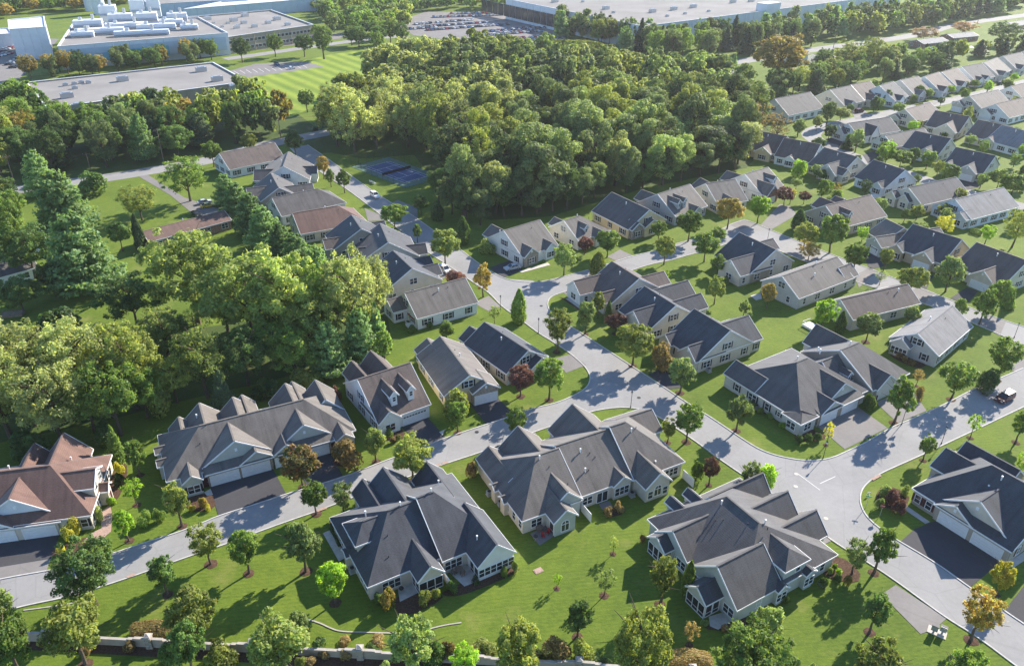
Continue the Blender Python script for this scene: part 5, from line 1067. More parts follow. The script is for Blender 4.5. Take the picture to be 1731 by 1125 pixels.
# second and third rows
FR = 'in the upper right streets'
for a in [(1345, 320, 300, 11, 'round', 'grey', FR), (1335, 345, 318, 10, 'round', 'yellow', FR), (1388, 340, 302, 12, 'oval', 'green', FR), (1358, 345, 322, 11, 'round', 'plum', FR), (1414, 330, 308, 9, 'sapling', 'orange', FR), (1385, 308, 284, 12, 'round', 'dark', FR), (1378, 300, 276, 13, 'oval', 'grey', FR), (1348, 232, 200, 14, 'oval', 'grey', FR), (1396, 214, 170, 14, 'oval', 'grey', FR), (1420, 204, 180, 18, 'round', 'olive', FR), (1432, 252, 234, 14, 'spruce', 'dark', FR),
          (1445, 258, 214, 13, 'oval', 'grey', FR), (1400, 238, 208, 13, 'oval', 'dark', FR), (1495, 280, 242, 18, 'round', 'lime', FR), (1520, 285, 252, 20, 'round', 'green', FR), (1500, 262, 236, 12, 'round', 'lime', FR), (1565, 286, 252, 15, 'oval', 'green', FR), (1600, 314, 276, 19, 'oval', 'green', FR), (1582, 300, 270, 12, 'round', 'olive', FR), (1476, 190, 162, 11, 'oval', 'dark', FR), (1516, 196, 172, 12, 'round', 'green', FR), (1496, 178, 150, 12, 'oval', 'dark', FR), (1551, 168, 142, 11, 'oval', 'dark', FR), (1568, 168, 148, 9, 'oval', 'grey', FR), (1628, 172, 150, 9, 'round', 'green', FR), (1668, 160, 136, 8, 'oval', 'lime', FR), (1700, 155, 132, 12, 'oval', 'green', FR), (1688, 248, 232, 16, 'oval', 'yellowgreen', FR), (1664, 242, 230, 9, 'sapling', 'lime', FR),
          (1712, 140, 122, 8, 'oval', 'lime', FR), (1646, 150, 134, 9, 'round', 'green', FR), (1530, 168, 160, 8, 'round', 'green', FR), (1605, 160, 144, 9, 'round', 'lime', FR), (1550, 222, 202, 8, 'oval', 'olive', FR), (1655, 196, 186, 7, 'round', 'green', FR), (1596, 234, 222, 8, 'round', 'lime', FR), (1580, 344, 318, 8, 'oval', 'green', FR), (1640, 222, 210, 8, 'round', 'plum', FR)]: T(*a)
rf = random.Random(77)
FOOT = [(o.matrix_world if False else o, o) for o, _ in THINGS if o['category'] == 'house']
def clear(x, y, d=9.5): return all(math.hypot(a - x, b - y) > d for a, b in HC)
HC = []
for o, _ in THINGS:
    if o['category'] == 'house':
        c, n = math.cos(o.rotation_euler.z), math.sin(o.rotation_euler.z); HC.append((o.location.x + c * 7 - n * 6, o.location.y + n * 7 + c * 6))
RD = [G(p) for p in [(1395, 216), (1466, 200), (1550, 181), (1602, 171), (1650, 161), (1731, 140), (1385, 242), (1430, 260), (1470, 273), (1505, 284), (1540, 296), (1570, 306), (1600, 317), (1660, 332), (1731, 350), (1320, 412), (1360, 428), (1400, 440), (1440, 455), (1500, 478), (1580, 505), (1640, 530)]]
cnt = 0
for _ in range(900):
    if cnt >= 46: break
    q = (rf.uniform(1320, 1728), rf.uniform(150, 420)); g = G(q)
    if not clear(g.x, g.y, 11.0) or any((g - r).length < 7.5 for r in RD) or (q[0] < 1420 and q[1] < 215) or (q[0] < 1400 and q[1] > 300): continue
    HC.append((g.x, g.y)); cnt += 1; k = scale_at(q); hh = rf.uniform(4.5, 8); tree(q[0], q[1], q[1] - hh * k * 0.86, hh * 0.36 * k, rf.choice(['round', 'oval', 'oval', 'bush', 'vase']), rf.choice(['green', 'grey', 'olive', 'dark', 'lime', 'green']), FR)
# pines and old trees around the left field
LF = 'around the left field'
for a in [(75, 330, 252, 30, 'pine', 'pine', LF), (118, 400, 284, 50, 'pine', 'pine', LF), (150, 492, 356, 62, 'pine', 'pine', LF), (60, 470, 380, 46, 'big', 'dark', LF), (20, 460, 330, 44, 'big', 'green', LF), (-10, 360, 290, 34, 'big', 'olive', LF), (25, 400, 318, 30, 'big', 'green', LF), (10, 372, 300, 34, 'big', 'dark', LF), (160, 330, 286, 24, 'bush', 'dark', LF), (240, 372, 312, 32, 'loose', 'olive', LF), (208, 424, 374, 21, 'round', 'dark', LF), (240, 424, 362, 9, 'column', 'spruce', LF), (322, 340, 262, 36, 'loose', 'green', LF), (362, 282, 236, 17, 'round', 'green', LF), (424, 262, 224, 15, 'round', 'olive', LF), (500, 265, 220, 17, 'round', 'dark', LF),
          (385, 345, 292, 24, 'pine', 'pine', LF), (405, 372, 306, 30, 'pine', 'pine', LF), (428, 396, 324, 32, 'pine', 'pine', LF), (450, 420, 346, 34, 'pine', 'pine', LF), (478, 446, 376, 30, 'pine', 'pine', LF), (505, 466, 392, 34, 'pine', 'pine', LF), (538, 484, 414, 30, 'pine', 'pine', LF), (548, 302, 262, 12, 'round', 'orange', LF), (560, 316, 284, 10, 'oval', 'green', LF), (583, 326, 286, 14, 'round', 'green', LF),
          (40, 528, 470, 42, 'big', 'dark', LF), (96, 500, 440, 26, 'big', 'dark', LF)]: T(*a, 'trees round the left field')
LC = 'in the copse behind the long twin-gabled pair'
for a in [(335, 548, 386, 66, 'big', 'yellowgreen', LC), (432, 588, 430, 76, 'big', 'yellowgreen', LC), (492, 596, 424, 62, 'big', 'yellowgreen', LC), (232, 552, 464, 56, 'big', 'dark', LC), (600, 592, 420, 50, 'loose', 'locust', LC), (560, 584, 440, 44, 'big', 'green', LC), (60, 690, 545, 66, 'loose', 'locust', LC), (150, 700, 538, 60, 'loose', 'locust', LC), (232, 690, 544, 56, 'big', 'olive', LC), (20, 740, 590, 60, 'loose', 'locust', LC), (110, 752, 610, 60, 'loose', 'locust', LC), (205, 735, 610, 52, 'big', 'green', LC), (352, 672, 552, 44, 'loose', 'yellowgreen', LC), (300, 680, 600, 40, 'big', 'olive', LC), (420, 652, 560, 46, 'big', 'dark', LC), (500, 640, 555, 42, 'big', 'green', LC), (560, 634, 540, 36, 'pine', 'pine', LC), (612, 612, 520, 34, 'pine', 'pine', LC), (640, 596, 510, 26, 'spruce', 'pine', LC), (470, 540, 470, 34, 'big', 'green', LC), (-30, 720, 600, 50, 'loose', 'locust', LC), (380, 690, 620, 24, 'spruce', 'spruce', LC), (268, 700, 640, 30, 'bush', 'olive', LC), (330, 560, 520, 20, 'bare', 'grey', LC),
          (640, 548, 430, 30, 'loose', 'locust', LC), (385, 560, 470, 50, 'big', 'yellowgreen', LC), (290, 620, 520, 46, 'big', 'yellowgreen', LC), (10, 640, 556, 50, 'big', 'locust', LC), (180, 640, 556, 50, 'big', 'yellowgreen', LC), (110, 690, 570, 54, 'big', 'locust', LC), (60, 720, 620, 50, 'big', 'olive', LC), (160, 730, 640, 44, 'big', 'green', LC), (250, 705, 620, 40, 'big', 'green', LC), (470, 620, 540, 44, 'big', 'green', LC), (530, 610, 500, 46, 'big', 'yellowgreen', LC), (100, 570, 520, 40, 'bush', 'dark', LC), (450, 672, 640, 26, 'bush', 'dark', LC), (520, 655, 622, 26, 'bush', 'olive', LC), (180, 752, 716, 20, 'bush', 'dark', LC), (60, 772, 726, 40, 'bush', 'dark', LC)]: T(*a, 'trees of the left copse')
# the wood in the middle: every tree its own object
def inside(p, poly):
    c = False; j = len(poly) - 1
    for i in range(len(poly)):
        if (poly[i].y > p.y) != (poly[j].y > p.y) and p.x < (poly[j].x - poly[i].x) * (p.y - poly[i].y) / (poly[j].y - poly[i].y) + poly[i].x: c = not c
        j = i
    return c
def grove(pxpoly, spacing, hts, rr, kinds, where, group, seed, limit=400, jitter=0.42, keep=10, massname='treeline', masslabel=''):
    poly = [G(p) for p in pxpoly]; rg = random.Random(seed)
    x0, x1 = min(p.x for p in poly), max(p.x for p in poly); y0, y1 = min(p.y for p in poly), max(p.y for p in poly)
    pts = []; y = y0; row = 0
    while y < y1:
        x = x0 + (row % 2) * spacing / 2
        while x < x1:
            p = Vector((x + rg.uniform(-jitter, jitter) * spacing, y + rg.uniform(-jitter, jitter) * spacing))
            if inside(p, poly): pts.append(p)
            x += spacing
        y += spacing * 0.87; row += 1
    pts = sorted(pts, key=lambda p: p.y)[:limit]
    rest = []
    for i, p in enumerate(pts):
        sp, co = kinds(p, rg); h = rg.uniform(*hts); r = rg.uniform(*rr)
        if i < keep: place_tree(p.x, p.y, h, r, sp, co, where, group, 0.16)
        else: rest.append((p, sp, co, h, r))
    if rest: mass(rest, massname, masslabel, rg)
    return pts
FARC = {k: crown_forest(70 + i, 2700, 0.088) if k == 'forest' else crown_conifer(80, 1800, 0.11, 0.4, 10, 0.15, 0.9) if k == 'spruce' else crown_conifer(81, 1800, 0.11, 0.3, 9, 0.1, 0.65) if k == 'pine' else crown_round(82 + i, 2600, 0.085, 60, (0.11, 0.25), ragged=0.45) for i, k in enumerate(('forest', 'big', 'loose', 'pine', 'spruce'))}
FARL = {k: crown_forest(170 + i, 1100, 0.135) if k == 'forest' else crown_conifer(180, 900, 0.15, 0.4, 10, 0.15, 0.9) if k == 'spruce' else crown_conifer(181, 900, 0.15, 0.3, 9, 0.05, 0.5) if k == 'pine' else crown_round(182 + i, 1100, 0.13, 50, (0.12, 0.27), ragged=0.45) for i, k in enumerate(('forest', 'big', 'loose', 'pine', 'spruce'))}
def mass(items, name, label, rg):
    """far trees that read as one canopy, joined into one object"""
    V = []; F = []; TT = []; MI = []; cols = sorted({c for _, _, c, _, _ in items}); nv = 0
    for p, sp, co, h, r in items:
        me = (FARC if name == 'woodland_canopy' else FARL)[sp]; n = len(me.vertices); v = np.empty(n * 3, np.float32); me.vertices.foreach_get('co', v); v = v.reshape(-1, 3)
        a = rg.uniform(0, 6.28); ca, sa = math.cos(a), math.sin(a); z0 = h * 0.16
        w = np.stack([(v[:, 0] * ca - v[:, 1] * sa) * r + p.x, (v[:, 0] * sa + v[:, 1] * ca) * r + p.y, v[:, 2] * (h - z0) / 2 + z0], 1); V.append(w)
        c = np.empty(n * 4, np.float32); me.color_attributes['tint'].data.foreach_get('color', c); c = c.reshape(-1, 4).copy(); c[:, 0] = np.clip(c[:, 0] + rg.uniform(-0.2, 0.2), 0, 1); TT.append(c)
        MI.append(np.full(n // 4, cols.index(co), np.int32))
    V = np.concatenate(V); n = len(V); me = bpy.data.meshes.new(name)
    me.vertices.add(n); me.vertices.foreach_set('co', V.astype(np.float32).ravel()); me.loops.add(n); me.loops.foreach_set('vertex_index', np.arange(n, dtype=np.int32))
    me.polygons.add(n // 4); me.polygons.foreach_set('loop_start', np.arange(0, n, 4, dtype=np.int32)); me.polygons.foreach_set('material_index', np.concatenate(MI)); me.update(calc_edges=True)
    ca = me.color_attributes.new('tint', 'FLOAT_COLOR', 'POINT'); ca.data.foreach_set('color', np.concatenate(TT).ravel())
    for c in cols: me.materials.append(LEAF[c])
    o = link(name, me); kind(o, 'stuff'); o['label'] = label; o['category'] = 'trees'; return o
def wood_kind(p, rg):
    px = PX(p.x, p.y, 14)[0]; u = rg.random()
    if px < 700: return ('loose' if u < 0.6 else 'forest'), rg.choice(['locust', 'locust', 'locust', 'olive', 'wood'])
    if px < 860: return ('forest' if u < 0.6 else 'loose'), rg.choice(['locust', 'olive', 'wood', 'locust', 'wood'])
    return 'forest', rg.choice(['wood', 'wood', 'grey', 'wood', 'olive'] if u < 0.85 else ['olive', 'grey', 'locust'])
for i, (x, y) in enumerate([(742, 342), (764, 362), (788, 374), (812, 380), (852, 366), (882, 364), (908, 361), (934, 358), (958, 352), (984, 344), (1004, 336), (1058, 325), (1086, 318), (1120, 311), (1150, 305), (1182, 299), (1214, 292), (1242, 285)]):
    T(x, y, y - 58 - 9 * (i % 3), 24 + 3 * (i % 2), ['forest', 'big', 'forest'][i % 3], ['dark', 'wood', 'grey', 'wood'][i % 4], 'at the wood edge behind the homes', 'trees at the wood edge')
WOOD = [(520, 262), (560, 256), (606, 262), (700, 258), (742, 305), (765, 352), (795, 378), (822, 384), (850, 376), (920, 366), (985, 352), (1012, 338), (1088, 320), (1200, 298), (1250, 286), (1276, 256), (1292, 214), (1240, 172), (1120, 150), (1000, 134), (830, 118), (700, 120), (645, 142), (590, 186), (538, 232)]
grove(WOOD, 11.8, (15.5, 24), (6.0, 9.2), wood_kind, 'packed among others in the dense wood', 'trees of the middle wood', 3, 420, keep=115, massname='woodland_canopy', masslabel='rolling green and golden canopy of the dense middle wood')
grove([(-140, 322), (0, 306), (180, 290), (350, 262), (440, 236), (520, 222), (500, 212), (430, 196), (330, 206), (150, 228), (-140, 256)], 10.5, (13, 19), (4.8, 6.6), lambda p, rg: rg.choice([('big', 'green'), ('big', 'dark'), ('forest', 'wood'), ('pine', 'pine'), ('big', 'olive'), ('big', 'green'), ('forest', 'wood'), ('loose', 'locust'), ('big', 'dark'), ('loose', 'orange'), ('pine', 'spruce')]), 'in the belt between main road and warehouse', 'trees of the warehouse belt', 4, 130, keep=45, masslabel='dense dark tree belt below the flat warehouse')
grove([(50, 138), (170, 128), (300, 112), (368, 104), (366, 96), (300, 102), (160, 116), (46, 126)], 10, (9, 13), (4.2, 5.6), lambda p, rg: rg.choice([('big', 'green'), ('big', 'dark'), ('big', 'orange'), ('forest', 'wood')]), 'in the row behind the flat warehouse', 'trees behind the warehouse', 6, 40, keep=30, masslabel='row of trees behind the flat warehouse')
grove([(930, 66), (1020, 84), (1130, 112), (1280, 94), (1400, 74), (1560, 50), (1731, 18), (1731, 2), (1560, 26), (1400, 52), (1280, 68), (1140, 82), (1040, 66), (940, 50)], 13.5, (14, 20), (5.2, 7.0), lambda p, rg: rg.choice([('forest', 'wood'), ('forest', 'wood'), ('spruce', 'spruce'), ('big', 'green'), ('big', 'dark'), ('big', 'olive'), ('pine', 'pine')]), 'in the belt before the big factory', 'trees of the factory belt', 7, 160, keep=40, masslabel='long dark tree belt before the huge factory')
grove([(1285, 176), (1400, 158), (1480, 140), (1560, 128), (1640, 108), (1731, 92), (1731, 82), (1640, 92), (1560, 104), (1480, 110), (1420, 104), (1400, 118), (1310, 150)], 12.5, (9, 14), (4.4, 6.0), lambda p, rg: rg.choice([('forest', 'wood'), ('big', 'green'), ('loose', 'olive'), ('big', 'dark'), ('spruce', 'spruce')]), 'behind the far row of homes', 'trees behind the far row', 8, 80, keep=30, masslabel='mixed tree belt behind the far row of homes')
grove([(430, 12), (640, 2), (760, -2), (862, 0), (862, 20), (760, 16), (700, 26), (690, 56), (640, 62), (560, 60), (540, 24)], 14, (9, 15), (4.5, 7), lambda p, rg: rg.choice([('big', 'green'), ('forest', 'wood'), ('big', 'dark'), ('loose', 'olive')]), 'among the distant car parks', 'distant car park trees', 9, 170, keep=0, masslabel='scattered trees among the distant car parks')
grove([(560, 78), (640, 66), (690, 72), (660, 84), (626, 88)], 14, (11, 15), (5, 6.5), lambda p, rg: rg.choice([('big', 'green'), ('big', 'dark')]), 'beyond the striped field', 'trees beyond the striped field', 10, 30, keep=12, masslabel='clump of trees beyond the striped field')
grove([(-60, 44), (60, 22), (160, 18), (240, 8), (240, -8), (60, -4), (-60, 14)], 13, (10, 15), (5, 7), lambda p, rg: rg.choice([('big', 'green'), ('big', 'dark'), ('loose', 'orange')]), 'at the top left corner', 'top left trees', 12, 90, keep=0, masslabel='trees at the top left corner')
grove([(-120, 190), (60, 176), (110, 214), (60, 232), (-120, 250)], 11, (10, 15), (4.6, 6), lambda p, rg: rg.choice([('big', 'green'), ('big', 'dark')]), 'left of the flat warehouse', 'trees left of the warehouse', 13, 30, keep=14, masslabel='trees left of the flat warehouse')
grove([(1560, 8), (1731, -14), (1900, -40), (1900, -60), (1731, -34), (1560, -10)], 22, (14, 20), (7, 9), lambda p, rg: rg.choice([('forest', 'wood'), ('big', 'dark')]), 'on the far horizon side at top right', 'top right trees', 14, 60, keep=0, masslabel='far trees at the top right')
grove([(200, -8), (480, -6), (700, -10), (900, -10), (900, -36), (480, -34), (200, -30)], 20, (12, 18), (7, 9), lambda p, rg: rg.choice([('forest', 'wood'), ('big', 'green')]), 'beyond the distant car parks', 'trees beyond the car parks', 15, 150, keep=0, masslabel='far trees beyond the distant car parks')
for a in [(1312, 145, 56, 44, 'big', 'orange', 'beside the old houses on the far road'), (1470, 120, 62, 22, 'loose', 'olive', 'beside the old houses on the far road'), (1560, 70, 46, 26, 'loose', 'red', 'beside the old houses on the far road'), (1626, 58, 36, 22, 'loose', 'red', 'beside the old houses on the far road'), (1692, 76, 36, 26, 'big', 'dark', 'beside the old houses on the far road'), (1240, 118, 90, 8, 'spruce', 'pine', 'beside the old houses on the far road'), (1318, 168, 132, 16, 'spruce', 'dark', 'beside the old houses on the far road'), (1340, 160, 120, 16, 'big', 'green', 'beside the old houses on the far road'), (1262, 186, 144, 14, 'oval', 'dark', 'beside the old houses on the far road'), (1300, 178, 150, 10, 'oval', 'grey', 'beside the old houses on the far road'), (1280, 240, 172, 26, 'bare', 'brown', 'at the corner of the wood'), (1310, 250, 190, 22, 'bare', 'brown', 'at the corner of the wood'), (1405, 132, 96, 22, 'loose', 'olive', 'beside the old houses on the far road'), (1430, 124, 70, 26, 'loose', 'olive', 'beside the old houses on the far road'), (1500, 118, 80, 22, 'forest', 'olive', 'beside the old houses on the far road'), (1180, 122, 106, 8, 'bush', 'green', 'beside the old houses on the far road'), (1200, 120, 108, 9, 'bush', 'yellowgreen', 'beside the old houses on the far road'),
          (548, 100, 40, 20, 'big', 'green', 'standing tallest beyond the striped field'), (466, 96, 56, 15, 'big', 'green', 'in front of the tan office block'), (410, 106, 62, 17, 'big', 'dark', 'in front of the tan office block'), (515, 96, 56, 16, 'big', 'dark', 'in front of the tan office block'), (520, 190, 150, 16, 'big', 'dark', 'at the corner of the striped field')]: T(*a)
# garden shrubs
SH = [(124, 908, 878, 17, 'bush', 'yellow', 'on the garden bed of the red-brown roofed home'), (204, 800, 780, 8, 'bush', 'yellow', 'on the garden bed of the red-brown roofed home'), (204, 820, 798, 10, 'bush', 'dark', 'on the garden bed of the red-brown roofed home'), (190, 852, 838, 8, 'bush', 'lime', 'on the garden bed of the red-brown roofed home'), (105, 936, 920, 9, 'bush', 'yellow', 'on the garden bed of the red-brown roofed home'), (170, 878, 856, 8, 'bush', 'yellowgreen', 'on the garden bed of the red-brown roofed home'),
 (246, 886, 864, 13, 'bush', 'green', 'on the lawn beside the long twin-gabled pair'), (272, 880, 858, 10, 'bush', 'green', 'on the lawn beside the long twin-gabled pair'), (345, 856, 838, 8, 'bush', 'orange', 'in the front bed of the long twin-gabled pair'), (326, 862, 852, 6, 'bush', 'yellow', 'in the front bed of the long twin-gabled pair'), (352, 862, 852, 6, 'bush', 'yellow', 'in the front bed of the long twin-gabled pair'),
 (658, 736, 722, 9, 'bush', 'green', 'in the front bed of the white cape home'), (674, 744, 734, 6, 'ball', 'olive', 'in the front bed of the white cape home'), (664, 748, 738, 6, 'ball', 'brown', 'in the front bed of the white cape home'), (568, 706, 646, 0, 0, 0, 0)][:-1] + [
 (657, 1030, 992, 17, 'bush', 'orange', 'at the patio of the charcoal-roofed pair'), (642, 1020, 1000, 10, 'bush', 'dark', 'at the patio of the charcoal-roofed pair'), (718, 1020, 996, 12, 'bush', 'olive', 'at the patio of the charcoal-roofed pair'), (738, 1010, 992, 9, 'bush', 'olive', 'at the patio of the charcoal-roofed pair'), (764, 1000, 980, 12, 'bush', 'dark', 'at the patio of the charcoal-roofed pair'), (852, 972, 958, 8, 'bush', 'green', 'at the patio of the charcoal-roofed pair'), (870, 966, 946, 8, 'bush', 'yellowgreen', 'at the patio of the charcoal-roofed pair'), (804, 986, 974, 7, 'bush', 'dark', 'at the patio of the charcoal-roofed pair'),
 (1028, 870, 856, 10, 'bush', 'brown', 'in the rear bed of the weathered row'), (1046, 864, 848, 9, 'bush', 'brown', 'in the rear bed of the weathered row'), (1176, 812, 776, 13, 'bush', 'green', 'at the end fence of the weathered row'), (798, 806, 776, 12, 'bush', 'brown', 'at the left end of the weathered row'),
 (1410, 962, 951, 6, 'ball', 'lime', 'at the corner bed of the dark-roofed pair'), (1417, 971, 960, 6, 'ball', 'lime', 'at the corner bed of the dark-roofed pair'), (1402, 970, 958, 6, 'ball', 'green', 'at the corner bed of the dark-roofed pair'), (1416, 980, 969, 7, 'bush', 'dark', 'at the corner bed of the dark-roofed pair'), (1392, 990, 975, 9, 'bush', 'green', 'at the corner bed of the dark-roofed pair'), (1432, 988, 970, 8, 'bush', 'orange', 'at the corner bed of the dark-roofed pair'), (1326, 1018, 1006, 7, 'bush', 'green', 'at the corner bed of the dark-roofed pair'), (1086, 915, 902, 6, 'bush', 'red', 'by the left screened porch'), (1224, 1064, 1054, 7, 'bush', 'red', 'by the lower screened porch'), (1246, 1066, 1048, 12, 'bush', 'green', 'by the lower screened porch'), (1190, 1056, 1046, 7, 'bush', 'grey', 'by the lower screened porch'),
 (1508, 852, 828, 16, 'bush', 'plum', 'in the corner bed by the junction'), (1518, 866, 842, 15, 'bush', 'plum', 'in the corner bed by the junction'), (1496, 838, 820, 12, 'bush', 'grey', 'in the corner bed by the junction'), (1528, 836, 820, 9, 'bush', 'yellowgreen', 'in the corner bed by the junction'), (1486, 858, 840, 10, 'bush', 'grey', 'in the corner bed by the junction'),
 (1350, 748, 734, 8, 'ball', 'dark', 'in the front bed of the faceted pair'), (1366, 748, 732, 8, 'ball', 'dark', 'in the front bed of the faceted pair'), (1382, 744, 730, 8, 'bush', 'dark', 'in the front bed of the faceted pair'), (1284, 698, 688, 7, 'bush', 'green', 'in the front bed of the faceted pair'), (1300, 706, 696, 6, 'bush', 'green', 'in the front bed of the faceted pair'), (1322, 722, 712, 6, 'bush', 'lime', 'in the front bed of the faceted pair'), (1268, 690, 676, 9, 'bush', 'dark', 'in the front bed of the faceted pair'),
 (1508, 596, 578, 9, 'bush', 'dark', 'by the screened corner porch'), (1518, 606, 594, 7, 'ball', 'brown', 'by the screened corner porch'), (1528, 612, 600, 7, 'ball', 'brown', 'by the screened corner porch'), (1540, 618, 606, 7, 'ball', 'brown', 'by the screened corner porch'), (1552, 676, 650, 8, 'bush', 'brown', 'by the flag garage'),
 (1700, 986, 966, 14, 'bush', 'yellowgreen', 'by the black driveway at right'), (1225, 480, 466, 8, 'bush', 'dark', 'by the hipped side wing home'), (696, 560, 548, 10, 'bush', 'dark', 'by the red-awning terrace'), (726, 554, 544, 7, 'bush', 'green', 'by the red-awning terrace'),
 (570, 676, 652, 9, 'bush', 'plum', 'left of the white cape home'), (1470, 300, 288, 8, 'bush', 'green', FR), (1458, 302, 290, 7, 'bush', 'lime', FR), (940, 1110, 1076, 24, 'bush', 'brown', WL), (985, 1112, 1080, 20, 'bush', 'olive', WL), (1368, 1150, 1118, 12, 'bush', 'grey', WL), (735, 1122, 1080, 24, 'bush', 'dark', WL), (760, 1110, 1082, 18, 'bush', 'brown', WL), (380, 1122, 1084, 27, 'bush', 'olive', WL), (290, 1118, 1082, 20, 'bush', 'dark', WL), (583, 1086, 1076, 12, 'bush', 'brown', WL), (640, 1086, 1074, 14, 'bush', 'brown', WL), (820, 1098, 1084, 22, 'bush', 'olive', WL), (548, 1110, 1098, 10, 'bush', 'brown', WL), (586, 1112, 1098, 10, 'bush', 'brown', WL), (220, 1098, 1084, 12, 'bush', 'brown', WL)]
rs = random.Random(31)
for k in range(26):
    x = rs.uniform(-10, 1380); y = 1079 + x * 0.0495 + rs.choice([rs.uniform(-16, -8), rs.uniform(14, 24)])
    SH.append((x, y, y - rs.uniform(9, 18), rs.uniform(7, 14), 'bush', rs.choice(['brown', 'olive', 'dark', 'grey', 'green']), WL))
for a in SH: T(*a, 'garden shrubs')
def hedge(p, q, hgt, dep, colr, label):
    a, b = G(p), G(q); c = (a + b) / 2; d = b - a; L = d.length / 2
    e = thing('hedge', label, 'hedge', (c.x, c.y, 0), math.atan2(d.y, d.x), 'clipped hedges')
    f = link('foliage', rt.choice(CR['hedge']), e); f.scale = (L, dep / 2, hgt / 2); f.material_slots[0].link = 'OBJECT'; f.material_slots[0].material = LEAF[colr]
    s = MB()
    for t in np.linspace(-L * 0.8, L * 0.8, 5): s.cone((t, 0, -0.05), (t, 0, hgt * 0.6), 0.05, 0.03, 6)
    s.build('stem', M['bark'], e)
hedge((226, 1070), (300, 1074), 2.0, 2.6, 'brown', 'brown clipped double hedge behind the boundary wall at lower left')
hedge((1118, 1120), (1206, 1122), 2.0, 2.6, 'brown', 'rust-brown clipped hedge behind the boundary wall at lower right')
hedge((920, 84), (1030, 92), 7, 6, 'olive', 'tall clipped evergreen hedge before the factory wall')
hedge((1640, 392), (1660, 398), 1.6, 1.4, 'dark', 'short dark hedge behind the back street')
hedge((560, 890), (578, 926), 0.8, 1.0, 'dark', 'low dark hedge strip beside the concrete path')
# ================================================================== OTHER THINGS
# ------------------------------------------------------------------ boundary wall along the bottom
def boundary_wall():
    piers = [(-92, 1076), (82, 1083), (255, 1092), (429, 1101), (610, 1111), (793, 1120), (978, 1131), (1169, 1144), (1368, 1158)]
    P = [G(p) for p in piers]; c = P[4]
    e = thing('boundary_wall', 'stepped beige boundary wall with stone piers along the bottom of the view', 'wall', (c.x, c.y, 0))
    for i, p in enumerate(P):
        b = MB(); b.box(-0.42, 0.42, -0.42, 0.42, -0.1, 2.0); b.box(-0.47, 0.47, -0.47, 0.47, -0.1, 0.35)
        pr = b.build('pier', WALL['stone'], e, (p.x - c.x, p.y - c.y, 0), 0.04)
        k = MB(); k.box(-0.52, 0.52, -0.52, 0.52, 2.0, 2.14); k.box(-0.4, 0.4, -0.4, 0.4, 2.14, 2.26)
        v = [(-0.36, -0.36, 2.26), (0.36, -0.36, 2.26), (0.36, 0.36, 2.26), (-0.36, 0.36, 2.26), (0, 0, 2.5)]
        for a, d in ((0, 1), (1, 2), (2, 3), (3, 0)): k.poly([v[a], v[d], v[4]])
        k.build('cap', M['coping'], pr)
    for i in range(len(P) - 1):
        a, d = P[i] - c, P[i + 1] - c; D = (d - a); L = D.length; u = D / L; yaw = math.atan2(u.y, u.x)
        seg = [(0.42, L * 0.14, 1.6), (L * 0.14, L * 0.2, None), (L * 0.2, L * 0.8, 1.25), (L * 0.8, L * 0.86, None), (L * 0.86, L - 0.42, 1.6)]
        b = MB(); k = MB()
        for s0, s1, z in seg:
            if z is None: z = 1.42
            b.box(s0, s1, -0.14, 0.14, -0.1, z); k.box(s0 - 0.012, s1 + 0.012, -0.2, 0.2, z, z + 0.09)
        w = b.build('wall_panel', M['stucco'], e, (a.x, a.y, 0), yaw); k.build('coping', M['coping'], w)
boundary_wall()
# ------------------------------------------------------------------ street lamps and signs
def lamp_mesh():
    b = MB(); b.cone((0, 0, 0), (0, 0, 0.5), 0.13, 0.09, 8); b.cone((0, 0, 0.5), (0, 0, 3.4), 0.06, 0.045, 8)
    post = b.data('post', M['iron'])
    b = MB(); b.cone((0, 0, 3.4), (0, 0, 3.5), 0.06, 0.17, 8); b.cone((0, 0, 3.92), (0, 0, 4.15), 0.24, 0.04, 8)
    for i in range(4): a = i * math.pi / 2; b.bar((0.15 * math.cos(a), 0.15 * math.sin(a), 3.5), (0.2 * math.cos(a), 0.2 * math.sin(a), 3.92), 0.025, 0.025)
    head = b.data('lantern', M['iron'])
    b = MB(); b.cone((0, 0, 3.5), (0, 0, 3.92), 0.13, 0.18, 8); gl = b.data('lamp_glass', M['trim'])
    return post, head, gl
LP = lamp_mesh()
for bx, by, w in [(910, 563, 'by the vase-shaped tree on the upper verge'), (1066, 689, 'on the grass tip of the inner junction'), (1391, 775, 'on the outer corner of the big junction'), (1591, 750, 'on the south verge of the right road'), (1714, 571, 'beside the pale-roofed home on the back street'), (1524, 717, 'by the leaning tree near the flag'), (1297, 408, 'at the top of the back street'), (846, 524, 'by the columnar tree at the upper junction')]:
    g = G((bx, by)); e = thing('street_lamp', 'black lantern street lamp ' + w, 'street lamp', (g.x, g.y, 0), 0, 'street lamps')
    link('post', LP[0], e); h = link('lantern', LP[1], e); link('lamp_glass', LP[2], h)
def sign_post(px, label, kindn):
    g = G(px); e = thing(kindn, label, 'sign', (g.x, g.y, 0), rad(-20))
    b = MB(); b.cone((0, 0, 0), (0, 0, 2.5), 0.04, 0.04, 6); b.build('post', M['steel'], e); return e
e = sign_post((1487, 872), 'red octagonal stop sign in the corner bed by the junction', 'stop_sign')
b = MB(); oc = [(0.38 * math.cos(a), 0.38 * math.sin(a)) for a in np.linspace(math.pi / 8, math.pi / 8 + 2 * math.pi, 9)[:-1]]
b.poly([(x, -0.05, 2.3 + z) for x, z in oc]); b.poly([(x, -0.03, 2.3 + z) for x, z in reversed(oc)]); b.build('sign_plate', M['red'], e)
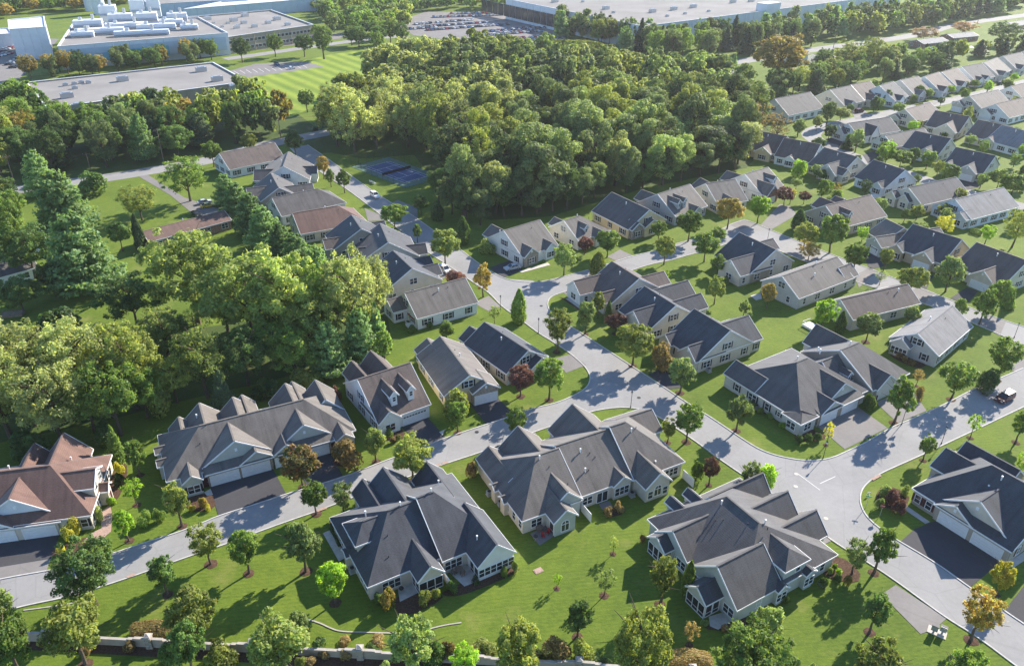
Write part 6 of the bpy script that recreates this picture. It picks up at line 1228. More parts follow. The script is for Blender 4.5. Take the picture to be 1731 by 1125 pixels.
def text(s, size, loc, rot, mat, parent, name='lettering'):
    cu = bpy.data.curves.new(name, 'FONT'); cu.body = s; cu.size = size; cu.align_x = 'CENTER'; cu.align_y = 'CENTER'; cu.materials.append(mat); cu.extrude = 0.004
    t_ = bpy.data.objects.new(name, cu); COL.objects.link(t_); bpy.context.view_layer.update()
    me = bpy.data.meshes.new_from_object(t_.evaluated_get(bpy.context.evaluated_depsgraph_get())); bpy.data.objects.remove(t_)
    o = link(name, me, parent, loc); o.rotation_euler = rot; return o
text('STOP', 0.27, (0, -0.06, 2.3), (math.pi / 2, 0, 0), M['trim'], e)
e = sign_post((1463, 858), 'thin street-name post with crossed plates on the junction kerb', 'street_sign')
b = MB(); b.box(-0.45, 0.45, -0.02, 0.02, 2.5, 2.7); b.box(-0.02, 0.02, -0.45, 0.45, 2.72, 2.92); b.build('name_plate', M['panel_g'], e)
# mail boxes at the parking pad
g = G((1582, 1068)); e = thing('mailbox_kiosk', 'pair of pale cluster mailboxes on a concrete pad by the road', 'mailbox', (g.x, g.y, 0), rad(-35))
b = MB(); b.box(-1.1, 1.35, -0.65, 0.8, 0, 0.1); b.build('pad', M['concrete'], e)
for x, y, h in ((-0.3, -0.2, 1.45), (0.75, 0.35, 1.3)):
    b = MB(); b.box(x - 0.12, x + 0.12, y - 0.12, y + 0.12, 0.1, 0.5); b.build('pedestal', M['steel'], e)
    b = MB(); b.box(x - 0.42, x + 0.42, y - 0.26, y + 0.26, 0.5, h)
    for i in range(3):
        for j in range(4): b.box(x - 0.4 + 0.27 * i, x - 0.16 + 0.27 * i, y - 0.275, y - 0.26, 0.54 + 0.22 * j, 0.73 + 0.22 * j)
    bo = b.build('box', M['steel'], e); k = MB(); k.box(x - 0.46, x + 0.46, y - 0.3, y + 0.3, h, h + 0.06); k.build('lid', M['drive_old'], bo)
# small square utility cover on the lawn
g = G((910, 964)); b = MB(); b.box(-0.7, 0.7, -0.5, 0.5, 0, 0.06); b.box(-0.55, 0.55, -0.36, 0.36, 0.06, 0.09)
tag(b.build('utility_cover', M['paver'], None, (g.x, g.y, 0), rad(30)), 'brown rectangular utility cover set in the front lawn', 'utility cover')
g = G((1467, 838)); e = thing('yard_sign', 'tiny white yard sign on the junction corner lawn', 'sign', (g.x, g.y, 0), 0.4)
b = MB(); b.bar((-0.25, 0, 0), (-0.25, 0, 0.5), 0.03, 0.03); b.bar((0.25, 0, 0), (0.25, 0, 0.5), 0.03, 0.03); b.build('stake', M['steel'], e); b = MB(); b.box(-0.35, 0.35, -0.02, 0.02, 0.4, 0.85); b.build('panel', M['pipe'], e)
# ------------------------------------------------------------------ patio furniture
def rtable(px, label, yaw=0.4):
    g = G(px, 0.06); e = thing('patio_table', label, 'table', (g.x, g.y, 0.06), yaw)
    b = MB(); b.prism([(0.65 * math.cos(a), 0.65 * math.sin(a)) for a in np.linspace(0, 2 * math.pi, 13)[:-1]], 0.68, 0.74); b.build('table_top', M['wood'], e)
    for i in range(4):
        a = i * math.pi / 2 + 0.4; b = MB(); b.bar((0.4 * math.cos(a), 0.4 * math.sin(a), 0), (0.3 * math.cos(a), 0.3 * math.sin(a), 0.68), 0.07, 0.07); b.build('leg', M['wood'], e)
def chair(px, label, yaw, mat, z=0.06):
    g = G(px, z); e = thing('patio_chair', label, 'chair', (g.x, g.y, z), yaw)
    b = MB(); b.box(-0.27, 0.27, -0.27, 0.27, 0.38, 0.46); b.build('seat', mat, e)
    b = MB(); b.bar((-0.0, 0.27, 0.42), (0, 0.38, 1.0), 0.54, 0.06, 0, (0, 1, 0)); b.build('backrest', mat, e)
    for x in (-0.24, 0.24):
        for y in (-0.24, 0.24): b = MB(); b.box(x - 0.025, x + 0.025, y - 0.025, y + 0.025, 0, 0.38); b.build('leg', M['iron'], e)
rtable((776, 966), 'round brown wooden patio table behind the white sunroom')
chair((768, 970), 'wooden patio chair left of the round brown table', 1.2, M['wood']); chair((782, 972), 'wooden patio chair right of the round brown table', -1.0, M['wood'])
chair((926, 902), 'red cushioned chair on the small grey patio, nearer the sunroom', -0.6, M['red']); chair((918, 908), 'red cushioned chair on the small grey patio, nearer the lawn', 0.2, M['red'])
rtable((912, 896), 'small round table on the grey patio with red chairs')
def grill(px, label):
    g = G(px, 0.06); e = thing('barbecue_grill', label, 'grill', (g.x, g.y, 0.06), 0.3)
    b = MB(); b.cone((0, 0, 0.6), (0, 0, 0.8), 0.25, 0.38, 10); b.build('bowl', M['iron'], e); b = MB(); b.cone((0, 0, 0.8), (0, 0, 1.0), 0.39, 0.3, 10); b.cone((0, 0, 1.0), (0, 0, 1.08), 0.3, 0.1, 10); b.build('lid', M['iron'], e)
    for i in range(3): a = i * 2.1; b = MB(); b.bar((0.36 * math.cos(a), 0.36 * math.sin(a), 0), (0.15 * math.cos(a), 0.15 * math.sin(a), 0.62), 0.04, 0.04); b.build('leg', M['steel'], e)
grill((679, 1000), 'round black kettle barbecue on the left patio'); grill((803, 986), 'black covered barbecue beside the white sunroom'); grill((905, 912), 'dark kettle barbecue on the patio with red chairs')
def ac(px, label):
    g = G(px); e = thing('air_conditioner', label, 'air conditioner', (g.x, g.y, 0), 0.5, 'outdoor air conditioners')
    b = MB(); b.box(-0.5, 0.5, -0.5, 0.5, 0, 0.08); b.build('pad', M['concrete'], e); b = MB(); b.box(-0.4, 0.4, -0.4, 0.4, 0.08, 0.88)
    for i in range(6): b.box(-0.42, 0.42, -0.42, 0.42, 0.16 + 0.11 * i, 0.2 + 0.11 * i)
    b.build('cabinet', M['steel'], e); b = MB(); b.prism([(0.33 * math.cos(a), 0.33 * math.sin(a)) for a in np.linspace(0, 2 * math.pi, 13)[:-1]], 0.88, 0.93); b.build('fan_grille', M['iron'], e)
for p, l in (((596, 966), 'grey air conditioner at the left wall of the charcoal-roofed pair'), ((827, 836), 'upper grey air conditioner at the left wall of the weathered row'), ((846, 853), 'lower grey air conditioner at the left wall of the weathered row'), ((1068, 838), 'air conditioner tucked beside the arched sunroom'), ((1198, 628), 'air conditioner at the ivory gable wall'), ((1278, 690), 'air conditioner at the long wall of the faceted pair')): ac(p, l)
# red awning over the rear terrace
g = G((696, 546)); e = thing('awning', 'small red fabric awning over the terrace of the white home', 'awning', (g.x, g.y, 0), rad(-58))
b = MB(); b.poly([(-1.8, -0.2, 2.0), (1.8, -0.2, 2.0), (1.8, 1.6, 2.7), (-1.8, 1.6, 2.7)]); b.poly([(-1.8, -0.2, 2.0), (1.8, -0.2, 2.0), (1.8, -0.2, 1.75), (-1.8, -0.2, 1.75)]); b.build('canopy', M['red'], e)
for x in (-1.7, 1.7): b = MB(); b.cone((x, -0.15, 0), (x, -0.15, 2.0), 0.04, 0.04, 6); b.build('post', M['trim'], e)
def deck(px, label, w, d, yaw, rail=True):
    g = G(px); e = thing('deck', label, 'deck', (g.x, g.y, 0), yaw); b = MB()
    n = int(w / 0.3)
    for i in range(n): q = MB(); q.box(-w / 2 + i * w / n, -w / 2 + (i + 0.9) * w / n, -d / 2, d / 2, 0.5, 0.55); q.build('plank', M['trim'], e)
    b.box(-w / 2 - 0.01, w / 2, -d / 2 + 0.05, d / 2 - 0.05, 0, 0.49); b.build('skirt', M['trim'], e)
    if rail:
        r = MB(); r.box(-w / 2, w / 2, -d / 2, -d / 2 + 0.08, 1.35, 1.43); r.box(-w / 2, -w / 2 + 0.08, -d / 2 + 0.08, d / 2, 1.35, 1.43)
        for t in np.arange(-w / 2, w / 2, 0.35): r.box(t, t + 0.05, -d / 2 + 0.01, -d / 2 + 0.06, 0.55, 1.35)
        r.build('railing', M['trim'], e)
deck((1370, 553), 'small white deck beside the lime tree at the mauve-brown roof', 3.0, 2.6, rad(-60)); deck((1478, 333), 'white balustraded deck behind the blue-roofed home', 5.0, 2.4, rad(28)); deck((696, 552), 'little white terrace deck under the red awning', 2.6, 2.2, rad(-58))
# ------------------------------------------------------------------ vehicles
def car_parts(kind_):
    L, Wd, Hh = {'sedan': (4.6, 1.8, 1.45), 'suv': (4.6, 1.85, 1.75), 'pickup': (5.4, 1.95, 1.8)}[kind_]
    prof = {'sedan': ([(-2.3, 0.55), (-2.25, 0.85), (-1.7, 0.95), (-1.1, 1.0), (1.0, 0.95), (2.1, 0.78), (2.3, 0.6)], [(-1.75, 0.95), (-1.05, 1.42), (0.25, 1.45), (1.05, 0.96)]),
            'suv': ([(-2.3, 0.55), (-2.28, 1.0), (-1.9, 1.05), (1.05, 1.05), (2.1, 0.95), (2.3, 0.62)], [(-2.22, 1.04), (-2.0, 1.68), (0.35, 1.75), (1.15, 1.05)]),
            'pickup': ([(-2.7, 0.6), (-2.7, 1.1), (-0.6, 1.1), (1.3, 1.1), (2.6, 1.0), (2.7, 0.65)], [(-0.75, 1.1), (-0.6, 1.75), (0.7, 1.8), (1.45, 1.1)])}[kind_]
    b = MB(); lo, cab = prof; hw = Wd / 2
    sec = [(x, z) for x, z in lo]; bot = 0.3
    pts = [(lo[0][0], bot)] + sec + [(lo[-1][0], bot)]
    for s in (-1, 1): b.poly([(x, s * hw, z) for x, z in (pts if s < 0 else pts[::-1])], 0)
    for i in range(len(pts)):
        a, c = pts[i], pts[(i + 1) % len(pts)]; b.poly([(a[0], -hw, a[1]), (c[0], -hw, c[1]), (c[0], hw, c[1]), (a[0], hw, a[1])], 0)
    iw = hw - 0.2
    # roof panel and pillars
    r0, r1 = cab[1], cab[2]
    b.poly([(r0[0], -iw, r0[1] + 0.01), (r1[0], -iw, r1[1] + 0.01), (r1[0], iw, r1[1] + 0.01), (r0[0], iw, r0[1] + 0.01)], 0)
    g = MB()
    base = [(cab[0][0], cab[0][1]), (cab[3][0], cab[3][1])]
    for s in (-1, 1): g.poly([(cab[0][0], s * (hw - 0.06), cab[0][1]), (cab[3][0], s * (hw - 0.06), cab[3][1]), (r1[0], s * iw, r1[1]), (r0[0], s * iw, r0[1])])
    g.poly([(cab[0][0], -(hw - 0.06), cab[0][1]), (cab[0][0], hw - 0.06, cab[0][1]), (r0[0], iw, r0[1]), (r0[0], -iw, r0[1])])
    g.poly([(cab[3][0], -(hw - 0.06), cab[3][1]), (cab[3][0], hw - 0.06, cab[3][1]), (r1[0], iw, r1[1]), (r1[0], -iw, r1[1])])
    for s in (-1, 1):
        for q in (cab[0], cab[3]):
            t = r0 if q is cab[0] else r1; b.bar((q[0], s * (hw - 0.05), q[1]), (t[0], s * (iw + 0.01), t[1]), 0.1, 0.1, 0)
        xm = (r0[0] + r1[0]) / 2; b.bar((xm, s * (hw - 0.05), 1.0), (xm, s * (iw + 0.01), r0[1]), 0.1, 0.06, 0)
    w = MB(); w.cone((0, -0.11, 0), (0, 0.11, 0), 0.34, 0.34, 14); w.cone((0, -0.12, 0), (0, 0.12, 0), 0.2, 0.2, 10, 1)
    lt = MB(); lt.box(-0.04, 0.04, -0.2, 0.2, -0.08, 0.08)
    return dict(body=b.data('body', [CAR['white']]), glass=g.data('glass', [M['glass']]), wheel=w.data('wheel', [M['tyre'], M['steel']]), light=lt.data('headlight', [M['pipe']]), tail=lt.data('tail_light', [CAR['red']]), L=L, W=Wd)
CP = {k: car_parts(k) for k in ('sedan', 'suv', 'pickup')}
def vehicle(px, ang, kind_, col, label, z=0.05, cat='car'):
    g = G(px); p = CP[kind_]; e = thing({'pickup': 'pickup_truck', 'suv': 'suv'}.get(kind_, 'car'), label, cat, (g.x, g.y, z), ang)
    b = link('body', p['body'], e); b.material_slots[0].link = 'OBJECT'; b.material_slots[0].material = CAR[col]
    link('glass', p['glass'], e); xw = p['L'] * 0.31
    for x in (-xw, xw):
        for y in (-1, 1): link('wheel', p['wheel'], e, (x, y * (p['W'] / 2 - 0.1), 0.34))
    for y in (-1, 1): link('headlight', p['light'], e, (p['L'] / 2 - 0.02, y * 0.62, 0.72)); link('tail_light', p['tail'], e, (-p['L'] / 2 + 0.02, y * 0.66, 0.8))
    return e
def ang_px(a, b): u, v = G(a), G(b); return math.atan2(v.y - u.y, v.x - u.x)
j = vehicle((1697, 676), ang_px((1731, 655), (1660, 690)), 'suv', 'maroon', 'maroon off-roader with pale roof driving on the right road')
b = MB(); b.box(-2.05, 0.4, -0.74, 0.74, 1.75, 1.83); b.build('soft_top', CAR['tan'], j)
vehicle((634, 333), ang_px((600, 308), (646, 340)), 'suv', 'white', 'white sport utility driving down the straight road')
vehicle((866, 455), ang_px((890, 450), (845, 460)), 'sedan', 'silver', 'silver car on the black driveway of the stone-entry white home')
vehicle((752, 459), ang_px((740, 452), (766, 468)), 'suv', 'white', 'white car parked by the purple bush')
vehicle((860, 768), ang_px((850, 772), (872, 762)), 'sedan', 'red', 'red car on the driveway behind the weathered row')
vehicle((1452, 190), ang_px((1440, 192), (1466, 188)), 'suv', 'maroon', 'dark red car on the drive of the far row')
vehicle((352, 350), ang_px((340, 352), (366, 347)), 'sedan', 'yellow', 'yellow car parked by the red-roofed ranch house')
vehicle((386, 366), ang_px((376, 362), (396, 370)), 'sedan', 'red', 'red car parked by the pines at the ranch house')
vehicle((333, 364), ang_px((328, 360), (340, 368)), 'sedan', 'black', 'black car parked behind the ranch house roof')
vehicle((346, 344), ang_px((334, 346), (360, 341)), 'sedan', 'silver', 'silver car just behind the yellow one')
vehicle((50, 430), ang_px((36, 434), (64, 426)), 'pickup', 'white', 'white pickup truck behind the grey-roofed low house at left', cat='truck')
vehicle((1230, 110), ang_px((1200, 113), (1260, 104)), 'sedan', 'blue', 'dark blue car on the far main road')
vehicle((1690, 143), ang_px((1680, 146), (1700, 140)), 'suv', 'black', 'black car at the far right bend')
vehicle((468, 110), ang_px((460, 108), (474, 113)), 'sedan', 'blue', 'dark car alone in the striped field car park')
vehicle((493, 117), ang_px((484, 118), (502, 115)), 'sedan', 'white', 'white car in the striped field car park')
def far_car_mesh():
    b = MB(); pr = [(-2.2, 0.3), (-2.2, 0.85), (-1.6, 0.95), (-1.0, 1.42), (0.3, 1.45), (1.0, 0.98), (2.1, 0.8), (2.2, 0.3)]
    for s in (-1, 1): b.poly([(x, s * 0.88, z) for x, z in (pr if s < 0 else pr[::-1])], 0)
    mats = [0, 0, 1, 0, 1, 0, 0, 0]
    for i in range(8): a, c = pr[i], pr[(i + 1) % 8]; b.poly([(a[0], -0.88, a[1]), (c[0], -0.88, c[1]), (c[0], 0.88, c[1]), (a[0], 0.88, a[1])], mats[i])
    for s in (-1, 1):
        b.poly([(-1.35, s * 0.89, 0.98), (0.8, s * 0.89, 0.98), (0.3, s * 0.885, 1.38), (-0.95, s * 0.885, 1.36)], 1)
        for x in (-1.4, 1.4): b.cone((x, s * 0.8, 0.33), (x, s * 0.93, 0.33), 0.33, 0.33, 8, 2)
    return b.data('parked_car', [CAR['white'], M['glass'], M['tyre']])
FCM = far_car_mesh()
def lot(rows, spacing, where, group, seed, fill=0.8, colors=('white', 'silver', 'grey', 'black', 'blue', 'red', 'white', 'silver')):
    rg = random.Random(seed)
    for a, b in rows:
        u, v = G(a), G(b); d = v - u; n = int(d.length / spacing); ang = math.atan2(d.y, d.x) + math.pi / 2
        for i in range(n):
            if rg.random() > fill: continue
            p = u + d * (i + 0.5) / n; c = rg.choice(colors)
            o = link('parked_car', FCM, None, (p.x, p.y, 0.045), ang + rg.choice([0, math.pi]) + rg.uniform(-0.03, 0.03))
            o.material_slots[0].link = 'OBJECT'; o.material_slots[0].material = CAR[c]
            tag(o, c + ' car ' + where, 'car', group)
lot([((700, 42), (800, 34)), ((706, 47), (830, 38)), ((720, 52), (860, 42)), ((790, 57), (900, 48)), ((800, 62), (930, 52)), ((850, 68), (944, 60)), ((730, 30), (850, 26)), ((690, 50), (740, 47)), ((760, 24), (860, 22)), ((840, 56), (936, 46)), ((880, 70), (948, 66))], 2.8, 'in the crowded car park beside the factory', 'cars in the crowded car park', 21, 0.93)
lot([((18, 118), (62, 88)), ((14, 111), (40, 92))], 3.0, 'in the car park at top left', 'cars in the top left car park', 22, 0.85, ('black', 'blue', 'grey', 'silver', 'black'))
lot([((-30, 96), (26, 80)), ((-30, 104), (20, 90))], 3.0, 'in the back rows of the top left car park', 'cars in the top left car park', 23, 0.9, ('red', 'white', 'white', 'silver'))
lot([((440, 82), (560, 66))], 4.0, 'in front of the tan office block', 'cars before the office block', 24, 0.45)
# painted bay lines in the small field car park
for i in range(12):
    a = (395 + i * 10.5, 120 - i * 0.95); ribbon('road_marking', [a, (a[0] + 9, a[1] + 5.5)], 0.25, M['paint_w'], 0.042)
# ------------------------------------------------------------------ large buildings
def flat_building(label, corners, z, wallm, roofm, units=(), name='warehouse', parapet=0.7, windows=None, nunits=None):
    """corners: pixels of the roof edge at height z, front-left, front-right, back-right, back-left"""
    P = [G(p, z) for p in corners] if not isinstance(corners[0], Vector) else corners
    c = sum(P, Vector((0, 0))) / 4; Q = [p - c for p in P]
    e = thing(name, label, 'building', (c.x, c.y, 0), 0, 'large flat-roofed buildings')
    for i in range(4):
        a, b2 = Q[i], Q[(i + 1) % 4]; m = MB(); d = (b2 - a); L = d.length; u = d / L; n = Vector((u.y, -u.x)) * 0.25
        m.prism([(a.x, a.y), (b2.x, b2.y), ((b2 - n).x, (b2 - n).y), ((a - n).x, (a - n).y)], -0.1, z + parapet - 0.5 + 0.004 * i)
        k = max(4, int(L / 9))
        for j in range(1, k): q = a + d * j / k + n * 0.2; m.bar((q.x, q.y, 0), (q.x, q.y, z), 0.35, 0.35)
        m.build('wall', wallm, e)
    m = MB(); m.poly([(q.x * 0.995, q.y * 0.995, z - 0.35) for q in Q]); m.build('roof', roofm, e)
    m = MB()
    for i in range(4): a, b2 = Q[i], Q[(i + 1) % 4]; m.bar((a.x, a.y, z + parapet - 0.4), (b2.x, b2.y, z + parapet - 0.4), 0.7, 0.18)
    m.build('coping', M['panel'], e)
    ex = (Q[1] - Q[0]).normalized(); yw = math.atan2(ex.y, ex.x)
    for (px, s) in units:
        g = G(px, z + 0.5) - c; b = MB(); w, d, h = s
        b.box(-w / 2, w / 2, -d / 2, d / 2, 0, h); b.box(-w / 2 + 0.2, w / 2 - 0.2, -d / 2 - 0.06, -d / 2, h * 0.3, h * 0.85); b.box(-w * 0.3, w * 0.3, -d * 0.3, d * 0.3, h, h + 0.3)
        b.build('rooftop_unit', M['steel'], e, (g.x, g.y, z - 0.35), yw)
    if windows:
        for (f, z0, n, w, h) in windows:
            a, b2 = Q[f], Q[(f + 1) % 4]; d = b2 - a; L = d.length; u = d / L; nn = Vector((u.y, -u.x)); ang = math.atan2(u.y, u.x)
            wm = MB(); wm.box(-w / 2 - 0.15, w / 2 + 0.15, -0.1, 0, -h / 2 - 0.15, h / 2 + 0.15); me = wm.data('window', M['panel'])
            pm = MB(); pm.box(-w / 2, w / 2, -0.14, -0.1, -h / 2, h / 2); pe = pm.data('pane', M['glass'])
            for j in range(n):
                q = a + d * (j + 0.5) / n + nn * 0.03; o = link('window', me, e, (q.x, q.y, z0), ang); link('pane', pe, o)
    return e
big, med, sml = (5.0, 2.6, 2.2), (3.6, 2.2, 1.8), (2.2, 1.6, 1.2)
flat_building('long low warehouse with pale flat roof above the left tree belt', [(81, 184), (418.9, 138.5), (359.8, 106.4), (45.6, 140.2)], 8.5, M['tanwall'], M['membrane'],
  [((207, 134), big), ((340, 118), big), ((367, 134), big), ((398, 148), big), ((113, 162), big), ((133, 180), big), ((110, 142), sml), ((125, 140), sml), ((137, 138), sml), ((149, 138), sml), ((126, 147), sml)])
# the white process plant with the teal band
flat_building('white process plant with teal band and green arc behind the warehouse', [(98, 80), (385, 57), (335, 30), (123, 42)], 12, M['panel'], M['membrane'], [], 'factory_building', 0.9)
def arc_panel():
    a, b2 = G((98, 80), 12), G((385, 57), 12); d = b2 - a; u = d.normalized(); n = Vector((u.y, -u.x)); L = d.length
    e = thing('mural_panel', 'teal band with green arc along the white process plant front', 'mural', (a.x + n.x * 0.7, a.y + n.y * 0.7, 0), math.atan2(u.y, u.x))
    m = MB(); m.box(L * 0.02, L * 0.98, -0.1, 0, 3.0, 10.4); m.build('panel', M['panel_b'], e)
    m = MB(); m.poly([(L * 0.1, -0.2, 3.2), (L * 0.62, -0.2, 3.2), (L * 0.62, -0.2, 8.6), (L * 0.3, -0.2, 8.0), (L * 0.1, -0.2, 6.0)]); m.build('teal_field', M['panel_t'], e)
    m = MB(); xs = np.linspace(L * 0.26, L * 0.56, 16); xc = L * 0.41; R = L * 0.15
    for i in range(15):
        z = lambda x, k: 3.3 + k * (1 - ((x - xc) / R) ** 2)
        m.poly([(xs[i], -0.3, z(xs[i], 2.6)), (xs[i + 1], -0.3, z(xs[i + 1], 2.6)), (xs[i + 1], -0.3, z(xs[i + 1], 4.4)), (xs[i], -0.3, z(xs[i], 4.4))])
    m.build('green_arc', M['panel_g'], e)
arc_panel()
def plant_equipment():
    rg = random.Random(8); n = 0
    for px, s in [((150, 44), (16, 8, 5)), ((185, 30), (10, 9, 9)), ((205, 36), (14, 8, 6)), ((235, 26), (9, 8, 11)), ((250, 34), (12, 10, 6)), ((262, 24), (8, 6, 12)), ((215, 46), (24, 7, 4)), ((170, 54), (26, 6, 3.5)), ((265, 48), (22, 6, 4)), ((290, 40), (14, 7, 4)), ((300, 32), (12, 7, 5)), ((140, 58), (12, 6, 3)), ((240, 56), (30, 4, 3)), ((320, 46), (10, 6, 3))]:
        g = G(px, 13); e = thing('rooftop_plant', 'white rooftop process unit on the white plant', 'machinery', (g.x, g.y, 11.6), rad(20), 'process units on the white plant')
        b = MB(); w, d, h = s; b.box(-w / 2, w / 2, -d / 2, d / 2, 0, h); b.box(-w / 2 - 0.3, w / 2 + 0.3, -d / 2 - 0.3, d / 2 + 0.3, h * 0.55, h * 0.62); b.build('casing', M['panel'], e)
        b = MB(); b.cone((w * 0.2, 0, h), (w * 0.2, 0, h + 3), 0.9, 0.9, 10); b.build('duct', M['steel'], e); b = MB(); b.cone((-w * 0.25, 0.5, h), (-w * 0.25, 0.5, h + 1.6), 1.2, 1.0, 10); b.build('duct', M['steel'], e); e['auto'] = 1
        b = MB(); b.cone((-w / 2, -d / 2 - 0.8, h * 0.4), (w / 2, -d / 2 - 0.8, h * 0.4), 0.6, 0.6, 8); b.build('pipe', M['steel'], e)
    for px in ((155, 18), (170, 24), (280, 14)):
        g = G(px); e = thing('silo', 'white storage silo among the process units', 'silo', (g.x, g.y, 0), 0, 'silos of the white plant'); b = MB(); b.cone((0, 0, 0), (0, 0, 19), 4.5, 4.5, 18); b.build('drum', M['panel'], e); b = MB(); b.cone((0, 0, 19), (0, 0, 21.5), 4.6, 0.6, 18); b.build('roof', M['steel'], e)
plant_equipment()
flat_building('tan two-storey office block with dark window bands at upper left', [(385, 64), (530, 43), (458, 18), (316, 30)], 9.5, M['tanwall'], M['membrane'],
  [((430, 44), med), ((400, 46), med), ((375, 44), sml), ((385, 38), sml), ((395, 34), big), ((412, 38), med), ((414, 26), big), ((453, 38), med), ((468, 32), big), ((486, 41), med), ((350, 32), big), ((360, 38), sml), ((402, 42), sml)], 'office_block', 0.9, [(0, 6.6, 22, 2.2, 1.6), (0, 2.6, 22, 2.2, 1.6), (1, 6.6, 12, 2.2, 1.6)])
flat_building('tall plain white block at the top left corner', [(16, 50), (77, 46), (74, 28), (14, 34)], 17, M['panel'], M['panel'], [], 'factory_building', 0.6)
flat_building('low white annex left of the tall white block', [(-60, 62), (20, 57), (14, 48), (-60, 52)], 8, M['panel'], M['panel'], [], 'factory_building', 0.6)
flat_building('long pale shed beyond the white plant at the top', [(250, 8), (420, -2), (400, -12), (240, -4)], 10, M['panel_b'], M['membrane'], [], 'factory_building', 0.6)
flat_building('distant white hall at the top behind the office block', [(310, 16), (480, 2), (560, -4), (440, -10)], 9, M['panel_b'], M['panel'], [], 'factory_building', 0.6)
def big_factory():
    z = 14.0; A = G((1087, 46), z); B_ = G((1432, 2), z); C_ = G((864, 1), z); d1 = B_ - A; d2 = C_ - A
    P = [A, A + d1 * 1.35, A + d1 * 1.35 + d2 * 1.05, A + d2 * 1.05]
    e = flat_building('huge white factory with sandy flat roof at the top right', P, z, M['panel'], M['membrane'],
      [((938, 2), big), ((985, 2), sml), ((1024, 14), big), ((1037, 20), sml), ((1103, 19), big), ((1139, 15), big), ((1128, 26), sml), ((1172, 11), big), ((1239, 3), big), ((1158, 22), sml), ((1270, 1), big), ((1198, 18), sml)], 'factory_building', 1.0)
    u = d1.normalized(); n = Vector((u.y, -u.x)); g = G((1258, 30), 8); g0 = A + u * (g - A).dot(u)
    c = e.location
    b = MB(); b.box(0, 16, -0.9, 8, -0.1, 19); b.build('stair_tower', M['panel'], e, (g0.x - c.x, g0.y - c.y, 0), math.atan2(u.y, u.x))
    # glazed entrance in the left front
    v = d2.normalized(); yaw = math.atan2(v.y, v.x)
    for i in range(14):
        q = A + d2 * 0.55 + v * (i * 8.0) - c.to_2d(); nn = Vector((-v.y, v.x)); q = q + nn * 0.35 * (1 if nn.dot(Vector((0, -1))) > 0 else -1)
        b = MB(); b.box(-3.6, 3.6, -0.12, 0.12, 2.0, 10.5); b.build('window', M['glass'], e, (q.x, q.y, 0), yaw)
big_factory()
# ------------------------------------------------------------------ tennis court
def court():
    C4 = [G(p) for p in ((629, 282), (671, 273.5), (709, 297), (674, 310))]; c = sum(C4, Vector((0, 0))) / 4
    u = ((C4[1] - C4[0]) + (C4[2] - C4[3])).normalized(); v = Vector((-u.y, u.x)); yaw = math.atan2(u.y, u.x)
    e = thing('tennis_court', 'blue tennis court with white lines in the green surround beside the wood', 'tennis court', (c.x, c.y, 0), yaw)
    hw, hl = 5.5, 11.6
    m = MB(); m.poly([(-hw - 3.2, -hl - 4.6, 0.03), (hw + 3.2, -hl - 4.6, 0.03), (hw + 3.2, hl + 4.6, 0.03), (-hw - 3.2, hl + 4.6, 0.03)]); m.build('surround', M['court_g'], e)
    m = MB(); m.poly([(-hw, -hl, 0.036), (hw, -hl, 0.036), (hw, hl, 0.036), (-hw, hl, 0.036)]); m.build('playing_surface', M['court'], e)
    m = MB(); w = 0.14
    for x in (-hw, -4.1, 4.1, hw): m.box(x - w / 2, x + w / 2, -hl, hl, 0.038, 0.042)
    for y in (-hl, -6.4, 6.4, hl): m.box(-hw - w / 2, hw + w / 2, y - w / 2, y + w / 2, 0.0385, 0.0425)
    m.box(-w / 2, w / 2, -6.4, 6.4, 0.039, 0.043); m.build('court_lines', M['paint_w'], e)
    m = MB(); m.box(-hw - 0.9, hw + 0.9, -0.02, 0.02, 0.05, 0.95); m.build('net', M['iron'], e)
    for x in (-hw - 0.9, hw + 0.9): m = MB(); m.cone((x, 0, 0), (x, 0, 1.05), 0.05, 0.05, 6); m.build('net_post', M['iron'], e)
    f = thing('court_fence', 'tall thin wire fence around the blue tennis court', 'fence', (c.x, c.y, 0), yaw); X, Y = hw + 3.2, hl + 4.6
    for sx, sy, n, ax in ((-X, -Y, 6, 0), (-X, Y, 6, 0), (-X, -Y, 11, 1), (X, -Y, 11, 1)):
        for i in range(n):
            t = i / (n - 1); p = (sx + 2 * X * t, sy) if ax == 0 else (sx, sy + 2 * Y * t)
            if ax == 1 and i in (0, n - 1): continue
            m = MB(); m.cone((p[0], p[1], 0), (p[0], p[1], 3.0), 0.035, 0.035, 6); m.build('post', M['iron'], f)
        m = MB(); a = (sx, sy); b2 = (sx + 2 * X, sy) if ax == 0 else (sx, sy + 2 * Y)
        for z in (0.1, 1.5, 3.0): m.bar((*a, z), (*b2, z), 0.035, 0.035)
        L = 2 * X if ax == 0 else 2 * Y
        for k in range(int(L / 0.5)):
            t = (k + 0.5) / int(L / 0.5); p = (a[0] + (b2[0] - a[0]) * t, a[1] + (b2[1] - a[1]) * t); m.bar((p[0], p[1], 0.1), (p[0], p[1], 3.0), 0.012, 0.012)
        m.build('rail', M['iron'], f)
    g = G((630, 310)); e2 = thing('bench', 'white bench between the straight road and the tennis court', 'bench', (g.x, g.y, 0), yaw + 1.57)
    m = MB(); m.box(-1.6, 1.6, -0.25, 0.25, 0.42, 0.48); m.build('seat', M['pipe'], e2); m = MB(); m.box(-1.6, 1.6, 0.22, 0.28, 0.5, 0.95); m.build('backrest', M['pipe'], e2)
    for x in (-1.4, 1.4): m = MB(); m.box(x - 0.05, x + 0.05, -0.2, 0.26, 0, 0.42); m.build('leg', M['pipe'], e2)
court()
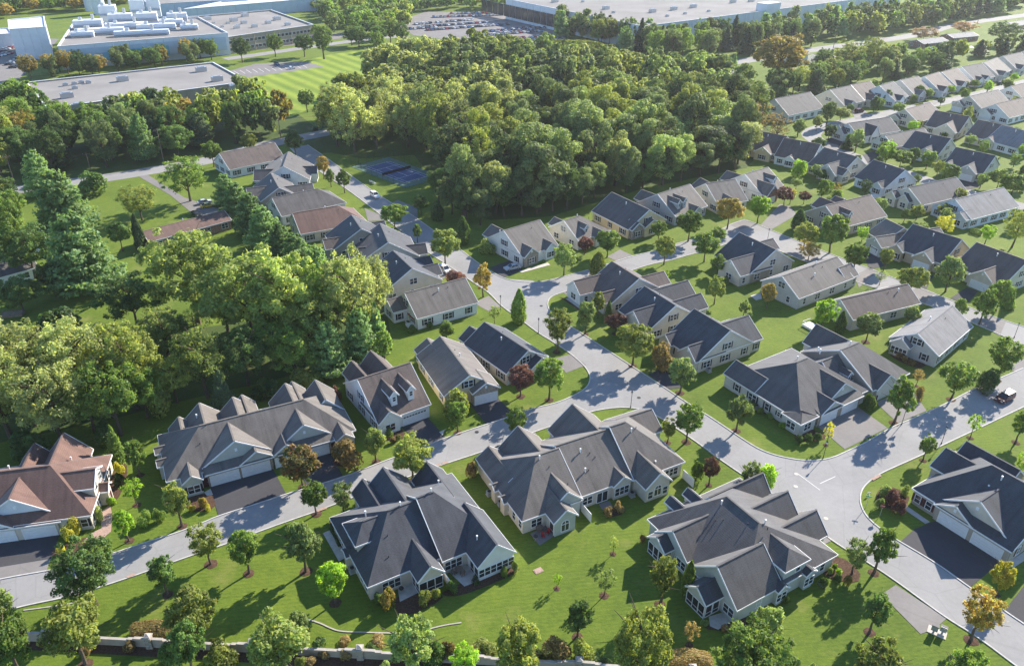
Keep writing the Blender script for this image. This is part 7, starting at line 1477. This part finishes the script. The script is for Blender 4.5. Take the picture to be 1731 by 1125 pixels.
# ------------------------------------------------------------------ poles and wires
def pole(px, top, label, arms=1):
    g = G(px); h = height_from(px, top); e = thing('utility_pole', label, 'utility pole', (g.x, g.y, 0), 0.35, 'utility poles')
    b = MB(); b.cone((0, 0, -0.2), (0, 0, h), 0.19, 0.12, 8); b.build('shaft', M['wood'], e)
    for i in range(arms): b = MB(); b.box(-1.2, 1.2, -0.06, 0.06, h - 0.6 - 0.9 * i, h - 0.48 - 0.9 * i); b.build('crossarm', M['wood'], e)
    for x in (-1.1, 0, 1.1): b = MB(); b.cone((x, 0, h - 0.48), (x, 0, h - 0.25), 0.05, 0.06, 6); b.build('insulator', M['steel'], e)
    return Vector((g.x, g.y, h - 0.3))
def wires(tops, label, drops=(0.0, 1.1, 3.0), side=(-1.0, 1.0, 0.0)):
    cu = tops[0]; e = thing('power_line', label, 'power line', (cu.x, cu.y, 0))
    for dz, sx in zip(drops, side):
        m = MB()
        for a, b2 in zip(tops[:-1], tops[1:]):
            d = (b2 - a).to_2d().normalized(); off = Vector((-d.y, d.x, 0)) * sx; prev = None; L = (b2 - a).length
            for i in range(13):
                t = i / 12; p = a.lerp(b2, t) + off - Vector((0, 0, dz + 4 * 0.022 * L * t * (1 - t)))
                if prev is not None: m.bar(prev - Vector((cu.x, cu.y, 0)), p - Vector((cu.x, cu.y, 0)), 0.05, 0.05)
                prev = p
        m.build('wire', M['iron'], e)
    return e
t1 = [pole((25, 310), 262, 'leaning wooden utility pole at the left edge of the main road'), pole((153, 288), 258, 'short wooden utility pole above the pines', 1), pole((277, 274), 218, 'tall wooden utility pole in the middle of the left tree belt'), pole((475, 234), 186, 'wooden utility pole beside the brown-roofed end home')]
wires([Vector((t1[0].x - 40, t1[0].y - 8, t1[0].z))] + [t1[0], t1[2], t1[3], Vector((t1[3].x + 45, t1[3].y + 22, t1[3].z))], 'drooping power lines along the left main road')
t2 = [pole((1165, 124), 88, 'short wooden pole at the left end of the far road'), pole((1184, 102), 70, 'wooden pole with crossarm before the dark conifers', 2), pole((1408, 84), 44, 'slim utility pole on the far road left of the red-leaved trees'), pole((1574, 46), 16, 'tall utility pole with crossarm by the red-leaved trees', 2), pole((1652, 40), 12, 'far utility pole near the top right')]
wires([Vector((t2[1].x - 90, t2[1].y + 12, t2[1].z))] + [t2[1], t2[2], t2[3], t2[4], Vector((t2[4].x + 130, t2[4].y + 40, t2[4].z))], 'power lines along the far road at upper right')
# ------------------------------------------------------------------ far yard things
def vinyl_fence(a, b2, label, h=1.9):
    u, v = G(a), G(b2); d = v - u; L = d.length; e = thing('vinyl_fence', label, 'fence', (u.x, u.y, 0), math.atan2(d.y, d.x)); n = int(L / 2.4)
    for i in range(n): m = MB(); m.box(i * L / n + 0.06, (i + 1) * L / n - 0.06, -0.03, 0.03, 0.05, h); m.build('panel', M['trim'], e)
    for i in range(n + 1): m = MB(); m.box(i * L / n - 0.06, i * L / n + 0.06, -0.06, 0.06, 0, h + 0.12); m.build('post', M['trim'], e)
vinyl_fence((1238, 141), (1302, 160), 'long white vinyl fence behind the old grey house')
g = G((1230, 141)); e = thing('garden_shed', 'little pale shed at the end of the white vinyl fence', 'shed', (g.x, g.y, 0), 0.3)
b = MB(); b.box(-2, 2, -1.6, 1.6, 0, 2.4); b.build('wall', M['panel_b'], e); b = MB(); b.poly([(-2.2, -1.8, 2.4), (2.2, -1.8, 2.4), (2.2, 0, 3.4), (-2.2, 0, 3.4)]); b.poly([(-2.2, 1.8, 2.4), (2.2, 1.8, 2.4), (2.2, 0, 3.4), (-2.2, 0, 3.4)]); b.build('roof', ROOF['light'], e)
g = G((1622, 79)); e = thing('swimming_pool', 'turquoise swimming pool by the long white-roofed bungalow', 'swimming pool', (g.x, g.y, 0), -0.2)
b = MB(); b.box(-8.6, 8.6, -4.2, 4.2, 0, 0.12); b.build('surround', M['concrete'], e); b = MB(); b.poly([(7.6 * math.cos(a), 3.3 * math.sin(a), 0.14) for a in np.linspace(0, 2 * math.pi, 25)[:-1]]); b.build('water', M['water'], e)
g = G((1569, 82)); e = thing('tarpaulin', 'blue tarpaulin heap beside the low bungalow', 'tarpaulin', (g.x, g.y, 0), 0)
b = MB(); b.cone((0, 0, 0), (0, 0, 1.4), 3.2, 1.2, 9); b.cone((1, 0.5, 1.2), (1, 0.5, 2.0), 1.6, 0.5, 8); b.build('cover', CAR['blue'], e)
g = G((22, 532)); e = thing('raised_bed', 'wooden raised garden bed on the left field', 'garden bed', (g.x, g.y, 0), 0.25)
for x0, x1, y0, y1 in ((-2.4, 2.4, -1.3, -1.2), (-2.4, 2.4, 1.2, 1.3), (-2.4, -2.3, -1.2, 1.2), (2.3, 2.4, -1.2, 1.2)): b = MB(); b.box(x0, x1, y0, y1, 0, 0.6); b.build('board', M['wood'], e)
b = MB(); b.box(-2.3, 2.3, -1.2, 1.2, 0, 0.5); b.build('soil', M['soil'], e)
# lone pale sign post in the striped field
# ------------------------------------------------------------------ labels: tell look-alikes apart by their place in a row
ORD = ['leftmost', 'second', 'third', 'fourth', 'fifth', 'sixth', 'seventh', 'eighth', 'ninth', 'tenth', 'eleventh', 'twelfth']
NUM = ['', 'one', 'two', 'three', 'four', 'five', 'six', 'seven', 'eight', 'nine', 'ten', 'eleven', 'twelve']
GROVES = {'trees of the middle wood', 'trees of the warehouse belt', 'trees behind the warehouse', 'trees of the factory belt', 'trees behind the far row', 'distant car park trees', 'trees beyond the striped field', 'top left trees', 'trees left of the warehouse', 'top right trees', 'trees beyond the car parks'}
byl = {}
for o, px in THINGS:
    if 'auto' in o:
        del o['auto']
        if o.get('group') not in GROVES: byl.setdefault(o['label'], []).append((px[0], o))
for lb, lst in byl.items():
    if len(lst) < 2: continue
    lst.sort(key=lambda q: q[0]); n = len(lst)
    for i, (x, o) in enumerate(lst):
        t = 'leftmost' if i == 0 else 'rightmost' if i == n - 1 else (ORD[i] + ' from left') if i < 12 else 'number %d from left' % (i + 1)
        o['label'] = lb + ', ' + t + ' of ' + (NUM[n] if n < 13 else str(n))
# ------------------------------------------------------------------ the air
hz = MB(); hz.box(-2600, 2600, -400, 4300, -1.0, 96.0)
t = NT('haze_air'); pv = t.new('ShaderNodeVolumePrincipled')
pv.inputs['Color'].default_value = (0.97, 0.97, 0.97, 1); pv.inputs['Density'].default_value = HAZE; pv.inputs['Anisotropy'].default_value = 0.35
t.link(pv.outputs[0], t.out.inputs['Volume'])
hzo = hz.build('haze', t.mat); kind(hzo, 'stuff')
